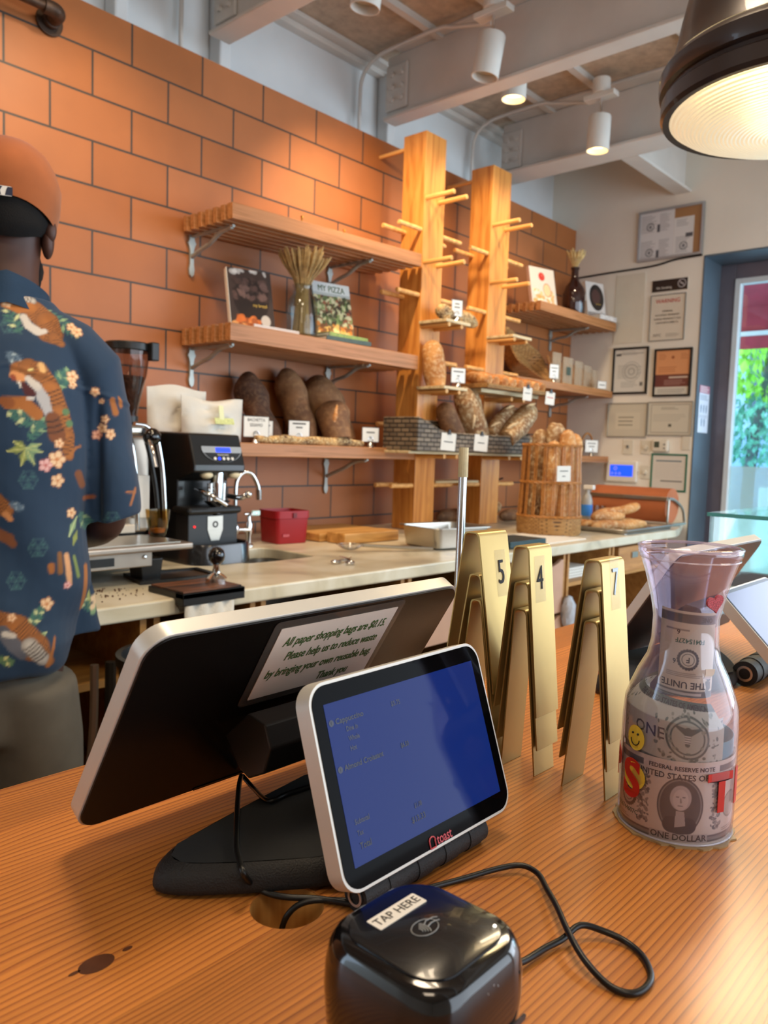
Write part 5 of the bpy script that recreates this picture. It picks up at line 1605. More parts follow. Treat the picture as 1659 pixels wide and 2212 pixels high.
def hang_card(x, y, z, w, h, label, words, rot=0.0, clip=True, red=False):
    t = thing('hanging_card', label, 'sign', (x, y, z))
    M_ = FM((x, y, z + h / 2), (1, -0.35, 0), (0, 0, 1)) @ Matrix.Rotation(rot, 4, 'Z')
    build('card', MB().prism(rrect(w, h, 0.003, 3), -0.0006, 0.0006, M_), m_paper, t)
    for s_, v, sz in words: build('blurred_writing', MB().prism(rrect(s_, sz * 0.4, 0.001, 2), 0.0008, 0.0011, M_ @ Matrix.Translation((0, v, 0))), m_red_ink if red else m_inkgrey, t)
    if clip: build('binder_clip', MB().prism([(-0.010, 0), (0.010, 0), (0.004, 0.022), (-0.004, 0.022)], -0.003, 0.006, M_ @ Matrix.Translation((0, h / 2 - 0.006, 0))), m_black, t, bevel=0.001)
    return t


hang_card(2.905, 2.222, 1.358, 0.080, 0.080, 'white tag clipped left on the front of the grey woven basket', ((.05, 0.0, 0.013),), -0.06)
hang_card(3.165, 2.222, 1.360, 0.080, 0.080, 'white tag clipped in the middle of the grey woven basket front', ((.04, 0.0, 0.013),), -0.06)

# wicker tray of rolls
rt_ = thing('roll_tray', 'shallow golden wicker tray of rolls beside the right bread post', 'tray', (3.62, 2.34, 1.665))
TR = [(3.23, 2.24), (3.83, 2.24), (3.83, 2.44), (3.23, 2.44)]
build('tray_floor', MB().box(3.24, 3.82, 2.25, 2.44, 1.675, 1.681), m_weave_gold, rt_)
for a, b in ((0, 1), (1, 2), (2, 3), (3, 0)):
    pa, pb = TR[a], TR[b]
    ln_ = math.hypot(pb[0] - pa[0], pb[1] - pa[1])
    Mx = FM((pa[0], pa[1], 1.678), (pb[0] - pa[0], pb[1] - pa[1], 0), (0, 0, 1))
    build('tray_side', MB().box(0, ln_, 0, 0.012, -0.004, 0.004, Mx), m_weave_gold, rt_)
    build('tray_rim', MB().tube([(pa[0], pa[1], 1.691), (pb[0], pb[1], 1.691)], 0.0055, 8), m_weave_gold, rt_, smooth=True)
build('tray_support', MB().box(3.26, 3.80, 2.30, 2.42, 1.657, 1.675), m_board, rt_)
rows_ = [(3.265, 'leftmost roll in the wicker tray, dark edged'), (3.335, 'second roll from the left in the wicker tray'), (3.41, 'third roll from the left in the wicker tray'), (3.485, 'fourth roll from the left in the wicker tray'),
         (3.56, 'fifth roll from the left in the wicker tray'), (3.635, 'sixth roll from the left in the wicker tray'), (3.71, 'seventh roll from the left in the wicker tray, glazed'), (3.775, 'rightmost roll in the wicker tray')]
for k, (x, lb) in enumerate(rows_):
    P, Q = tapered((x, 2.26, 1.715), (x + 0.02, 2.42, 1.738 + 0.008 * (k % 2)), 0.032, blunt=0.9, pw=3)
    loaf('bread_roll', lb, P, Q, m_gold if k % 3 else m_bag, 'bread rolls in the wicker tray', seed=20 + k, cat='roll')
hang_card(3.565, 2.222, 1.632, 0.058, 0.068, 'white tag clipped under the left half of the roll tray', ((.036, 0.004, 0.011),), -0.05)
hang_card(3.795, 2.222, 1.625, 0.062, 0.068, 'white tag with red writing clipped under the right half of the roll tray', ((.042, 0.004, 0.011),), -0.08, red=True)

# loaves behind the posts on the worktop
P, Q = tapered((3.33, 2.60, 1.00), (3.56, 2.62, 1.01), 0.038); loaf('flat_loaf', 'flat brown loaf lying between the feet of the bread posts', P, Q, m_brownloaf, seed=31)
P, Q = tapered((3.74, 2.56, 1.02), (3.90, 2.60, 1.05), 0.040); loaf('rustic_loaf', 'short loaf lying right of the right post foot, upper one', P, Q, m_rustic, seed=32)
P, Q = tapered((3.78, 2.50, 1.00), (4.02, 2.50, 0.995), 0.036); loaf('rustic_loaf', 'dark long loaf on the worktop right of the right post foot', P, Q, m_brownloaf, seed=33)
solo('power_cord', MB().tube([(3.74, 2.70, 1.22), (3.80, 2.68, 1.24), (3.90, 2.69, 1.20), (4.02, 2.70, 1.19), (4.12, 2.72, 1.20)], 0.006, 8, sub=5), m_cable, 'black cord hanging on the tile behind the baguette basket', 'cord', smooth=True)

# tall wicker basket with baguettes
BC = Vector((3.44, 1.99, ZB))
tb = thing('baguette_basket', 'tall round wicker basket of open canes holding baguettes', 'basket', tuple(BC))
m_cane = mat('glossy brown cane', 'B4783A', 0.4, var=0.25, vs=60)
build('woven_base', MB().lathe([(0.150, 0.0), (0.156, 0.01), (0.158, 0.085), (0.154, 0.088), (0.150, 0.085), (0.148, 0.008), (0, 0.006)], 48, Matrix.Translation(BC)), m_weave_gold, tb, smooth=True)
def hoop(z, r, w=0.006, n=3):
    mb = MB()
    for j in range(n):
        mb.tube([BC + Vector(((r + 0.0035 * math.sin(k * 0.9 + j * 2.1)) * math.cos(2 * PI * k / 64), (r + 0.0035 * math.sin(k * 0.9 + j * 2.1)) * math.sin(2 * PI * k / 64), z + 0.005 * math.cos(k * 0.9 + j * 2.1))) for k in range(65)], w * 0.6, 6)
    build('hoop', mb, m_cane, tb, smooth=True)
hoop(0.435, 0.140); hoop(0.255, 0.144); hoop(0.090, 0.154)
for k in range(20):
    a = 2 * PI * k / 20
    mb = MB()
    for dj in (-0.035, 0.035):
        mb.tube([BC + Vector((0.152 * math.cos(a + dj), 0.152 * math.sin(a + dj), 0.08)), BC + Vector((0.144 * math.cos(a + dj), 0.144 * math.sin(a + dj), 0.255)), BC + Vector((0.139 * math.cos(a + dj), 0.139 * math.sin(a + dj), 0.44))], 0.0034, 6)
    build('cane_upright', mb, m_cane, tb, smooth=True)
bags = [((-0.085, -0.035), (-0.088, -0.060), 0.455, 'leftmost short baguette in the tall wicker basket'), ((-0.045, 0.055), (-0.030, 0.050), 0.515, 'baguette left of centre at the back of the tall basket'),
        ((-0.050, -0.090), (0.005, -0.085), 0.515, 'front baguette leaning right in the tall basket'), ((0.0, -0.005), (-0.01, -0.012), 0.550, 'tallest floury baguette in the middle of the tall basket'),
        ((0.045, -0.085), (0.085, -0.075), 0.500, 'baguette right of the front one in the tall basket'), ((0.090, 0.005), (0.080, 0.015), 0.545, 'rightmost baguette in the tall basket')]
for k, ((ax_, ay_), (bx, by), h, lb) in enumerate(bags):
    P, Q = tapered(BC + Vector((ax_, ay_, 0.02)), BC + Vector((bx, by, h)), 0.041, n=12, bend=0.003, side=(0.6, -0.7, 0), pw=9)
    loaf('baguette', lb, P, Q, m_rustic if k % 2 else m_bag, 'baguettes in the tall wicker basket', seed=40 + k, slashes=2, bumpy=0.07)
cdp = at(1217, 1040, Y=1.833)
hang_card(cdp.x, 1.833, cdp.z, 0.082, 0.072, 'pale card hanging on the canes of the tall baguette basket', ((.05, 0.012, 0.012), (.02, -0.012, 0.012)), 0.02, clip=False)
solo('parchment_sheet', MB().box(2.86, 3.36, 1.74, 2.05, ZB + 0.0005, ZB + 0.004), m_paper, 'white sheet of parchment on the worktop in front of the tall basket', 'paper')
solo('teal_folder', MB().box(2.70, 2.98, 1.73, 1.90, ZB + 0.005, ZB + 0.030), mat('dark teal cover', '1F3A40', 0.35, var=0.05), 'dark teal book lying at the worktop edge above the gold stands', 'book', bevel=0.003)

# sheet tray with thin twisted baguettes
ty = thing('sheet_tray', 'aluminium sheet tray with thin baguettes at the right end of the worktop', 'tray', (4.0, 1.90, ZB))
tlp = rrect(0.58, 0.40, 0.02, 4, 4.02, 1.92)
tray_ = MB()
tray_.prism(tlp, ZB + 0.001, ZB + 0.004)
build('tray_base', tray_, m_alu, ty)
rim_ = [(x, y, ZB + 0.022) for x, y in rrect(0.60, 0.42, 0.025, 4, 4.02, 1.92)]
wl = MB(); n_ = len(tlp)
wl.add([(x, y, ZB + 0.003) for x, y in tlp] + rim_, [(k, (k + 1) % n_, n_ + (k + 1) % n_, n_ + k) for k in range(n_)])
build('tray_wall', wl, m_alu, ty, smooth=True)
build('tray_rim', MB().tube(rim_ + rim_[:1], 0.004, 8), m_alu, ty, smooth=True)
tw = [((3.78, 1.93), (4.16, 1.80), 0.020, 0.029, 'front thin baguette on the sheet tray'), ((3.80, 2.0), (4.22, 1.85), 0.020, 0.026, 'second thin baguette on the sheet tray'), ((3.82, 2.06), (4.20, 1.93), 0.020, 0.026, 'third thin baguette on the sheet tray'),
      ((3.86, 1.97), (4.10, 1.90), 0.062, 0.028, 'thin baguette on top of the pile, left'), ((3.95, 2.0), (4.20, 1.86), 0.068, 0.026, 'thin baguette on top of the pile with its tip raised')]
for k, ((ax_, ay_), (bx, by), z, r, lb) in enumerate(tw):
    P, Q = tapered((ax_, ay_, ZB + 0.004 + z), (bx, by, ZB + 0.004 + z + (0.05 if k == 4 else 0)), r, n=7, bend=0.012 if k % 2 else -0.006, side=(0, 1, 0.2), pw=7)
    loaf('thin_baguette', lb, P, Q, m_bag, 'thin baguettes on the sheet tray', seed=60 + k, bumpy=0.14)

# paper roll dispenser against the far wall
dp = thing('paper_roll', 'large roll of brown paper in a steel cutter stand at the end of the worktop', 'paper roll', (4.50, 2.02, ZB))
m_kraft = mat('orange brown kraft roll', 'B8683C', 0.65, var=0.05)
build('roll', MB().cyl((4.50, 1.80, 1.082), (4.50, 2.27, 1.082), 0.100, n=40), m_kraft, dp, smooth=True)
build('cutter_bar', MB().box(4.392, 4.404, 1.785, 2.285, 1.115, 1.135), m_steel, dp, bevel=0.002)
for y in (1.785, 2.285):
    build('side_arm', MB().tube([(4.41, y, 1.127), (4.50, y, 1.115), (4.62, y, 1.06), (4.66, y, ZB + 0.02)], 0.008, 8, sub=4).tube([(4.41, y, 1.12), (4.40, y - 0.002, 1.0), (4.42, y, ZB + 0.012)], 0.007, 8, sub=3), m_steel, dp, smooth=True)
build('foot', MB().box(4.40, 4.68, 1.78, 1.80, ZB + 0.001, ZB + 0.014).box(4.40, 4.68, 2.27, 2.29, ZB + 0.001, ZB + 0.014), m_steel, dp)
sp = thing('spray_bottle', 'clear spray bottle with a blue label squeezed beside the tall basket', 'bottle', (4.10, 2.13, ZB))
build('bottle', MB().lathe([(0, 0.001), (0.030, 0.001), (0.032, 0.02), (0.032, 0.13), (0.022, 0.165), (0.012, 0.18), (0.012, 0.20), (0, 0.20)], 24, Matrix.Translation((4.10, 2.13, ZB))), mat('milky plastic', 'B8B4AC', 0.3, var=0, trans=0.3), sp, smooth=True)
build('label', MB().lathe([(0.0325, 0.165), (0.0325, 0.115), (0.0325, 0.05)][1:], 24, Matrix.Translation((4.10, 2.13, ZB))), mat('blue label', '3E86D8', 0.4, var=0), sp, smooth=True)
build('trigger', MB().box(4.085, 4.115, 2.09, 2.15, ZB + 0.20, ZB + 0.225), m_white, sp, bevel=0.004)
gj = thing('glass_jar', 'small clear jar of metal tools next to the paper roll', 'jar', (4.32, 2.16, ZB))
build('jar', MB().lathe([(0, 0.001), (0.035, 0.001), (0.037, 0.10), (0.034, 0.10), (0.033, 0.006), (0, 0.006)], 24, Matrix.Translation((4.32, 2.16, ZB))), m_glass, gj, smooth=True)
# ------------------------------------------------------------------ espresso corner
m_coffeeblack = mat('black grinder enamel', '131313', 0.3, var=0.1, coat=0.2)
m_greymet = mat('warm grey steel panel', 'A89C90', 0.35, 0.8, var=0.06)
es = thing('espresso_machine', 'steel espresso machine with a black lever side, hidden behind the worker', 'coffee machine', (0.85, 2.15, ZB))
TX = 1.285
build('drip_tray', MB().box(0.42, TX, 1.87, 2.10, 1.056, 1.075), m_greymet, es, bevel=0.006, seg=3)
build('tray_grate', MB().box(0.46, TX - 0.03, 1.89, 2.09, 1.0755, 1.077), m_steel, es)
build('lower_housing', MB().box(0.45, 1.175, 1.905, 2.28, 1.012, 1.055), m_greymet, es, bevel=0.003)
dr = MB()
for k in range(4):
    dr.box(0.72 + k * 0.09, 0.79 + k * 0.09, 1.901, 1.906, 1.022, 1.044)
build('front_slots', dr, m_black, es)
build('panel_screw', MB().ell((1.150, 1.904, 1.040), 0.006, n=12, m=8), m_chrome, es)
for x, y in ((1.185, 1.955), (0.55, 1.955), (1.185, 2.23), (0.55, 2.23)):
    build('foot', MB().add([(x - 0.028, y - 0.03, ZB + 0.001), (x + 0.028, y - 0.03, ZB + 0.001), (x + 0.028, y + 0.03, ZB + 0.001), (x - 0.028, y + 0.03, ZB + 0.001), (x - 0.038, y - 0.036, 1.03), (x + 0.034, y - 0.036, 1.03), (x + 0.034, y + 0.036, 1.03), (x - 0.038, y + 0.036, 1.03)],
          [(3, 2, 1, 0), (4, 5, 6, 7), (0, 1, 5, 4), (1, 2, 6, 5), (2, 3, 7, 6), (3, 0, 4, 7)]), m_black, es, bevel=0.003)
build('boiler_body', MB().box(0.48, 1.325, 2.165, 2.29, 1.076, 1.37), m_greymet, es, bevel=0.012, seg=3)
build('cup_rail_top', MB().box(0.46, 1.27, 2.11, 2.285, 1.372, 1.40), m_steel, es, bevel=0.008)
build('side_plate', MB().box(1.265, 1.318, 2.155, 2.165, 1.12, 1.25), m_white, es, bevel=0.002)
build('side_arch', MB().tube([(1.262, 2.15, 1.405), (1.30, 2.15, 1.400), (1.335, 2.15, 1.368), (1.350, 2.15, 1.315), (1.361, 2.15, 1.243), (1.372, 2.15, 1.085)], 0.008, 12, sub=5), m_chrome, es, smooth=True)
build('side_arch', MB().tube([(1.205, 2.14, 1.40), (1.235, 2.14, 1.385), (1.250, 2.14, 1.33), (1.262, 2.14, 1.24), (1.268, 2.14, 1.085)], 0.007, 12, sub=5), m_chrome, es, smooth=True)
build('lever', MB().tube([(1.285, 2.13, 1.37), (1.305, 2.13, 1.30), (1.325, 2.13, 1.20), (1.335, 2.13, 1.085)], 0.007, 12, sub=4), m_black, es, smooth=True)
build('knob', MB().ell((1.290, 2.10, 1.368), 0.027), m_blackgloss, es, smooth=True)
build('steam_wand', MB().tube([(1.275, 2.09, 1.36), (1.262, 2.05, 1.33), (1.262, 2.03, 1.28)], 0.006, 10, sub=4), m_chrome, es, smooth=True)
build('badge', MB().ell((1.27, 2.135, 1.395), (0.012, 0.008, 0.008)), m_chrome, es, smooth=True)
build('splash_plate', MB().box(1.12, 1.25, 2.12, 2.15, 1.08, 1.105), m_white, es, bevel=0.003)

cup = thing('espresso_glass', 'small faceted tinted glass with a little coffee, on the espresso machine tray', 'glass', (1.272, 2.035, 1.0775))
pr_ = [(0.022, 0.0), (0.0245, 0.004), (0.029, 0.03), (0.0335, 0.055), (0.0365, 0.078), (0.0345, 0.078), (0.031, 0.052), (0.0265, 0.03), (0.021, 0.010), (0, 0.010)]
g = MB().lathe([(0, 0)] + pr_, 18, Matrix.Translation((1.2722, 2.035, 1.0775)))
build('glass', g, glassy('amber tinted glass', 'EFDCB4', 0.05), cup, bevel=0.0006)
build('coffee', MB().lathe([(0, 0.011), (0.020, 0.011), (0.0225, 0.022), (0, 0.022)], 18, Matrix.Translation((1.2722, 2.035, 1.0775))), mat('pale coffee', 'B8842C', 0.2, var=0.05), cup, smooth=True)

# hopper grinder behind the worker
hp = thing('hopper_grinder', 'coffee grinder with a clear bean hopper and black lid, right of the worker', 'grinder', (1.365, 2.45, ZB))
TH = Matrix.Translation((1.365, 2.37, 0))
build('hopper', MB().lathe([(0.030, 1.432), (0.036, 1.47), (0.060, 1.57), (0.070, 1.645), (0.0685, 1.645), (0.0585, 1.57), (0.0345, 1.472), (0.0285, 1.434)], 40, TH), glassy('smoky hopper plastic', 'E4DCD8', 0.05), hp, smooth=True)
build('lid', MB().lathe([(0, 1.672), (0.070, 1.672), (0.074, 1.668), (0.0745, 1.648), (0.071, 1.645), (0, 1.645)], 40, TH), m_black, hp, smooth=True)
build('lid_clip', MB().box(1.402, 1.43, 2.285, 2.315, 1.615, 1.675), m_black, hp, bevel=0.004)
build('coffee_beans', MB().lathe([(0, 1.44), (0.027, 1.44), (0.034, 1.47), (0.052, 1.555), (0.05, 1.565), (0, 1.57)], 32, TH), mat('roasted beans', '4A2E1C', 0.45, var=0.6, vs=90, bump=0.8, bs=110), hp, smooth=True)
build('collar', MB().lathe([(0, 1.436), (0.034, 1.436), (0.034, 1.415), (0, 1.415)], 24, TH), m_black, hp, smooth=True)
build('body', MB().box(1.31, 1.41, 2.32, 2.52, ZB + 0.001, 1.30).box(1.325, 1.405, 2.32, 2.50, 1.30, 1.416), m_black, hp, bevel=0.01)

# flat black dosing grinder
gx0, gx1, gy0, gy1 = 1.445, 1.645, 2.10, 2.395
gr = thing('coffee_grinder', 'big black coffee grinder with a small blue screen and chrome spout', 'grinder', (1.545, 2.24, ZB))
FG = FM((0, 0, 0), (0, -1, 0), (0, 0, 1))
side = [(-gy0 - 0.0, 1.285), (-gy0 - 0.025, 1.34), (-gy0 - 0.03, 1.385), (-gy1, 1.392), (-gy1, ZB + 0.10), (-gy0 - 0.06, ZB + 0.10), (-gy0 - 0.06, 1.24), (-gy0 - 0.0, 1.262)]
side = [(-(2.105), 1.262), (-(2.105), 1.285), (-(2.13), 1.355), (-(2.14), 1.385), (-gy1, 1.392), (-gy1, ZB + 0.05), (-(2.20), ZB + 0.05), (-(2.20), 1.235)]
build('body', MB().prism([(a, b) for a, b in side][::-1], -gx1, -gx0, FM((0, 0, 0), (0, -1, 0), (0, 0, 1))), m_coffeeblack, gr, bevel=0.006)
fm = FM((1.56, 2.1165, 1.320), (1, 0, 0), (0, 0.33, 1))
oval = [(-0.078, 0.026), (0.078, 0.026)] + [(0.080 * math.cos(a), 0.022 + 0.050 * math.sin(a)) for a in [-PI * k / 20 for k in range(1, 20)]]
build('control_panel', MB().prism(oval[::-1], 0.0, 0.002, fm @ Matrix.Translation((0, 0, 0))), mat('silver panel', 'AEB0B0', 0.35, 0.6, var=0.02), gr)
build('control_face', MB().prism([(x * 0.95, min(y, 0.004)) for x, y in oval if y < 0.02][::-1] + [], 0.002, 0.003, fm), m_black, gr)
m_lcd = mat('blue lit screen', '2038E0', 0.3, var=0, emit='2440FF', es=1.4)
build('screen', MB().prism(rrect(0.058, 0.016, 0.001, 2, 0.004, 0.014), 0.002, 0.0032, fm), m_lcd, gr)
text('MAHLKÖNIG', 0.0075, m_white, fm @ Matrix.Translation((0, -0.003, 0.0032)), gr, ext=0.0001)
for k in range(5):
    build('button', MB().prism(circ(0.0052, 14, -0.034 + 0.017 * k, -0.0155), 0.003, 0.0045, fm), m_white if k != 1 else m_lcd, gr)
for s_ in (-1, 1):
    build('spout_fork', MB().ell((1.56 + s_ * 0.055, 2.125, 1.252), (0.022, 0.02, 0.012)), mat('cream lens', 'E6D6B0', 0.4, var=0) if 'cream lens' not in bpy.data.materials else bpy.data.materials['cream lens'], gr, smooth=True)
build('spout', MB().cyl((1.555, 2.13, 1.262), (1.550, 2.13, 1.225), 0.018, 0.022, 20).cyl((1.550, 2.13, 1.228), (1.550, 2.13, 1.165), 0.023, 0.022, 20), m_chrome, gr, smooth=True)
build('spout_tube', MB().cyl((1.528, 2.135, 1.225), (1.527, 2.135, 1.165), 0.010, n=14).cyl((1.578, 2.135, 1.225), (1.577, 2.135, 1.165), 0.010, n=14), m_chrome, gr, smooth=True)
build('funnel', MB().lathe([(0.045, 1.168), (0.03, 1.155), (0.012, 1.143), (0.010, 1.125), (0.014, 1.12), (0, 1.12)], 24, Matrix.Translation((1.550, 2.13, 0))), m_chrome, gr, smooth=True)
build('portafilter_fork', MB().tube([(1.49, 2.16, 1.205), (1.475, 2.10, 1.20), (1.49, 2.06, 1.185), (1.53, 2.05, 1.16)], 0.007, 10, sub=4), m_chrome, gr, smooth=True)
build('adjust_knob', MB().tube([(1.62, 2.16, 1.18), (1.625, 2.10, 1.178), (1.64, 2.085, 1.19)], 0.009, 10, sub=4).ell((1.64, 2.08, 1.19), 0.013), m_chrome, gr, smooth=True)
build('tray_holder', MB().box(1.43, 1.64, 2.11, 2.21, 1.125, 1.15), m_black, gr, bevel=0.01)
build('lower_front', MB().box(1.445, 1.640, 2.135, 2.21, 1.015, 1.125), mat('charcoal panel', '26282A', 0.4, var=0.05), gr, bevel=0.003)
bdg = [(-0.030, 0.045), (0.030, 0.045), (0.030, 0.0), (0.016, -0.035), (-0.016, -0.035), (-0.030, 0.0)]
fb = FRONT(1.548, 2.1345, 1.072)
build('badge', MB().prism(bdg, 0, 0.002, fb), m_steel, gr)
build('badge_ring', MB().prism(circ(0.011, 20, 0, 0.018), 0.002, 0.003, fb, holes=[circ(0.006, 20, 0, 0.018)]), m_black, gr)
build('red_lamp', MB().ell((1.468, 2.134, 1.085), 0.0035, n=10, m=8), mat('red lamp', 'FF2020', 0.3, var=0, emit='FF2020', es=2), gr)
bl_ = rrect(0.235, 0.33, 0.07, 8, 1.555, 2.235)
def ringpt(s, z): return [(1.555 + (x - 1.555) * s, 2.235 + (y - 2.235) * s, z) for x, y in bl_]
lv = [(1.03, ZB + 0.001), (1.0, ZB + 0.06), (0.985, ZB + 0.066), (0.95, ZB + 0.062), (0.93, ZB + 0.03)]
n_ = len(bl_)
bm_ = MB()
vs = []
for s_, z in lv: vs += ringpt(s_, z)
bm_.add(vs, [(j * n_ + k, j * n_ + (k + 1) % n_, (j + 1) * n_ + (k + 1) % n_, (j + 1) * n_ + k) for j in range(len(lv) - 1) for k in range(n_)] + [tuple(range(n_))[::-1], tuple(range(4 * n_, 5 * n_))])
build('catch_tray', bm_, mat('glossy charcoal rim', '1E1E20', 0.22, var=0.05, coat=0.4), gr, smooth=True)

# knock box with towel, mats, tamper
kb = thing('knock_box', 'black tamping station with a worn wooden top clamped on the marble edge', 'tamping stand', (1.22, 1.74, ZB - 0.05))
build('body', MB().box(1.098, 1.288, 1.640, 1.675, ZB - 0.015, ZB + 0.016).box(1.098, 1.288, 1.640, 1.80, ZB + 0.001, ZB + 0.016), m_black, kb, bevel=0.002)
build('wood_top', MB().box(1.104, 1.282, 1.648, 1.795, ZB + 0.016, ZB + 0.020), wood('worn dark wood', '7A4A2C', '2C1C14', axis=0, grain=40), kb)
tm = thing('coffee_tamper', 'coffee tamper with a black ball handle standing on the tamping station', 'tamper', (1.265, 1.735, ZB + 0.0205))
TT = Matrix.Translation((1.265, 1.735, ZB + 0.0205))
build('steel_base', MB().lathe([(0, 0), (0.028, 0), (0.0285, 0.008), (0.022, 0.014), (0.011, 0.022), (0.0085, 0.04), (0.011, 0.045), (0, 0.045)], 28, TT), m_chrome, tm, smooth=True)
build('handle', MB().lathe([(0.010, 0.045), (0.020, 0.055), (0.0225, 0.068), (0.019, 0.082), (0.010, 0.09), (0, 0.092)], 28, TT), m_blackgloss, tm, smooth=True)
tw_ = MB()
n = 16
pts = [(1.107 + 0.146 * k / n, 1.650 - 0.003 - 0.004 * math.sin(k * 1.3)) for k in range(n + 1)]
vs = [(x, y, z) for z in (ZB - 0.016, ZB - 0.14, ZB - 0.26) for x, y in pts]
tw_.add(vs, [(j * (n + 1) + k, j * (n + 1) + k + 1, (j + 1) * (n + 1) + k + 1, (j + 1) * (n + 1) + k) for j in range(2) for k in range(n)])
o = solo('bar_towel', tw_, mat('worn grey white towel', 'C9C6BE', 0.95, var=0.18, vs=12, bump=0.4, bs=200), 'greyish white bar towel hanging under the tamping station', 'towel', smooth=True)
s_ = o.modifiers.new('sol', 'SOLIDIFY'); s_.thickness = 0.004
mt_ = thing('tamping_mat', 'black rubber framed tray between the espresso machine foot and the grinder', 'mat', (1.27, 1.96, ZB + 0.001))
build('frame', MB().prism([(1.13, 1.89), (1.385, 1.865), (1.40, 2.02), (1.17, 2.05)], ZB + 0.001, ZB + 0.010, holes=[[(1.155, 1.905), (1.367, 1.885), (1.38, 2.005), (1.185, 2.03)]]), m_black, mt_)
build('plate', MB().prism([(1.155, 1.905), (1.367, 1.885), (1.38, 2.005), (1.185, 2.03)], ZB + 0.001, ZB + 0.004), mat('brown steel plate', '6E5848', 0.3, 0.6, var=0.15), mt_)
solo('black_saucer', MB().lathe([(0, 0), (0.05, 0), (0.09, 0.012), (0.088, 0.014), (0.05, 0.004), (0, 0.004)], 32, Matrix.Translation((1.16, 2.22, ZB + 0.001))), m_black, 'flat black plate on the marble under the espresso machine', 'plate', smooth=True)
gd_ = MB()
rnd = random.Random(3)
for k in range(60):
    gd_.ell((rnd.gauss(1.02, 0.07), rnd.uniform(1.74, 1.9), ZB + 0.0015), (rnd.uniform(0.001, 0.003),) * 3, n=6, m=4)
tag(solo('coffee_grounds', gd_, mat('coffee grounds', '4A2A18', 0.9), 'scattered coffee grounds on the marble in front of the machine', 'coffee grounds'), kind='stuff')

# coffee bags on the shelf end
def foil_bag(x0, x1, z0, z1, y, seed, label, lab=True):
    rnd = random.Random(seed)
    n, m = 14, 12
    vs, fs = [], []
    for side_ in (1, -1):
        for j in range(m + 1):
            for i in range(n + 1):
                u, v = i / n, j / m
                bulge = 0.055 * (math.sin(PI * u) ** 0.5) * (max(0.0, 1 - v) ** 0.6) * (0.35 + 0.65 * min(1, v * 5 + 0.3))
                nz = 0.009 * (math.sin(u * 9 + seed) * math.cos(v * 7 + seed * 2) + rnd.uniform(-0.8, 0.8)) * math.sin(PI * u) * (0.3 + math.sin(PI * v))
                sk = (0.015 * math.sin(PI * v))
                vs.append((x0 + (x1 - x0) * (u * (1 + 0.04 * v) - 0.02 * v), y - side_ * (bulge + nz + 0.0015), z0 + (z1 - z0) * v - 0.008 * math.sin(u * PI * 2 + seed) * v))
    k = (n + 1) * (m + 1)
    for s_ in (0, 1):
        for j in range(m):
            for i in range(n):
                a, b, c, d = s_ * k + j * (n + 1) + i, s_ * k + j * (n + 1) + i + 1, s_ * k + (j + 1) * (n + 1) + i + 1, s_ * k + (j + 1) * (n + 1) + i
                fs.append((a, b, c, d) if s_ == 0 else (d, c, b, a))
    for j in range(m):
        for i in (0, n):
            a, b = j * (n + 1) + i, (j + 1) * (n + 1) + i
            fs.append((a, b, k + b, k + a) if i == 0 else (b, a, k + a, k + b))
    for i in range(n):
        for j in (0, m):
            a, b = j * (n + 1) + i, j * (n + 1) + i + 1
            fs.append((b, a, k + a, k + b) if j == 0 else (a, b, k + b, k + a))
    t = thing('coffee_bag', label, 'bag', ((x0 + x1) / 2, y, z0))
    build('bag', MB().add(vs, fs), mat('white foil bag', 'D2CEC4', 0.4, var=0.05, bump=1.0, bs=16) if 'white foil bag' not in bpy.data.materials else bpy.data.materials['white foil bag'], t, smooth=True, angle=50)
    M_ = FM(((x0 + x1) / 2 + 0.01, y - 0.056, (z0 + z1) / 2 + 0.008), (1, 0, 0), (0, 0.35, 1))
    if lab:
        build('tin_tie', MB().prism(rrect(0.020, 0.055, 0.003, 2, -0.01, 0.02), 0.0, 0.003, M_ @ Matrix.Rotation(R(-8), 4, 'Z')), mat('pale green tie', 'DCE0B4', 0.5, var=0), t)
        build('label', MB().prism(rrect(0.085, 0.024, 0.002, 2, 0, -0.012), 0.0, 0.0025, M_), mat('yellow green label', 'CBD08E', 0.5, var=0.15, vs=120), t)
    else:
        build('label', MB().prism(rrect(0.05, 0.008, 0.002, 2, 0.02, 0.03), 0.0, 0.002, M_), m_inkgrey, t)
    return t


foil_bag(1.555, 1.800, 1.363, 1.560, 2.56, 2, 'white foil coffee bag standing at the back, left of the other', lab=False)
foil_bag(1.640, 1.905, 1.363, 1.520, 2.47, 5, 'white foil coffee bag in front with a yellow green label, at the shelf end')

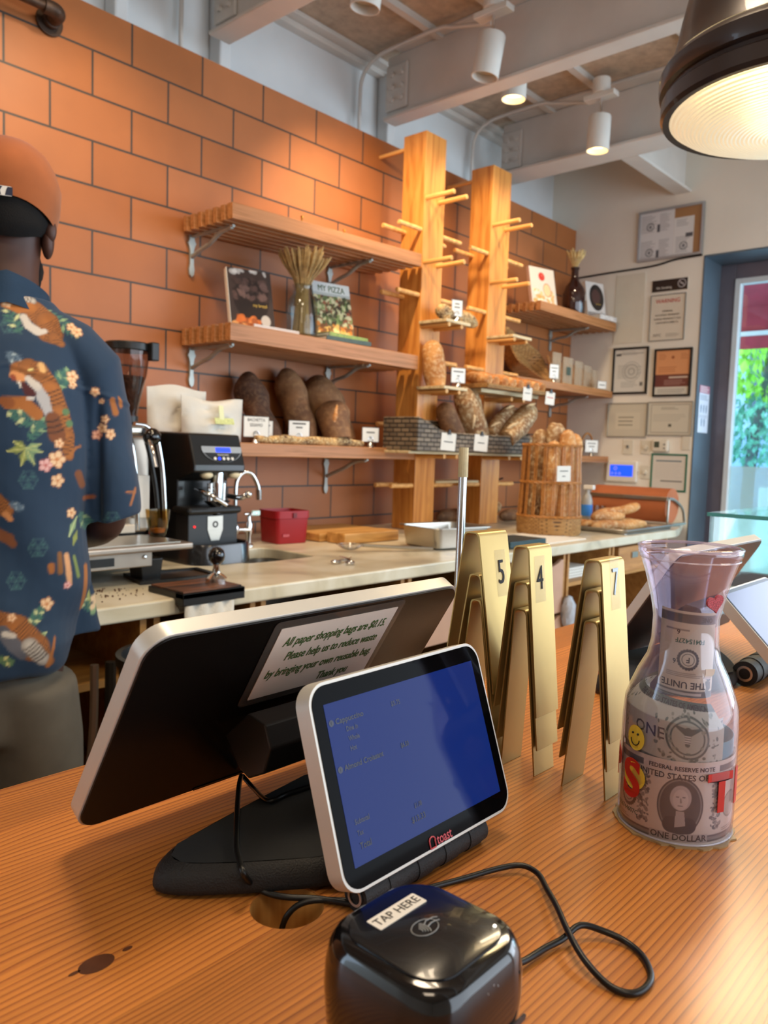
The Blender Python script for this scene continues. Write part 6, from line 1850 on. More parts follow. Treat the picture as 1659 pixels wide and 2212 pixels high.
# faucet, bin, cutting boards, pan, strainer, scissors
fa = thing('bridge_faucet', 'chrome bridge faucet with a high curved spout behind the sink', 'tap', (1.83, 2.40, ZB))
fy = 2.40
build('spout', MB().tube([(1.832, fy, 1.02), (1.832, fy, 1.18), (1.842, fy, 1.225), (1.868, fy - 0.004, 1.249), (1.900, fy - 0.01, 1.243), (1.925, fy - 0.015, 1.20), (1.93, fy - 0.016, 1.165)], 0.0085, 12, sub=6), m_chrome, fa, smooth=True)
build('spray_head', MB().cyl((1.929, fy - 0.016, 1.185), (1.931, fy - 0.016, 1.145), 0.012, 0.011, 16), m_chrome, fa, smooth=True)
build('bridge', MB().cyl((1.785, fy, 1.035), (1.895, fy - 0.01, 1.030), 0.008, n=12).ell((1.832, fy, 1.035), (0.016, 0.016, 0.026)), m_chrome, fa, smooth=True)
for x in (1.785, 1.897):
    build('valve', MB().lathe([(0, 0), (0.019, 0), (0.019, 0.006), (0.011, 0.012), (0.010, 0.04), (0.015, 0.055), (0.015, 0.085), (0.008, 0.10), (0.008, 0.118), (0, 0.12)], 20, Matrix.Translation((x, fy, ZB))), m_chrome, fa, smooth=True)
    build('handle', MB().cyl((x - 0.025, fy - 0.004, 1.09), (x + 0.03, fy - 0.004, 1.092), 0.0055, n=10).ell((x + 0.03, fy - 0.004, 1.092), 0.009).cyl((x, fy - 0.02, 1.09), (x, fy + 0.02, 1.09), 0.005, n=10), m_chrome, fa, smooth=True)
build('blade_handle', MB().box(1.905, 1.945, fy - 0.012, fy - 0.002, 1.082, 1.103), mat('aqua glint enamel', 'CFEDE8', 0.2, 0.3, var=0), fa, bevel=0.004)

m_redbin = mat('red bucket plastic', '9C1822', 0.42, var=0.05)
rb2 = thing('red_bucket', 'square red plastic bucket by the sink', 'bucket', (2.10, 2.42, ZB))
lpA = rrect(0.155, 0.145, 0.018, 5, 2.125, 2.44)
lv = [(0.90, 0.001), (0.92, 0.006), (0.985, 0.10), (1.03, 0.102), (1.03, 0.132), (1.0, 0.132), (0.96, 0.10), (0.88, 0.008)]
n_ = len(lpA); vs = []
for s_, z in lv: vs += [(2.125 + (x - 2.125) * s_, 2.44 + (y - 2.44) * s_, ZB + z) for x, y in lpA]
RotB = Matrix.Translation((2.10, 2.43, 0)) @ Matrix.Rotation(R(-8), 4, 'Z') @ Matrix.Translation((-2.125, -2.44, 0))
build('bucket', MB().add(vs, [(j * n_ + k, j * n_ + (k + 1) % n_, (j + 1) * n_ + (k + 1) % n_, (j + 1) * n_ + k) for j in range(len(lv) - 1) for k in range(n_)] + [tuple(range(n_))[::-1], tuple(range(7 * n_, 8 * n_))], RotB), m_redbin, rb2, smooth=True, angle=35)
build('handle_lug', MB().box(2.118, 2.136, 2.360, 2.366, ZB + 0.105, ZB + 0.125, RotB), mat('dark red', '6A0E16', 0.4, var=0), rb2, bevel=0.001)
build('blurred_mark', MB().box(2.075, 2.105, 2.3665, 2.3675, ZB + 0.03, ZB + 0.04, RotB), mat('faded pink print', 'B8525A', 0.6, var=0.3, vs=300), rb2)

m_butcher = wood('butcher board', 'D9A45E', 'B07C3C', axis=0, grain=36, rough=0.5)
m_butchend = wood('board end grain', '8A5428', '5E3618', axis=0, grain=70, rough=0.6)
def cboard(x0, y0, x1, y1, z, th, rot, label):
    cx, cy = (x0 + x1) / 2, (y0 + y1) / 2
    Rm = Matrix.Translation((cx, cy, 0)) @ Matrix.Rotation(R(rot), 4, 'Z') @ Matrix.Translation((-cx, -cy, 0))
    return solo('cutting_board', MB().box(x0, x1, y0, y1, z, z + th, Rm), m_butcher, label, 'cutting board', bevel=0.006, seg=3)
cboard(2.22, 2.33, 2.62, 2.64, ZB + 0.001, 0.034, -2, 'back and larger wooden cutting board by the red bucket')
cboard(2.24, 2.21, 2.56, 2.322, ZB + 0.001, 0.044, -2, 'front thick wooden cutting board before the larger one')
pan = thing('hotel_pan', 'deep rectangular steel pan on the marble, left of the steel rod', 'pan', (2.565, 1.96, ZB))
M_ = Matrix.Translation((2.565, 1.96, 0)) @ Matrix.Rotation(R(-10), 4, 'Z')
lv = [(0.84, 0.004), (0.90, 0.008), (0.97, 0.085), (1.06, 0.088), (1.07, 0.085)]
lpA = rrect(0.30, 0.235, 0.03, 5); n_ = len(lpA); vs = []
for s_, z in lv: vs += [(x * s_, y * s_, ZB + z) for x, y in lpA]
build('pan', MB().add(vs, [(j * n_ + k, j * n_ + (k + 1) % n_, (j + 1) * n_ + (k + 1) % n_, (j + 1) * n_ + k) for j in range(len(lv) - 1) for k in range(n_)] + [tuple(range(n_))[::-1]], M_), m_steel, pan, smooth=True)
st_ = thing('spider_strainer', 'round wire strainer with a long steel handle on the marble', 'strainer', (2.15, 2.04, ZB))
stm = MB()
for k in range(7):
    r = 0.008 + 0.007 * k
    stm.tube([(2.115 + r * math.cos(a), 2.065 + r * math.sin(a), ZB + 0.006 + 0.02 * (r / 0.05) ** 2) for a in [2 * PI * j / 28 for j in range(29)]], 0.0013, 5)
build('wire_bowl', stm, m_chrome, st_, smooth=True)
build('handle', MB().tube([(2.15, 2.035, ZB + 0.024), (2.27, 1.955, ZB + 0.016), (2.39, 1.885, ZB + 0.010)], 0.006, 8, sub=3).tube([(2.155, 2.05, ZB + 0.024), (2.27, 1.972, ZB + 0.018), (2.38, 1.905, ZB + 0.012)], 0.004, 8, sub=3), m_steel, st_, smooth=True)
sc_ = thing('scissors', 'open chrome scissors lying on the marble near the edge', 'scissors', (1.89, 1.85, ZB))
s1 = MB()
def ring3(cx, cy, rx, ry, rot):
    return [(cx + rx * math.cos(a) * math.cos(rot) - ry * math.sin(a) * math.sin(rot), cy + rx * math.cos(a) * math.sin(rot) + ry * math.sin(a) * math.cos(rot), ZB + 0.008) for a in [2 * PI * j / 20 for j in range(21)]]
s1.tube(ring3(1.845, 1.865, 0.020, 0.012, 0.3), 0.004, 8).tube(ring3(1.868, 1.822, 0.020, 0.012, 0.5), 0.004, 8)
s1.tube([(1.865, 1.873, ZB + 0.008), (1.91, 1.875, ZB + 0.008), (1.985, 1.93, ZB + 0.006)], [0.004, 0.005, 0.0015], 6, sub=3).tube([(1.885, 1.833, ZB + 0.008), (1.91, 1.875, ZB + 0.01), (1.955, 1.96, ZB + 0.006)], [0.004, 0.005, 0.0015], 6, sub=3)
build('blades', s1, m_chrome, sc_, smooth=True)

# ------------------------------------------------------------------ cookbooks, wheat, bottle
def book(x, y, z, w, h, d, base, fn, label, lean=R(14), yaw=R(-10), spine='E8E2D6', titles=()):
    t = thing('cookbook', label, 'book', (x, y, z))
    M_ = Matrix.Translation((x, y, z)) @ Matrix.Rotation(yaw, 4, 'Z') @ Matrix.Rotation(-lean, 4, 'X') @ FM((0, 0, 0), (1, 0, 0), (0, 0, 1))
    build('pages', MB().box(-w / 2 + 0.002, w / 2 - 0.003, 0.003, h - 0.003, -d + 0.003, -0.003, M_), m_paper, t)
    build('back_cover', MB().box(-w / 2, w / 2, 0, h, -d, -d + 0.0025, M_), mat('book spine ' + spine, spine, 0.4, var=0.05) if 'book spine ' + spine not in bpy.data.materials else bpy.data.materials['book spine ' + spine], t)
    build('spine', MB().box(-w / 2 - 0.0015, -w / 2 + 0.001, 0, h, -d, 0, M_), bpy.data.materials['book spine ' + spine], t)
    panel('front_cover', M_ @ Matrix.Translation((0, h / 2, 0.0)), w, h, 0.0025, base, fn, m_printgloss, t)
    for s_, u, v, size, mm in titles:
        text(s_, size, mm, M_ @ Matrix.Translation((u, v, 0.0008)), t, 'title', ext=0.0002, sx=0.8)
    return t


def cov_dark(P):
    P.disc(-0.01, 0.02, 0.085, '3A2E2C', ry=0.10); P.disc(0.0, 0.0, 0.075, '241C1C', ry=0.09)
    P.speck(60, -0.07, 0.07, 0.0, 0.09, 0.012, ['5A4440', '4A3834', '2A2020', '6E5650'], 3, 0.7)
    P.speck(30, -0.08, 0.03, -0.12, -0.08, 0.014, ['C86A30', '8A4420', 'E0A060', '4A2A1C'], 4, 0.8)
    P.disc(0.055, -0.085, 0.020, 'B8B0A8', ry=0.024)
    P.speck(10, -0.09, 0.09, 0.11, 0.13, 0.012, ['D8D4D0'], 5, 0.6)


m_titlegold = mat('gold title print', 'C8A650', 0.4, var=0)
m_titlegreen = mat('dark green title print', '3C5A34', 0.5, var=0)
book(1.985, 2.50, 1.8075, 0.185, 0.252, 0.026, '3A302E', cov_dark, 'dark covered cookbook with gold lettering leaning on the second shelf', lean=R(16), yaw=R(-16),
     titles=(('my bread', 0.035, 0.103, 0.020, m_titlegold),))


def cov_pizza(P):
    P.rect(-0.1, 0.1, 0.072, 0.13, 'C9CFD0')
    P.rect(-0.1, 0.1, 0.060, 0.073, 'A8B0B0')
    P.speck(240, -0.09, 0.09, -0.075, 0.055, 0.010, ['4E6238', '2E3A22', '7A8E58', 'B8B890', '8A4A34', '3A2A20', 'C8C4A0'], 6, 0.9)
    P.speck(60, -0.09, 0.09, -0.125, -0.070, 0.012, ['E0B060', 'C87830', 'F0D090', '7A4A28'], 7, 0.9)


book(2.455, 2.52, 1.845, 0.195, 0.242, 0.020, '6E5A40', cov_pizza, 'pizza cookbook with a green topped pie on its cover, second shelf', lean=R(14), yaw=R(-12), spine='2A3A20', titles=(('MY PIZZA', 0.0, 0.212, 0.040, m_titlegreen),))


def flat_book(x, y, z, w, d, th, col_, label, rz=0.0):
    t = thing('lying_book', label, 'book', (x, y, z))
    M_ = Matrix.Translation((x, y, z)) @ Matrix.Rotation(rz, 4, 'Z')
    nm = 'flat cover ' + col_
    cm = bpy.data.materials.get(nm) or mat(nm, col_, 0.4, var=0.3, vs=60)
    build('covers', MB().box(-w / 2, w / 2, -d / 2, d / 2, 0, 0.0025, M_).box(-w / 2, w / 2, -d / 2, d / 2, th - 0.0025, th, M_).box(-w / 2, w / 2, -d / 2, -d / 2 + 0.0025, 0.0025, th - 0.0025, M_), cm, t)
    build('pages', MB().box(-w / 2 + 0.002, w / 2 - 0.002, -d / 2 + 0.0026, d / 2 - 0.002, 0.0026, th - 0.0026, M_), m_paper, t)
    return t


flat_book(2.455, 2.52, 1.8075, 0.26, 0.18, 0.018, '2E3A22', 'lower green spined book lying under the pizza cookbook', R(-3))
flat_book(2.46, 2.53, 1.8262, 0.245, 0.17, 0.017, '8A9A3A', 'upper yellow green book lying under the pizza cookbook', R(2))
easel = MB().box(1.93, 2.16, 2.43, 2.437, 1.808, 1.818).box(1.93, 2.16, 2.43, 2.50, 1.8065, 1.8085)
solo('book_stand', easel, mat('clear acrylic strip', 'D8C8B8', 0.1, var=0, alpha=0.6), 'clear strip stand under the dark cookbook', 'stand')

vz = 1.8075
wv_ = thing('wheat_jar', 'clear glass jar of dried wheat stalks between the two cookbooks', 'vase', (2.235, 2.50, vz))
TV = Matrix.Translation((2.235, 2.50, vz))
build('jar', MB().lathe([(0, 0.0), (0.060, 0.0), (0.064, 0.01), (0.064, 0.12), (0.058, 0.155), (0.040, 0.18), (0.036, 0.20), (0.042, 0.215), (0.0405, 0.215), (0.0345, 0.20), (0.038, 0.178), (0.056, 0.152), (0.062, 0.12), (0.062, 0.012), (0, 0.008)], 40, TV), m_glass, wv_, smooth=True)
m_wheat = mat('dry wheat', 'B99A66', 0.8, var=0.25, vs=60)
def wheat(parent, c, zb0, zb1, r0, rneck, zneck, rtop, ztop, n, seed, mat_=m_wheat):
    rnd = random.Random(seed)
    mb = MB()
    for k in range(n):
        a = rnd.uniform(0, 2 * PI); q = math.sqrt(rnd.random())
        p0 = Vector(c) + Vector((r0 * q * math.cos(a), r0 * q * math.sin(a), zb0))
        p1 = Vector(c) + Vector((rneck * q * math.cos(a), rneck * q * math.sin(a), zneck))
        b = a + rnd.uniform(-0.3, 0.3)
        p2 = Vector(c) + Vector((rtop * q * math.cos(b) + 0.012, rtop * q * math.sin(b), ztop * rnd.uniform(0.92, 1.0)))
        mb.tube([p0, p1, p1.lerp(p2, 0.55)], 0.0012, 4, sub=2)
        e = p1.lerp(p2, 0.55); d = (p2 - e)
        mb.tube([e, e + d * 0.3, e + d * 0.8, p2], [0.0015, 0.0048, 0.0040, 0.0006], 5)
    o = build('wheat_stalks', mb, mat_, parent)
    o['kind'] = 'stuff'
    return o
wheat(wv_, (2.235, 2.50, vz), 0.012, 0, 0.040, 0.026, 0.20, 0.115, 0.365, 130, 5)

def cov_apple(P):
    P.disc(-0.005, 0.065, 0.026, 'C23A30'); P.speck(14, -0.02, 0.01, 0.055, 0.085, 0.006, ['D86A58', 'A82A24'], 3, 0.6)
    P.speck(60, -0.08, 0.08, -0.125, -0.02, 0.014, ['D8B878', 'E8D8B0', 'C89850', 'F0E4CC'], 8, 0.8)
    P.disc(0.03, -0.015, 0.032, 'D9BE90', ry=0.042); P.ring(0.03, -0.015, 0.030, 0.003, 'A04030', ry=0.040)
book(4.165, 2.50, 2.233, 0.205, 0.238, 0.022, 'CFC6B8', cov_apple, 'pale baking book with a red apple on its cover, right upper shelf', lean=R(12), yaw=R(-14), spine='D8B8A8')
bo = thing('brown_bottle', 'dark brown bottle holding dried wheat ears on the right upper shelf', 'bottle', (4.50, 2.50, 2.233))
build('bottle', MB().lathe([(0, 0), (0.066, 0), (0.072, 0.01), (0.072, 0.125), (0.060, 0.165), (0.030, 0.205), (0.022, 0.235), (0.022, 0.275), (0.027, 0.278), (0.027, 0.29), (0.020, 0.29), (0.019, 0.235), (0.0, 0.235)], 36, Matrix.Translation((4.50, 2.50, 2.233))), mat('dark amber glass', '2A0F08', 0.08, var=0.1, coat=0.6), bo, smooth=True)
build('label', MB().add([(4.50 + 0.0725 * math.cos(a), 2.50 + 0.0725 * math.sin(a), 2.233 + z) for z in (0.085, 0.125) for a in [-1.35 + 0.1 * k for k in range(8)]], [(k, k + 1, k + 9, k + 8) for k in range(7)]), m_paper, bo)
wheat(bo, (4.50, 2.50, 2.233), 0.24, 0, 0.012, 0.014, 0.29, 0.070, 0.41, 46, 8, mat('pale wheat ears', 'D8BC82', 0.8, var=0.2, vs=60))
book(4.80, 2.49, 2.262, 0.165, 0.232, 0.028, 'D8D2CC', lambda P: (P.disc(0.01, 0.015, 0.066, '1E1818', ry=0.088), P.disc(0.005, 0.02, 0.040, '4A2E2C', ry=0.050), P.disc(0.045, -0.085, 0.012, 'C8C0B8', ry=0.015), P.rect(-0.08, 0.08, -0.12, -0.085, '4A3834', 0.6)),
     'cookbook with a dark round loaf on a white cover, standing right of the brown bottle', lean=R(10), yaw=R(-16), titles=(('my bread', 0.02, 0.088, 0.015, m_titlegold),))
flat_book(4.80, 2.49, 2.233, 0.20, 0.17, 0.028, 'D6D0CA', 'pale book lying flat under the standing cookbook at the shelf end', R(-5))

# second right shelf: tilted wicker basket, packets, small cards
bw = thing('wicker_basket', 'empty golden wicker basket tipped towards the room, right middle shelf', 'basket', (4.10, 2.56, 1.787))
Mb = Matrix.Translation((4.08, 2.60, 1.845)) @ Matrix.Rotation(R(16), 4, 'Y') @ Matrix.Rotation(R(58), 4, 'X')
lv = [(0.80, 0.0), (0.86, 0.01), (1.0, 0.075), (1.04, 0.080), (1.03, 0.088), (0.97, 0.082), (0.83, 0.012), (0.5, 0.008)]
lpA = rrect(0.44, 0.26, 0.06, 6, 0, 0.06); n_ = len(lpA); vs = []
for s_, z in lv: vs += [(x * s_, y * s_, z) for x, y in lpA]
build('basket', MB().add(vs, [(j * n_ + k, j * n_ + (k + 1) % n_, (j + 1) * n_ + (k + 1) % n_, (j + 1) * n_ + k) for j in range(len(lv) - 1) for k in range(n_)] + [tuple(range(n_))[::-1], tuple(range(7 * n_, 8 * n_))], Mb), m_weave_gold, bw, smooth=True)
for k, (x, w, h, lb) in enumerate(((4.36, 0.10, 0.19, 'tall clear packet of grissini behind the labelled packet'), (4.50, 0.12, 0.175, 'clear packet with a dark printed square, right middle shelf'), (4.64, 0.10, 0.165, 'clear packet of grissini right of the labelled packet'), (4.76, 0.10, 0.150, 'small clear packet of grissini near the end of the middle shelf'), (4.86, 0.07, 0.13, 'last small packet of grissini by the wall'))):
    t = thing('breadstick_packet', lb, 'packet', (x, 2.52, 1.795))
    for j in range(5):
        xx = x - w / 2 + 0.012 + j * (w - 0.024) / 4
        build('breadstick', MB().tube([(xx, 2.53, 1.799), (xx + 0.004, 2.54, 1.795 + h * 0.5), (xx - 0.003, 2.56, 1.795 + h * (0.9 - 0.04 * (j % 3)))], 0.007, 6), m_bag, t, smooth=True)
    build('wrapper', MB().box(x - w / 2, x + w / 2, 2.515, 2.523, 1.795, 1.795 + h, Matrix.Identity(4)), mat('cloudy cellophane', 'CDBBA0', 0.15, var=0.1, vs=30, alpha=0.42) if 'cloudy cellophane' not in bpy.data.materials else bpy.data.materials['cloudy cellophane'], t)
    if k == 1: build('label', MB().box(x - 0.02, x + 0.03, 2.512, 2.5148, 1.86, 1.91), mat('grey green label', '4A5A50', 0.6, var=0.4, vs=120), t)
solo('wicker_mat', MB().box(4.32, 4.92, 2.44, 2.60, 1.7868, 1.794), m_weave_gold, 'flat wicker liner under the grissini packets', 'mat', bevel=0.002)
price_card(4.20, 2.44, 1.787, 0.070, 0.085, ((.05, 0.02, 0.012), (.03, 0.0, 0.012)), 'white card in a clip before the tipped wicker basket')
price_card(4.80, 2.43, 1.795, 0.075, 0.050, ((.05, 0.0, 0.012),), 'small white card before the grissini packets', stand=False)
price_card(4.72, 2.44, 1.357, 0.110, 0.080, ((.07, 0.018, 0.012), (.05, -0.002, 0.012)), 'white card in a clip on the lowest right shelf')
P, Q = tapered((4.72, 2.58, 1.40), (4.88, 2.60, 1.42), 0.045); loaf('round_loaf', 'dark loaf behind the card on the lowest right shelf', P, Q, m_darkloaf, seed=77)
hb = MB().tube([(4.72 + 0.09 + 0.08 * math.cos(a), 2.52, 1.41 + 0.095 * math.sin(a)) for a in [PI * k / 14 for k in range(15)]], 0.006, 8)
solo('cane_hoop', hb, m_cane, 'arched cane hoop rising behind the card on the lowest right shelf', 'hoop', smooth=True)

# ------------------------------------------------------------------ notices on the far wall
def notice(name, label, y0, y1, z0, z1, base, fn, frame=None, fw=0.008, depth=0.008, gloss=True, cat='notice', res=0.0025, words=(), rot=0.0):
    t = thing(name, label, cat, (XF, (y0 + y1) / 2, z0))
    w, h = y0 - y1, z1 - z0
    M_ = FARW(XF - 0.001, (y0 + y1) / 2, (z0 + z1) / 2) @ Matrix.Rotation(rot, 4, 'Z')
    build('backing', MB().box(-w / 2, w / 2, -h / 2, h / 2, 0, depth * 0.6, M_), bpy.data.materials.get('backing board') or mat('backing board', 'D8D0BE', 0.6, var=0), t)
    panel('sheet', M_ @ Matrix.Translation((0, 0, depth * 0.6 + 0.0006)), w - fw, h - fw, res, base, fn, m_printgloss if gloss else m_print, t)
    if frame:
        build('frame', MB().prism([(-w / 2, -h / 2), (w / 2, -h / 2), (w / 2, h / 2), (-w / 2, h / 2)], 0, depth + 0.004, M_, holes=[[(-w / 2 + fw, -h / 2 + fw), (w / 2 - fw, -h / 2 + fw), (w / 2 - fw, h / 2 - fw), (-w / 2 + fw, h / 2 - fw)]]), frame, t, bevel=0.001)
    for s_, u, v, size, mm in words:
        text(s_, size, mm, M_ @ Matrix.Translation((u, v, depth * 0.6 + 0.0016)), t, ext=0.0002, sx=0.9)
    return t


m_silver = mat('silver frame', 'B8B8BA', 0.35, 0.6, var=0.02)
def cork(P):
    P.rect(-0.21, 0.025, -0.16, 0.16, 'DEDCDC'); P.rect(0.025, 0.15, -0.16, 0.085, 'E2E0DE')
    for x0, x1, y0, y1, n, sd in ((-0.19, -0.09, 0.02, 0.13, 12, 1), (-0.07, 0.0, 0.02, 0.13, 14, 2), (-0.19, -0.09, -0.14, -0.03, 12, 3), (-0.07, 0.0, -0.14, -0.03, 14, 4), (0.04, 0.135, 0.03, 0.075, 5, 5), (0.04, 0.135, -0.13, -0.03, 9, 6)):
        P.lines(x0, x1, y0, y1, n, '8C8C90', 0.7, 0.4, 0.4, sd)
    for x, y in ((-0.13, 0.055), (-0.13, -0.105), (0.09, -0.09)):
        P.ring(x, y, 0.022, 0.006, '6A6A6E'); P.disc(x, y, 0.010, '7A7A7E')
    for x, y in ((-0.075, 0.045), (-0.075, -0.115)): P.rect(x - 0.010, x + 0.008, y - 0.028, y + 0.02, '5A5A60')
    P.rect(0.10, 0.145, -0.04, -0.015, '5A5A60')
notice('cork_board', 'cork board with grey printed permits, high on the far wall', 2.303, 1.885, 2.612, 2.926, 'A87C52', cork, m_silver, 0.014, 0.014, False, 'board')
notice('no_smoking_sign', 'black no smoking sign above the warning sign', 2.192, 1.963, 2.410, 2.483, '16161A', lambda P: (P.ring(0.078, 0.004, 0.024, 0.004, 'C8C8CC'), P.cap((0.062, 0.020), (0.094, -0.012), 0.002, 0.002, 'C8C8CC'), P.rect(0.068, 0.088, 0.002, 0.006, 'C8C8CC')), None, 0.001, 0.008, True, 'sign', 0.0015, (('No Smoking', -0.035, -0.014, 0.022, m_white),))
notice('warning_sign', 'cream warning sign with red heading below the no smoking sign', 2.195, 1.969, 2.101, 2.390, 'DDD6C6', lambda P: (P.rect(-0.09, -0.03, -0.118, -0.100, '5A6068', 0.0), P.lines(-0.005, 0.09, -0.122, -0.098, 4, '8A8880', 0.8, 0.4, 0.3)), m_inkgrey, 0.003, 0.006, True, 'sign', 0.003,
       (('WARNING', 0, 0.103, 0.036, m_red_ink), ('DRINKING', 0, 0.040, 0.0155, m_ink), ('ALCOHOLIC BEVERAGES', 0, 0.016, 0.0155, m_ink), ('DURING PREGNANCY CAN', 0, -0.008, 0.0155, m_ink), ('CAUSE BIRTH DEFECTS', 0, -0.032, 0.0155, m_ink), ('NYC', -0.058, -0.110, 0.028, m_inkgrey)))
def cert(P):
    P.rect(-0.08, 0.09, 0.11, 0.114, '7A7A78'); P.rect(-0.1, -0.065, 0.098, 0.112, '4A4A4A')
    P.lines(-0.06, 0.06, 0.10, 0.128, 3, '9A9A98', 0.8, 0.4, 0.3, 1); P.ring(0.01, -0.005, 0.062, 0.004, 'A8A8A4'); P.ring(0.01, -0.005, 0.046, 0.010, 'B8B6B0'); P.ring(0.01, -0.005, 0.02, 0.006, '9A9894')
    P.lines(-0.085, 0.085, -0.05, 0.04, 9, '8A8A86', 0.55, 0.4, 0.3, 2); P.lines(-0.06, 0.06, -0.11, -0.07, 4, '9A9A96', 0.7, 0.4, 0.3, 3); P.rect(0.07, 0.09, -0.10, -0.075, '6A6A68')
notice('framed_certificate', 'white certificate with a round seal in a black frame, left of the orange one', 2.431, 2.188, 1.769, 2.072, 'D9D6CE', cert, m_black, 0.013, 0.012, True, 'certificate')
notice('framed_certificate', 'orange and maroon certificate in a black frame below the warning sign', 2.148, 1.906, 1.747, 2.049, 'DE9C6C', lambda P: (P.rect(-0.12, 0.12, -0.09, -0.012, '6E3A36'), P.rect(-0.12, 0.12, -0.15, -0.09, 'D8D4C8'), P.disc(0.0, 0.095, 0.010, 'A05C3A'), P.lines(-0.09, -0.04, 0.08, 0.12, 4, 'B8744A', 0.8, 0.4, 0.3, 1), P.lines(0.05, 0.10, 0.08, 0.12, 4, 'B8744A', 0.8, 0.4, 0.3, 2), P.rect(-0.02, 0.10, -0.036, -0.026, 'D8C8B8'), P.lines(-0.05, 0.09, -0.08, -0.045, 4, 'B89088', 0.8, 0.4, 0.3, 3), P.lines(-0.09, 0.09, -0.13, -0.10, 3, '8A8880', 0.8, 0.4, 0.3, 4), P.lines(-0.09, 0.06, 0.0, 0.04, 3, 'B8744A', 0.8, 0.4, 0.3, 5)), m_black, 0.013, 0.012, True, 'certificate')
notice('plain_certificate', 'cream certificate in a thin pale frame, left one of the lower pair', 2.450, 2.176, 1.488, 1.711, 'CFC8B6', lambda P: (P.rect(-0.08, 0.09, -0.06, 0.05, 'D6CFBC'), P.lines(-0.06, 0.07, -0.045, 0.03, 3, '7A7668', 0.75, 0.35, 0.25, 5)), mat('pale frame', 'A8A498', 0.4, 0.3, var=0), 0.005, 0.008, True, 'certificate')
notice('plain_certificate', 'cream certificate with a ruled border, right one of the lower pair', 2.170, 1.882, 1.500, 1.716, 'D0C9B8', lambda P: (P.rect(-0.125, 0.125, -0.09, 0.09, '9A9488'), P.rect(-0.121, 0.121, -0.086, 0.086, 'D3CDBC'), P.lines(-0.06, 0.06, 0.055, 0.075, 2, '8A867A', 0.8, 0.4, 0.3, 6), P.lines(-0.11, 0.11, -0.02, 0.03, 4, '9A968A', 0.6, 0.3, 0.5, 7), P.rect(-0.008, 0.012, -0.052, -0.034, '5A574E')), bpy.data.materials['pale frame'], 0.005, 0.008, True, 'certificate')
notice('taped_schedule', 'paper schedule taped up with green tape below the thermostat', 2.133, 1.898, 1.145, 1.385, 'DAD4CA', lambda P: (P.rect(-0.085, 0.08, 0.070, 0.078, '4A6A7A'), P.rect(-0.05, 0.09, -0.058, -0.050, '6A6A6A'), P.lines(-0.09, 0.09, -0.04, 0.06, 12, 'B8B4AC', 0.6, 0.25, 0.2, 3)), mat('green tape', '1E6A52', 0.5, var=0.05), 0.011, 0.001, False, 'paper')


def wallbox(name, label, y0, y1, z0, z1, d, m_, cat, extra=None, bev=0.004):
    t = thing(name, label, cat, (XF, (y0 + y1) / 2, z0))
    w, h = y0 - y1, z1 - z0
    M_ = FARW(XF - 0.0005, (y0 + y1) / 2, (z0 + z1) / 2)
    build('plate', MB().box(-w / 2, w / 2, -h / 2, h / 2, 0, d, M_), m_, t, bevel=bev)
    if extra: extra(t, M_ @ Matrix.Translation((0, 0, d)), w, h)
    return t


wallbox('wall_switch', 'small toggle plate farthest left above the blue keypad', 2.331, 2.261, 1.372, 1.468, 0.006, m_offwhite, 'switch', lambda t, M_, w, h: build('toggle', MB().box(-0.006, 0.006, -0.004, 0.014, 0, 0.012, M_), m_inkgrey, t, bevel=0.001))
wallbox('dimmer_switch', 'round knob dimmer plate between the toggle and the thermostat', 2.207, 2.139, 1.377, 1.468, 0.006, m_offwhite, 'switch', lambda t, M_, w, h: build('knob', MB().lathe([(0.014, 0), (0.013, 0.014), (0, 0.015)], 20, M_), m_offwhite, t, smooth=True))
wallbox('dimmer_switch', 'round knob dimmer plate right of the blue keypad', 2.203, 2.139, 1.218, 1.306, 0.006, m_offwhite, 'switch', lambda t, M_, w, h: build('knob', MB().lathe([(0.014, 0), (0.013, 0.014), (0, 0.015)], 20, M_), m_offwhite, t, smooth=True))
wallbox('thermostat', 'cream thermostat with a small grey display under the certificates', 2.129, 2.018, 1.395, 1.475, 0.028, m_offwhite, 'thermostat', lambda t, M_, w, h: (build('display', MB().box(-0.035, -0.002, -0.012, 0.026, 0, 0.001, M_), mat('grey green display', '4E5648', 0.3, var=0), t), build('button', MB().box(0.025, 0.036, -0.02, -0.012, 0, 0.002, M_).box(0.025, 0.036, 0.004, 0.012, 0, 0.002, M_), m_inkgrey, t)), bev=0.014)
m_keypad = mat('lit blue keypad screen', '1440D8', 0.3, var=0, emit='1E50F0', es=1.1)
wallbox('alarm_keypad', 'white alarm keypad with a bright blue screen, low on the far wall', 2.435, 2.218, 1.190, 1.331, 0.022, m_white, 'keypad', lambda t, M_, w, h: (build('screen', MB().box(-0.079, 0.081, -0.033, 0.042, 0, 0.001, M_), m_keypad, t),
        [build('screen_icon', MB().prism(circ(r, 18, u, v), 0.001, 0.0014, M_, holes=[circ(r * 0.75, 18, u, v)]), m_white, t) for u, v, r in ((-0.040, 0.02, 0.012), (-0.062, -0.014, 0.008), (-0.036, -0.014, 0.008), (-0.010, -0.014, 0.008))]), bev=0.010)
wallbox('wall_socket', 'narrow cream plate at the wall edge beside the window reveal', 1.94, 1.885, 1.41, 1.50, 0.006, m_offwhite, 'socket')
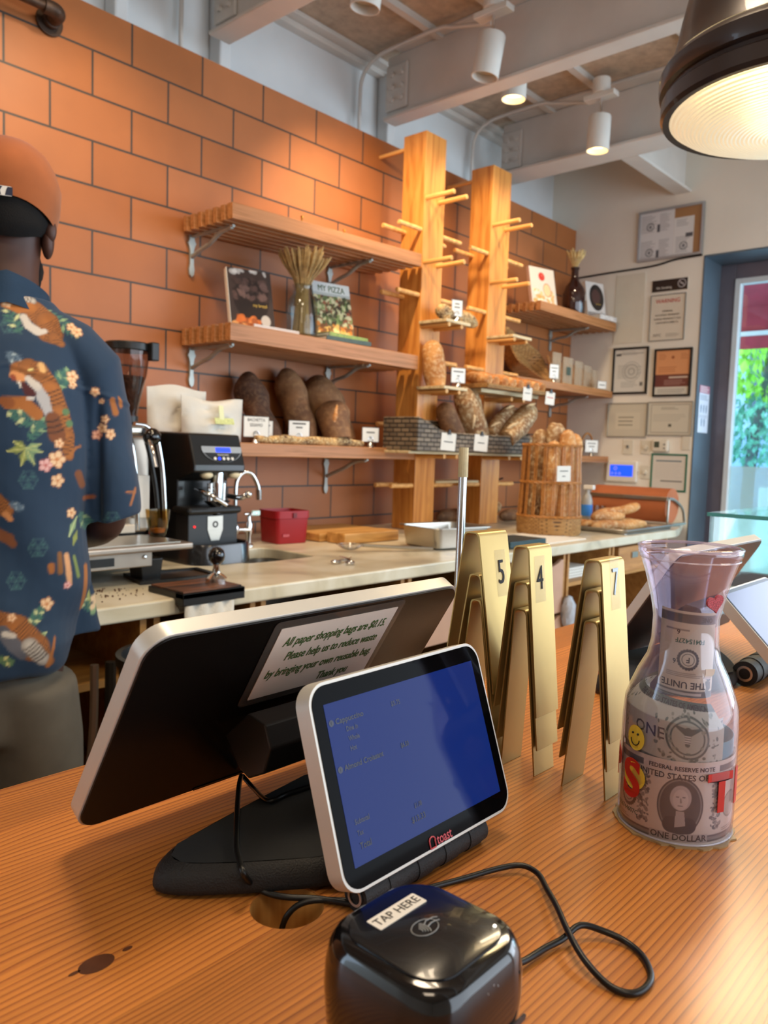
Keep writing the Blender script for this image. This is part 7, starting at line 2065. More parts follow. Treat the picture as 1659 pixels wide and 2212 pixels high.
# sheet taped on the reveal
rs = thing('safety_poster', 'narrow poster with little figures taped on the blue grey window reveal', 'poster', (XF + 0.10, W1 - 0.008, 1.52))
def poster(P):
    P.rect(-0.09, 0.09, 0.10, 0.15, 'B87888'); P.lines(-0.07, 0.07, 0.105, 0.145, 3, 'E8D8DC', 0.9, 0.45, 0.2, 2)
    P.lines(-0.07, 0.07, 0.055, 0.09, 3, '6A7A90', 0.8, 0.4, 0.3, 3)
    for j, y in enumerate((0.0, -0.085)):
        for i in range(3 - j): P.disc(-0.045 + 0.045 * i + 0.02 * j, y + 0.02, 0.008, '4A6A8A'); P.cap((-0.045 + 0.045 * i + 0.02 * j, y + 0.008), (-0.045 + 0.045 * i + 0.02 * j, y - 0.018), 0.009, 0.006, '4A6A8A')
    P.lines(-0.07, 0.07, -0.055, -0.035, 2, '8A94A8', 0.8, 0.4, 0.3, 4)
panel('sheet', FM((XF + 0.12, W1 - 0.0085, 1.672), (1, 0, 0), (0, 0, 1)), 0.17, 0.295, 0.003, 'D8DCE8', poster, m_print, rs)
solo('black_cable', MB().tube([(XF - 0.006, 2.75, 2.565), (XF - 0.006, 2.5, 2.572), (XF - 0.006, 2.2, 2.578), (XF - 0.006, 2.05, 2.60), (XF - 0.006, 1.885, 2.606)], 0.006, 8, sub=5), m_cable, 'black cable sagging along the far wall under the cork board', 'cable', smooth=True)
solo('wall_panel', MB().box(XF - 0.004, XF - 0.0005, 2.02 + 0.22, 2.44, 2.10, 2.545), m_offwhite, 'blank painted access panel left of the warning sign', 'panel')

# ------------------------------------------------------------------ pendant lamp over the counter
LP = Vector((1.493, 0.426, 1.9465))
TL_ = Matrix.Translation(LP)
pl = thing('pendant_lamp', 'large dark brown dome pendant with a glowing ribbed glass lens, top right', 'pendant lamp', tuple(LP))
m_bronze = mat('dark bronze enamel', '2E2422', 0.32, 0.3, var=0.08, coat=0.3)
build('shade', MB().lathe([(0.214, 0.085), (0.206, 0.100), (0.198, 0.125), (0.192, 0.160), (0.182, 0.205), (0.165, 0.255), (0.135, 0.305), (0.095, 0.345), (0.055, 0.37), (0.05, 0.41), (0, 0.415)], 72, TL_), m_bronze, pl, smooth=True)
build('rim_ring', MB().lathe([(0.203, 0.0), (0.214, -0.001), (0.2185, 0.006), (0.2185, 0.030), (0.2145, 0.034), (0.2145, 0.040), (0.222, 0.044), (0.2235, 0.052), (0.2235, 0.072), (0.219, 0.080), (0.208, 0.088)], 72, TL_), m_bronze, pl, smooth=True, angle=25)
m, N, L, B = bsdf('glowing ribbed lens')
tc = N.new('ShaderNodeTexCoord'); wvn = N.new('ShaderNodeTexWave'); wvn.wave_type = 'RINGS'; wvn.rings_direction = 'Z'; wvn.inputs['Scale'].default_value = 46
L.new(tc.outputs['Object'], wvn.inputs['Vector'])
bp = N.new('ShaderNodeBump'); bp.inputs['Strength'].default_value = 0.35; bp.inputs['Distance'].default_value = 0.004
L.new(wvn.outputs['Fac'], bp.inputs['Height']); L.new(bp.outputs['Normal'], B.inputs['Normal'])
B.inputs['Base Color'].default_value = (1, 0.93, 0.78, 1); B.inputs['Roughness'].default_value = 0.4; B.inputs['Emission Color'].default_value = (1, 0.84, 0.55, 1); B.inputs['Emission Strength'].default_value = 0.35; B.inputs['Transmission Weight'].default_value = 1.0; B.inputs['IOR'].default_value = 1.35
m_lens = m
build('lens', MB().lathe([(0.203, 0.001), (0.19, -0.008), (0.15, -0.024), (0.10, -0.035), (0.05, -0.041), (0, -0.043)], 72, TL_), m_lens, pl, smooth=True)
build('reflector', MB().lathe([(0.202, 0.015), (0.195, 0.10), (0.17, 0.18), (0.12, 0.25), (0.05, 0.30), (0, 0.31)], 48, TL_), mat('white reflector', 'F4E8CC', 0.6, var=0, emit='FFE2A8', es=0.5), pl, smooth=True)
build('bulb', MB().ell(LP + Vector((0, 0, 0.13)), 0.06), mat('glowing bulb', 'FFF0C8', 0.5, var=0, emit='FFE6B0', es=30), pl, smooth=True)
build('cord', MB().cyl(LP + Vector((0, 0, 0.41)), (LP.x, LP.y, CEIL), 0.006, n=10), m_black, pl)
# the lamp's own light
spot('pendant_light', LP + Vector((0, 0, -0.05)), LP + Vector((-0.1, 0, -1)), 30, (1.0, 0.80, 0.52), size=R(150), blend=0.5, rad=0.15)

# bin and hoses beside the worker, under the machine
bn = thing('waste_bin', 'dark waste bin with pale crumpled paper and hoses under the marble, behind the worker', 'bin', (0.93, 1.58, 0))
build('bin', MB().lathe([(0.10, 0.0), (0.125, 0.86), (0.132, 0.865), (0.132, 0.885), (0.12, 0.885), (0.115, 0.86), (0, 0.80)], 32, Matrix.Translation((0.99, 1.50, 0))), m_black, bn, smooth=True)
solo('crumpled_rag', MB().tube([(0.96, 1.48, 0.875), (0.99, 1.46, 0.872), (1.01, 1.48, 0.885), (1.035, 1.50, 0.895)], 0.013, 8, sub=3), m_paper, 'crumpled pale rag in the dark waste bin', 'rag', smooth=True)
hose = thing('drain_hose', 'pale drain hoses running down beside the trousers of the worker', 'hose', (0.88, 1.655, 0))
build('hose', MB().tube([(0.88, 1.665, 0.84), (0.875, 1.66, 0.70), (0.86, 1.655, 0.5), (0.86, 1.655, 0.01)], 0.010, 8, sub=4), m_greymet, hose, smooth=True)
build('hose', MB().tube([(0.92, 1.665, 0.84), (0.915, 1.66, 0.66), (0.90, 1.655, 0.45), (0.90, 1.655, 0.01)], 0.013, 8, sub=4), mat('dark hose', '2A2622', 0.5), hose, smooth=True)
# ------------------------------------------------------------------ the worker, seen from behind
PO = Vector((0.62, 1.50, 0))
FW = Vector((0.377, 0.926, 0)).normalized()
RT = Vector((FW.y, -FW.x, 0))
MP = Matrix.Identity(4)
for i in range(3):
    MP[i][0], MP[i][1], MP[i][2], MP[i][3] = RT[i], FW[i], (0, 0, 1)[i], PO[i]
man = thing('person', 'person in an orange cap and navy tiger print shirt, back turned', 'person', tuple(PO))
ROOTM[man] = Matrix.Translation(PO)
m_skin = mat('dark brown skin', '4A2E24', 0.5, var=0.08, vs=30)
m_hair = mat('short black hair', '0C0A09', 0.95, var=0.2, vs=200, bump=0.25, bs=500)


def skin_body():
    J = {  # joint: (u, v, z, r)
        'pelvis': (-0.04, 0, 0.98, 0.095), 'waist': (-0.01, 0.0, 1.12, 0.095), 'chest': (0, -0.005, 1.34, 0.100), 'upch': (0, 0.0, 1.46, 0.085), 'neck0': (0, 0.005, 1.57, 0.062), 'neck1': (0, 0.02, 1.65, 0.056),
        'head0': (0, 0.035, 1.72, 0.068), 'head1': (0, 0.03, 1.80, 0.078), 'head2': (0, 0.03, 1.85, 0.06),
        'shR': (0.135, 0.0, 1.475, 0.048), 'elR': (0.178, 0.015, 1.188, 0.047), 'foR': (0.15, 0.16, 1.155, 0.038), 'wrR': (0.10, 0.29, 1.13, 0.026),
        'shL': (-0.135, 0.0, 1.475, 0.048), 'elL': (-0.178, 0.015, 1.188, 0.047), 'foL': (-0.16, 0.16, 1.15, 0.036), 'wrL': (-0.09, 0.29, 1.13, 0.026),
        'hipR': (0.035, 0, 0.93, 0.075), 'knR': (0.050, 0.01, 0.52, 0.055), 'caR': (0.055, -0.02, 0.36, 0.055), 'anR': (0.060, -0.02, 0.10, 0.036), 'toR': (0.075, 0.13, 0.035, 0.034),
        'hipL': (-0.135, 0, 0.93, 0.075), 'knL': (-0.150, 0.01, 0.52, 0.055), 'caL': (-0.155, -0.02, 0.36, 0.055), 'anL': (-0.160, -0.02, 0.10, 0.036), 'toL': (-0.175, 0.13, 0.035, 0.034)}
    E_ = [('pelvis', 'waist'), ('waist', 'chest'), ('chest', 'upch'), ('upch', 'neck0'), ('neck0', 'neck1'), ('neck1', 'head0'), ('head0', 'head1'), ('head1', 'head2')]
    for s_ in 'RL':
        E_ += [('upch', 'sh' + s_), ('sh' + s_, 'el' + s_), ('el' + s_, 'fo' + s_), ('fo' + s_, 'wr' + s_), ('pelvis', 'hip' + s_), ('hip' + s_, 'kn' + s_), ('kn' + s_, 'ca' + s_), ('ca' + s_, 'an' + s_), ('an' + s_, 'to' + s_)]
        sg_ = 1 if s_ == 'R' else -1
        w = Vector(J['wr' + s_][:3])
        J['pa' + s_] = (w.x - sg_ * 0.012, w.y + 0.045, w.z, 0.022)
        E_.append(('wr' + s_, 'pa' + s_))
        pa = Vector(J['pa' + s_][:3])
        for k, ln_ in enumerate((0.062, 0.072, 0.068, 0.052)):
            off = Vector((sg_ * (0.027 - 0.018 * k), 0.028, 0.0))
            a = pa + off; b = a + Vector((0, ln_ * 0.45, -0.008)); c = b + Vector((-sg_ * 0.002, ln_ * 0.33, -0.022)); d = c + Vector((0, ln_ * 0.1, -0.020))
            for nm, p_, r_ in (('a', a, 0.0095), ('b', b, 0.0088), ('c', c, 0.0080), ('d', d, 0.0070)): J['f%d%s%s' % (k, nm, s_)] = (*p_, r_)
            E_ += [('pa' + s_, 'f%da%s' % (k, s_)), ('f%da%s' % (k, s_), 'f%db%s' % (k, s_)), ('f%db%s' % (k, s_), 'f%dc%s' % (k, s_)), ('f%dc%s' % (k, s_), 'f%dd%s' % (k, s_))]
        ta = w + Vector((-sg_ * 0.030, 0.028, -0.008)); tb_ = ta + Vector((-sg_ * 0.016, 0.030, -0.012)); tc_ = tb_ + Vector((-sg_ * 0.002, 0.024, -0.010))
        for nm, p_, r_ in (('a', ta, 0.012), ('b', tb_, 0.010), ('c', tc_, 0.0085)): J['t%s%s' % (nm, s_)] = (*p_, r_)
        E_ += [('wr' + s_, 'ta' + s_), ('ta' + s_, 'tb' + s_), ('tb' + s_, 'tc' + s_)]
    names = list(J)
    me = bpy.data.meshes.new('body')
    base = Matrix.Translation(-PO) @ MP
    me.from_pydata([tuple(base @ Vector(J[k][:3])) for k in names], [(names.index(a), names.index(b)) for a, b in E_], [])
    o = bpy.data.objects.new('body', me)
    col.objects.link(o)
    o.modifiers.new('skin', 'SKIN')
    for i, k in enumerate(names):
        r = J[k][3]
        sk = me.skin_vertices[0].data[i]
        sk.radius = (r, r)
        sk.use_root = (k == 'pelvis')
    s_ = o.modifiers.new('sub', 'SUBSURF'); s_.levels = s_.render_levels = 2
    me.materials.append(m_skin)
    for m__ in o.modifiers:
        if m__.type == 'SKIN': m__.use_smooth_shade = True
    o.parent = man
    return o


body_o = skin_body()


def U(u, v, z): return MP @ Vector((u, v, z))


# face side features, turned away from the camera: nose, brow, ears, beard
hd = MB()
hd.ell(U(0, 0.125, 1.735), (0.016, 0.016, 0.022))
build('nose', hd, m_skin, man, smooth=True)
for s_ in (-1, 1):
    e = MB()
    RM = MP.to_3x3().to_4x4()
    e.ell(U(s_ * 0.070, 0.012, 1.722), (0.012, 0.020, 0.036), RM)
    e.ell(U(s_ * 0.074, 0.000, 1.737), (0.011, 0.012, 0.022), RM)
    build('ear', e, m_skin, man, smooth=True)
    build('eye', MB().ell(U(s_ * 0.030, 0.112, 1.755), (0.013, 0.010, 0.008), RM), m_white, man, smooth=True)
build('mouth', MB().ell(U(0, 0.112, 1.685), (0.024, 0.008, 0.006), MP.to_3x3().to_4x4()), mat('lips', '6A3A34', 0.5, var=0), man, smooth=True)
RM = MP.to_3x3().to_4x4()
bd_ = MB().ell(U(0, 0.068, 1.672), (0.066, 0.062, 0.052), RM).ell(U(0.050, 0.055, 1.668), (0.012, 0.024, 0.042), RM).ell(U(-0.050, 0.055, 1.668), (0.012, 0.024, 0.042), RM)
build('beard', bd_, m_hair, man, smooth=True)
# hair below the cap at the nape
hr = MB()
for j, (z, ru, rv, cv) in enumerate(((1.672, 0.052, 0.050, 0.018), (1.695, 0.074, 0.080, 0.020), (1.725, 0.0875, 0.098, 0.022), (1.775, 0.092, 0.103, 0.024), (1.80, 0.092, 0.104, 0.024))):
    pass
secs = [(1.706, 0.062, 0.068, 0.022), (1.715, 0.070, 0.082, 0.022), (1.730, 0.076, 0.091, 0.024), (1.755, 0.080, 0.095, 0.026), (1.78, 0.082, 0.097, 0.026)]
nn = 40
vs = []
for z, ru, rv, cv in secs:
    for k in range(nn):
        a = PI + PI * k / (nn - 1)       # rear half only
        vs.append(U(ru * math.cos(a), cv + rv * math.sin(a), z + 0.018 * abs(math.cos(a)) ** 2))
hr.add(vs, [(j * nn + k, j * nn + k + 1, (j + 1) * nn + k + 1, (j + 1) * nn + k) for j in range(len(secs) - 1) for k in range(nn - 1)])
build('hair', hr, m_hair, man, smooth=True)
# cap: crown, button, logo patch, brim on the far side
m_cap = mat('burnt orange cap cloth', '9E5628', 0.85, var=0.10, vs=20, sheen=0.15, bump=0.08, bs=500)
cp = MB()
rings = [(0.0, 0.084, 0.101), (0.03, 0.0925, 0.108), (0.06, 0.095, 0.109), (0.085, 0.086, 0.099), (0.105, 0.073, 0.084), (0.120, 0.054, 0.062), (0.129, 0.030, 0.034), (0.132, 0.004, 0.004)]
nn = 48
vs = []
for zz, ru, rv in rings:
    for k in range(nn):
        a = 2 * PI * k / nn
        u_, v_ = ru * math.cos(a), rv * math.sin(a)
        # lower edge dips over the ears and rises at the nape
        z_ = 1.752 + zz * 1.07 - (1 - zz / 0.132) * (0.020 * (v_ / 0.11) + 0.018 * (abs(math.cos(a)) ** 2))
        vs.append(U(u_, 0.026 + v_, z_))
cp.add(vs, [(j * nn + k, j * nn + (k + 1) % nn, (j + 1) * nn + (k + 1) % nn, (j + 1) * nn + k) for j in range(len(rings) - 1) for k in range(nn)] + [tuple(range(7 * nn, 8 * nn))])
cap_o = build('cap', cp, m_cap, man, smooth=True, angle=80)
build('cap_button', MB().ell(U(0.0, 0.026, 1.8945), (0.012, 0.012, 0.006), RM), mat('black button', '120E0C', 0.7, var=0), man, smooth=True)
build('cap_brim', MB().add([U(0.075 * math.cos(a), 0.115 + 0.075 * math.sin(a), 1.755 - 0.01 * math.sin(a)) for a in [PI * k / 16 for k in range(17)]] + [U(0.075 * math.cos(a), 0.115 + 0.075 * math.sin(a), 1.751 - 0.01 * math.sin(a)) for a in [PI * k / 16 for k in range(17)]], [tuple(range(17)), tuple(range(17, 34))[::-1]] + [(k, k + 17, k + 18, k + 1) for k in range(16)]), m_cap, man)
Mlg = FM(U(-0.004, -0.0868, 1.772), tuple(RT), (0, 0, 1))
lgp = build('cap_patch', MB().prism(rrect(0.026, 0.016, 0.002, 3), 0, 0.0015, Mlg), mat('white patch', 'D8D4CC', 0.7, var=0), man)
build('cap_patch_print', MB().prism([(0.002, -0.007), (0.014, -0.007), (0.014, 0.007), (0.006, 0.007), (0.004, 0.002)], 0.0015, 0.002, Mlg).prism([(-0.014, -0.007), (-0.004, -0.007), (-0.006, 0.0), (-0.002, 0.007), (-0.014, 0.007)], 0.0015, 0.002, Mlg), mat('navy print', '1C2238', 0.7, var=0), man)

# shirt: torso and sleeves fused by remeshing, then painted
def ringm(secs, n=40):
    vs, fs = [], []
    for c, a_, b_, ra, rb_ in secs:
        for k in range(n):
            t = 2 * PI * k / n
            vs.append(Vector(c) + Vector(a_) * (ra * math.cos(t)) + Vector(b_) * (rb_ * math.sin(t)))
    for j in range(len(secs) - 1):
        for k in range(n):
            fs.append((j * n + k, j * n + (k + 1) % n, (j + 1) * n + (k + 1) % n, (j + 1) * n + k))
    fs.append(tuple(range(n))[::-1]); fs.append(tuple(range((len(secs) - 1) * n, len(secs) * n)))
    return vs, fs


X_, Y_, Z_ = (1, 0, 0), (0, 1, 0), (0, 0, 1)
shm = MB()
T = [((-0.045, -0.005, 0.935), X_, Y_, 0.134, 0.140), ((-0.025, -0.005, 0.98), X_, Y_, 0.146, 0.142), ((0, 0.0, 1.08), X_, Y_, 0.142, 0.140), ((0, 0.0, 1.20), X_, Y_, 0.140, 0.138), ((0, -0.008, 1.34), X_, Y_, 0.146, 0.140), ((0, -0.010, 1.44), X_, Y_, 0.146, 0.132),
     ((0, -0.004, 1.52), X_, Y_, 0.145, 0.108), ((0, 0.002, 1.575), X_, Y_, 0.105, 0.080), ((0, 0.006, 1.605), X_, Y_, 0.080, 0.070)]
v_, f_ = ringm(T); shm.add(v_, f_, MP)
v_, f_ = ringm([((0.030, 0.075, 0.965), X_, Y_, 0.140, 0.085), ((0.028, 0.065, 1.03), X_, Y_, 0.130, 0.088), ((0.02, 0.04, 1.10), X_, Y_, 0.118, 0.092), ((0.01, 0.02, 1.18), X_, Y_, 0.10, 0.08)]); shm.add(v_, f_, MP)
for s_ in (-1, 1):
    ax = Vector((s_ * 0.045, 0.01, -0.26)).normalized()
    bx = ax.cross(Vector((0, 1, 0))).normalized(); by = Vector((0, 1, 0))
    S_ = [((s_ * 0.06, -0.002, 1.555), (0.3 * s_, 0, 0.95), (0, 1, 0), 0.045, 0.070), ((s_ * 0.115, 0.0, 1.515), (s_ * 0.45, 0, 0.89), (0, 1, 0), 0.060, 0.085), ((s_ * 0.150, 0.0, 1.470), (s_ * 0.75, 0, 0.66), (0, 1, 0), 0.064, 0.088), ((s_ * 0.158, 0.004, 1.39), (s_ * 0.97, 0, 0.22), (0, 1, 0), 0.060, 0.082),
          ((s_ * 0.174, 0.008, 1.30), (s_ * 1, 0, 0.10), (0, 1, 0), 0.058, 0.078), ((s_ * 0.181, 0.014, 1.200), (s_ * 1, 0, 0.22), (0, 1, 0.05), 0.058, 0.076)]
    v_, f_ = ringm(S_, 32)
    if s_ < 0: f_ = [tuple(reversed(q)) for q in f_]
    shm.add(v_, f_, MP)
shirt = build('shirt', shm, None, man)
bpy.context.view_layer.update()
rm = shirt.modifiers.new('rm', 'REMESH'); rm.mode = 'VOXEL'; rm.voxel_size = 0.0033; rm.use_smooth_shade = True
sm_ = shirt.modifiers.new('sm', 'SMOOTH'); sm_.factor = 0.6; sm_.iterations = 12
dg = bpy.context.evaluated_depsgraph_get()
me2 = bpy.data.meshes.new_from_object(shirt.evaluated_get(dg))
shirt.modifiers.clear()
shirt.data = me2
me2.name = 'shirt'
# folds in the cloth
inv = MP.inverted() @ Matrix.Translation(PO)
nv = len(me2.vertices)
co = np.empty(nv * 3); me2.vertices.foreach_get('co', co); co = co.reshape(-1, 3)
no = np.empty(nv * 3); me2.vertices.foreach_get('normal', no); no = no.reshape(-1, 3)
A_ = np.array(inv)
lc = co @ A_[:3, :3].T + A_[:3, 3]
u_, v2, z_ = lc[:, 0], lc[:, 1], lc[:, 2]
arm = np.clip((np.abs(u_) - 0.155) / 0.02, 0, 1)
disp = 0.0045 * np.sin(26 * (z_ + 0.55 * u_) + 3 * np.sin(9 * u_)) * np.clip((1.30 - z_) / 0.15, 0, 1) * (1 - arm)
disp += 0.0040 * np.sin(34 * (z_ - 0.9 * (np.abs(u_) - 0.15)) + 2 * v2 * 20) * arm * np.clip((1.47 - z_) / 0.1, 0, 1)
disp += 0.0030 * np.sin(60 * u_ + 10 * z_) * np.clip((1.12 - z_) / 0.12, 0, 1)
disp -= 0.010 * np.exp(-((np.abs(u_) - 0.152) / 0.008) ** 2) * (v2 < 0) * np.clip((1.45 - z_) / 0.06, 0, 1) * np.clip((z_ - 1.18) / 0.03, 0, 1)
disp += 0.0025 * np.exp(-((z_ - (1.475 - 0.25 * np.abs(u_))) / 0.004) ** 2) * (v2 < 0)
disp += 0.012 * np.clip((1.02 - z_) / 0.1, 0, 1) * (0.5 + 0.5 * np.sin(11 * u_ + 1))
co += no * disp[:, None]
me2.vertices.foreach_set('co', co.ravel())
me2.update()


def px2(px, py):
    """pattern position on the back of the shirt"""
    d = fwd + rgt * ((px - 829.5) / FPX) - upv * ((py - 1106.0) / FPX)
    # plane through the back, perpendicular to where the wearer faces
    c0 = PO - FW * 0.11
    t = (c0 - CAM).dot(FW) / d.dot(FW)
    p = CAM + d * t - PO
    return (p.dot(RT), p.z)


P = Paint(u_, z_, '12304A', 0.0032)
G1, G2, G3 = '3C6A5C', '84A072', 'C8CC92'
k_ = 1.0 / 1120


def leaf(a, b, w, c, c2=None):
    A, B_ = px2(*a), px2(*b)
    m_ = ((A[0] + B_[0]) / 2, (A[1] + B_[1]) / 2)
    P.cap(A, m_, w * k_ * 0.25, w * k_, c); P.cap(m_, B_, w * k_, w * k_ * 0.15, c)
    if c2: P.cap(A, B_, w * k_ * 0.12, w * k_ * 0.12, c2)


def frond(a, b, n, ln_, c, w=3.0, c2=None):
    ax, ay = a; bx, by = b
    L_ = math.hypot(bx - ax, by - ay); dx, dy = (bx - ax) / L_, (by - ay) / L_
    for i in range(n):
        t = (i + 0.5) / n
        cx, cy = ax + (bx - ax) * t, ay + (by - ay) * t
        s_ = ln_ * (1 - 0.55 * abs(2 * t - 0.9))
        for sg_ in (-1, 1):
            ex, ey = cx + dx * s_ * 0.65 - sg_ * dy * s_, cy + dy * s_ * 0.65 + sg_ * dx * s_
            leaf((cx, cy), (ex, ey), w, c if (i + sg_) % 3 else (c2 or c))
    P.cap(px2(*a), px2(*b), 1.0 * k_, 1.0 * k_, c)


def flower(x, y, s, c='EBC79A', c2='C9763C', rot=0.0):
    for k in range(5):
        a = rot + 2 * PI * k / 5
        p = px2(x + s * 0.62 * math.cos(a), y + s * 0.62 * math.sin(a))
        P.disc(p[0], p[1], s * k_ * 0.50, c2, ry=s * k_ * 0.42, rot=-a)
        P.disc(p[0], p[1], s * k_ * 0.42, c, ry=s * k_ * 0.34, rot=-a)
    q = px2(x, y); P.disc(q[0], q[1], s * k_ * 0.20, c2)


def limb(pts, rs, c, st=None):
    for (a, b), (ra, rb_) in zip(zip(pts[:-1], pts[1:]), zip(rs[:-1], rs[1:])):
        P.cap(px2(*a), px2(*b), ra * k_, rb_ * k_, c, stripes=st)


OR, BK, WH = 'A86428', '2A1A12', 'C8BEB0'
# faint triangle lattice
rnd = random.Random(5)
for cx, cy in ((80, 1180), (35, 1250), (60, 1035), (20, 700), (120, 560), (250, 1130), (230, 690), (10, 600)):
    for k in range(6):
        a = PI * k / 3
        limb([(cx, cy), (cx + 20 * math.cos(a), cy + 20 * math.sin(a))], [0.6, 0.6], '3F6468')
        limb([(cx + 20 * math.cos(a), cy + 20 * math.sin(a)), (cx + 20 * math.cos(a + PI / 3), cy + 20 * math.sin(a + PI / 3))], [0.6, 0.6], '3F6468')
        if k % 2: 
            q = px2(cx + 12 * math.cos(a + 0.5), cy + 12 * math.sin(a + 0.5)); P.disc(q[0], q[1], 3.2 * k_, '4A7A74', a=0.6)
# upper tiger on the shoulder
frond((85, 655), (175, 720), 9, 20, G1, 3.2, G2)
frond((45, 720), (12, 650), 6, 20, G1, 3.0, G3)
limb([(30, 605), (45, 628)], [9, 12], '5A3A24', (3, 0.2, BK))
limb([(48, 640), (78, 665), (105, 690), (125, 720)], [15, 21, 22, 12], OR, (7, 0.16, BK))
limb([(45, 632), (72, 640)], [6, 7], WH, (4, 0.22, BK))
limb([(68, 655), (40, 662), (8, 650)], [9, 8, 6], OR)
limb([(52, 680), (62, 700), (80, 712)], [7, 8, 9], WH)
limb([(98, 722), (120, 728), (134, 740)], [12, 13, 7], OR, (5, 0.2, BK))
limb([(84, 716), (98, 712)], [6, 5], WH)
flower(16, 645, 11); flower(170, 712, 11, rot=0.5); flower(158, 700, 9)
# big roaring tiger
frond((15, 762), (45, 790), 6, 16, '5A6F80', 2.2, '9FB0B4')
frond((108, 850), (150, 800), 8, 22, G1, 3.6, G2)
frond((95, 920), (20, 890), 8, 22, G1, 3.8, G3)
frond((60, 950), (105, 900), 6, 18, G1, 3.4, G2)
limb([(84, 800), (108, 845), (128, 895), (142, 945), (150, 985)], [15, 20, 19, 17, 9], OR, (6, 0.15, BK))
limb([(72, 830), (92, 862), (108, 905)], [9, 11, 7], 'B4B0AC')
limb([(112, 905), (122, 940)], [13, 16], '7A4420', (3, 0.15, BK))
limb([(78, 895), (52, 872), (18, 872)], [12, 12, 12], OR)
limb([(18, 872), (8, 868)], [11, 9], '8A4C1E')
limb([(40, 800), (62, 798), (80, 806)], [15, 19, 17], OR, (5, 0.17, BK))
limb([(30, 812), (44, 818)], [8, 9], 'D08A50'); limb([(27, 815), (30, 820)], [4, 4], '8A3A20')
limb([(88, 790), (92, 800)], [6, 6], 'D8A868')
limb([(48, 832), (62, 848), (72, 852)], [5, 9, 5], '4A1414'); limb([(40, 828), (44, 838)], [2, 1], 'E8E0D0'); limb([(60, 862), (70, 862)], [3, 3], 'D8D0C4')
limb([(60, 820), (80, 838)], [6, 7], WH); limb([(62, 802), (68, 800)], [2, 2], 'E0D080')
limb([(150, 985), (165, 968), (176, 964)], [3, 2, 2], OR)
for ex, ey in ((-26, -14), (-40, 6), (-10, 36), (18, 34), (34, 8), (30, -8)): leaf((55, 968), (55 + ex, 968 + ey), 6.5, '8A9248' if ex < 0 else G2, 'D0CC80')
for (cx, cy) in ((142, 890), (150, 915)): q = px2(cx, cy); P.disc(q[0], q[1], 7 * k_, '5A7A50')
flower(122, 992, 17); flower(97, 1004, 13, 'E8B8B0', 'C05A50'); flower(124, 1038, 13); flower(127, 958, 9)
flower(158, 812, 12); flower(157, 830, 8)
# right sleeve prints
flower(209, 845, 9, rot=0.4); flower(224, 866, 5); limb([(246, 862), (256, 890)], [5, 7], OR); limb([(262, 858), (268, 875)], [3, 4], OR)
flower(232, 905, 8); flower(226, 925, 10, rot=0.7); flower(246, 938, 11, rot=0.2); flower(214, 940, 10, 'E0A888', 'B05A3C')
limb([(300, 1060), (292, 1095)], [2.5, 2.5], 'B06A34'); limb([(280, 1066), (300, 1068)], [2, 2], 'B06A34')
limb([(172, 1025), (182, 1050)], [8, 7], '7A4420'); frond((180, 1110), (200, 1150), 5, 14, G1, 3, G2); limb([(190, 1080), (205, 1078)], [5, 4], '8A4A22')
# lower motifs
limb([(-10, 1080), (12, 1098)], [16, 14], OR, (5, 0.17, BK)); limb([(12, 1108), (22, 1118)], [6, 5], 'D08A50'); frond((20, 1085), (48, 1095), 5, 10, '5A6F80', 1.8, '8FA0A8')
limb([(-5, 1150), (18, 1160), (28, 1172)], [11, 10, 7], '7A4420')
flower(158, 1110, 10); leaf((150, 1160), (172, 1120), 6, G2, G3); leaf((158, 1180), (172, 1150), 5, '8A9248')
limb([(125, 1195), (128, 1235)], [4, 5], '8A5A2A'); limb([(140, 1200), (146, 1240), (150, 1265)], [5, 5, 4], 'D8A070'); limb([(158, 1205), (168, 1250)], [3, 3], '7A8A48'); limb([(108, 1220), (110, 1232)], [6, 5], OR)
flower(145, 1265, 7, 'E8B8B0', 'C05A50')
flower(102, 1302, 13); frond((60, 1350), (92, 1310), 7, 15, G1, 3.2, G3); leaf((75, 1372), (98, 1362), 6, G2, G3)
limb([(-10, 1330), (30, 1350), (70, 1390), (95, 1420)], [18, 28, 26, 10], OR, (9, 0.16, BK))
limb([(5, 1355), (30, 1385), (45, 1405)], [12, 13, 8], '5A5A62'); limb([(10, 1360), (28, 1364)], [6, 5], WH)
limb([(60, 1385), (85, 1415)], [14, 12], WH, (6, 0.25, BK)); limb([(92, 1430), (108, 1395), (115, 1375)], [4, 2.5, 2], OR)
frond((-5, 1410), (25, 1420), 4, 12, '5A7A50', 3, 'D0CC80'); flower(25, 1326, 8)
limb([(200, 1300), (210, 1345)], [3, 4], 'A8A860'); frond((185, 1310), (210, 1350), 5, 12, G1, 2.6, G3); limb([(186, 1230), (186, 1330)], [4, 4], 'A86428')
# anything on the far side of the body stays plain with a few blossoms
C_ = P.C
front = v2 > 0.03
fr_ = Paint(u_, z_, '12304A', 0.004)
for i in range(26):
    cu_, cz_ = rnd.uniform(-0.25, 0.25), rnd.uniform(0.95, 1.5)
    for k in range(5):
        a = 2 * PI * k / 5
        fr_.disc(cu_ + 0.009 * math.cos(a), cz_ + 0.009 * math.sin(a), 0.006, 'EBC79A')
    fr_.cap((cu_ + 0.02, cz_ - 0.03), (cu_ + 0.035, cz_ + 0.01), 0.006, 0.002, G2)
C_[front] = fr_.C[front]
set_col(shirt, C_)
me2.materials.clear()
me2.materials.append(attr_mat('printed shirt cloth', 0.8, bump=0.25, sheen=0.1))
me2.polygons.foreach_set('use_smooth', [True] * len(me2.polygons))
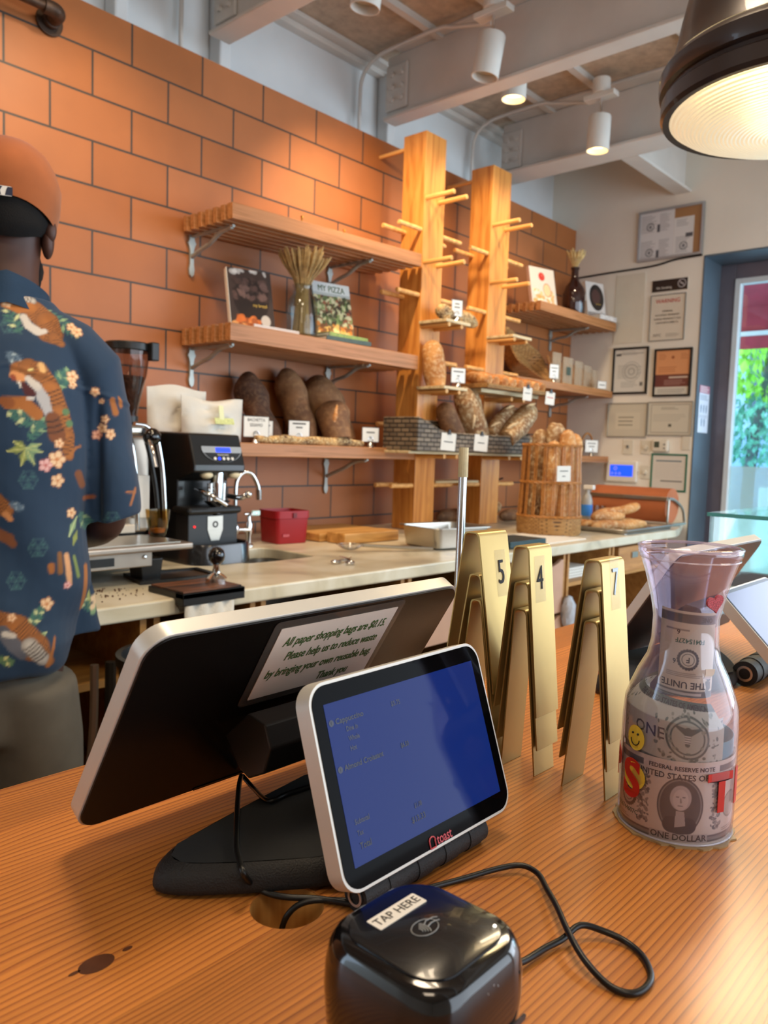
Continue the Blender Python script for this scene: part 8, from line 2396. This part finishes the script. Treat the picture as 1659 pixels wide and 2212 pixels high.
# collar and the hanging shirt tail at the right
m_navy = mat('navy shirt cloth', '12304A', 0.85, var=0.12, vs=18, bump=0.15, bs=300)
cl = MB()
nn = 44; vs = []
for z, ru, rv, cv, dip in ((1.575, 0.094, 0.088, 0.010, 0.012), (1.605, 0.080, 0.074, 0.012, 0.010), (1.635, 0.073, 0.066, 0.014, 0.010), (1.638, 0.069, 0.062, 0.014, 0.010), (1.59, 0.076, 0.070, 0.012, 0.01)):
    for k in range(nn):
        a = 2 * PI * k / nn
        vs.append(U(ru * math.cos(a), cv + rv * math.sin(a), z - dip * math.sin(a) - 0.020 * abs(math.cos(a))))
cl.add(vs, [(j * nn + k, j * nn + (k + 1) % nn, (j + 1) * nn + (k + 1) % nn, (j + 1) * nn + k) for j in range(4) for k in range(nn)])
build('collar', cl, m_navy, man, smooth=True, angle=80)
# trousers and shoes
tr_ = MB()
v_, f_ = ringm([((-0.055, 0, 0.80), X_, Y_, 0.148, 0.125), ((-0.055, 0, 0.90), X_, Y_, 0.146, 0.128), ((-0.04, 0, 0.99), X_, Y_, 0.118, 0.115)]); tr_.add(v_, f_, MP)
for s_ in (-1, 1):
    v_, f_ = ringm([((s_ * 0.112 - 0.05, -0.01, 0.05), X_, Y_, 0.070, 0.085), ((s_ * 0.108 - 0.05, -0.01, 0.30), X_, Y_, 0.078, 0.090), ((s_ * 0.10 - 0.05, 0.0, 0.55), X_, Y_, 0.085, 0.098), ((s_ * 0.088 - 0.05, 0.0, 0.78), X_, Y_, 0.095, 0.118), ((s_ * 0.08 - 0.05, 0.0, 0.90), X_, Y_, 0.09, 0.125)], 32); tr_.add(v_, f_, MP)
trs = build('trousers', tr_, mat('grey green cargo cloth', '5C564C', 0.9, var=0.12, vs=16, bump=0.5, bs=12), man)
rm = trs.modifiers.new('rm', 'REMESH'); rm.mode = 'VOXEL'; rm.voxel_size = 0.011; rm.use_smooth_shade = True
sm_ = trs.modifiers.new('sm', 'SMOOTH'); sm_.factor = 0.6; sm_.iterations = 6
for s_ in (-1, 1):
    build('shoe', MB().ell(U(s_ * 0.118 - 0.05, 0.045, 0.045), (0.048, 0.135, 0.044), RM), m_black, man, smooth=True)

# ------------------------------------------------------------------ repeats of one kind share a group
GROUPS = {'table_number_stand': 'gold table number strips in three nested stacks', 'base_cabinet': 'base cabinets under the marble worktop', 'wall_shelf': 'wooden shelves on the tile wall',
          'bread_post': 'fir bread posts with dowels', 'bread_board': 'thin boards on the bread posts', 'sign_card': 'small cards naming the breads', 'hanging_card': 'clipped tags naming the breads',
          'cookbook': 'standing cookbooks on the shelves', 'lying_book': 'books lying under the cookbooks', 'basket_loaf': 'loaves in the grey woven basket', 'rustic_loaf': 'brown rustic loaves',
          'breadstick_packet': 'grissini packets on the middle right shelf', 'paper_stack': 'folded paper piles in the open cabinet', 'dollar_bill': 'dollar bills in the tip jar', 'brass_hook': 'brass hooks on the top shelf',
          'framed_certificate': 'black framed certificates', 'plain_certificate': 'pale framed certificates', 'coffee_bag': 'white foil coffee bags', 'cutting_board': 'cutting boards by the red bucket',
          'point_of_sale_terminal': 'tills on the wooden counter', 'pastry_tray': 'steel trays in the glass case', 'dimmer_switch': 'knob dimmer plates on the far wall'}
for o in list(col.objects):
    if o.parent is None and 'label' in o and 'group' not in o:
        kind_ = o.name.split('.')[0]
        if kind_ in GROUPS: o['group'] = GROUPS[kind_]
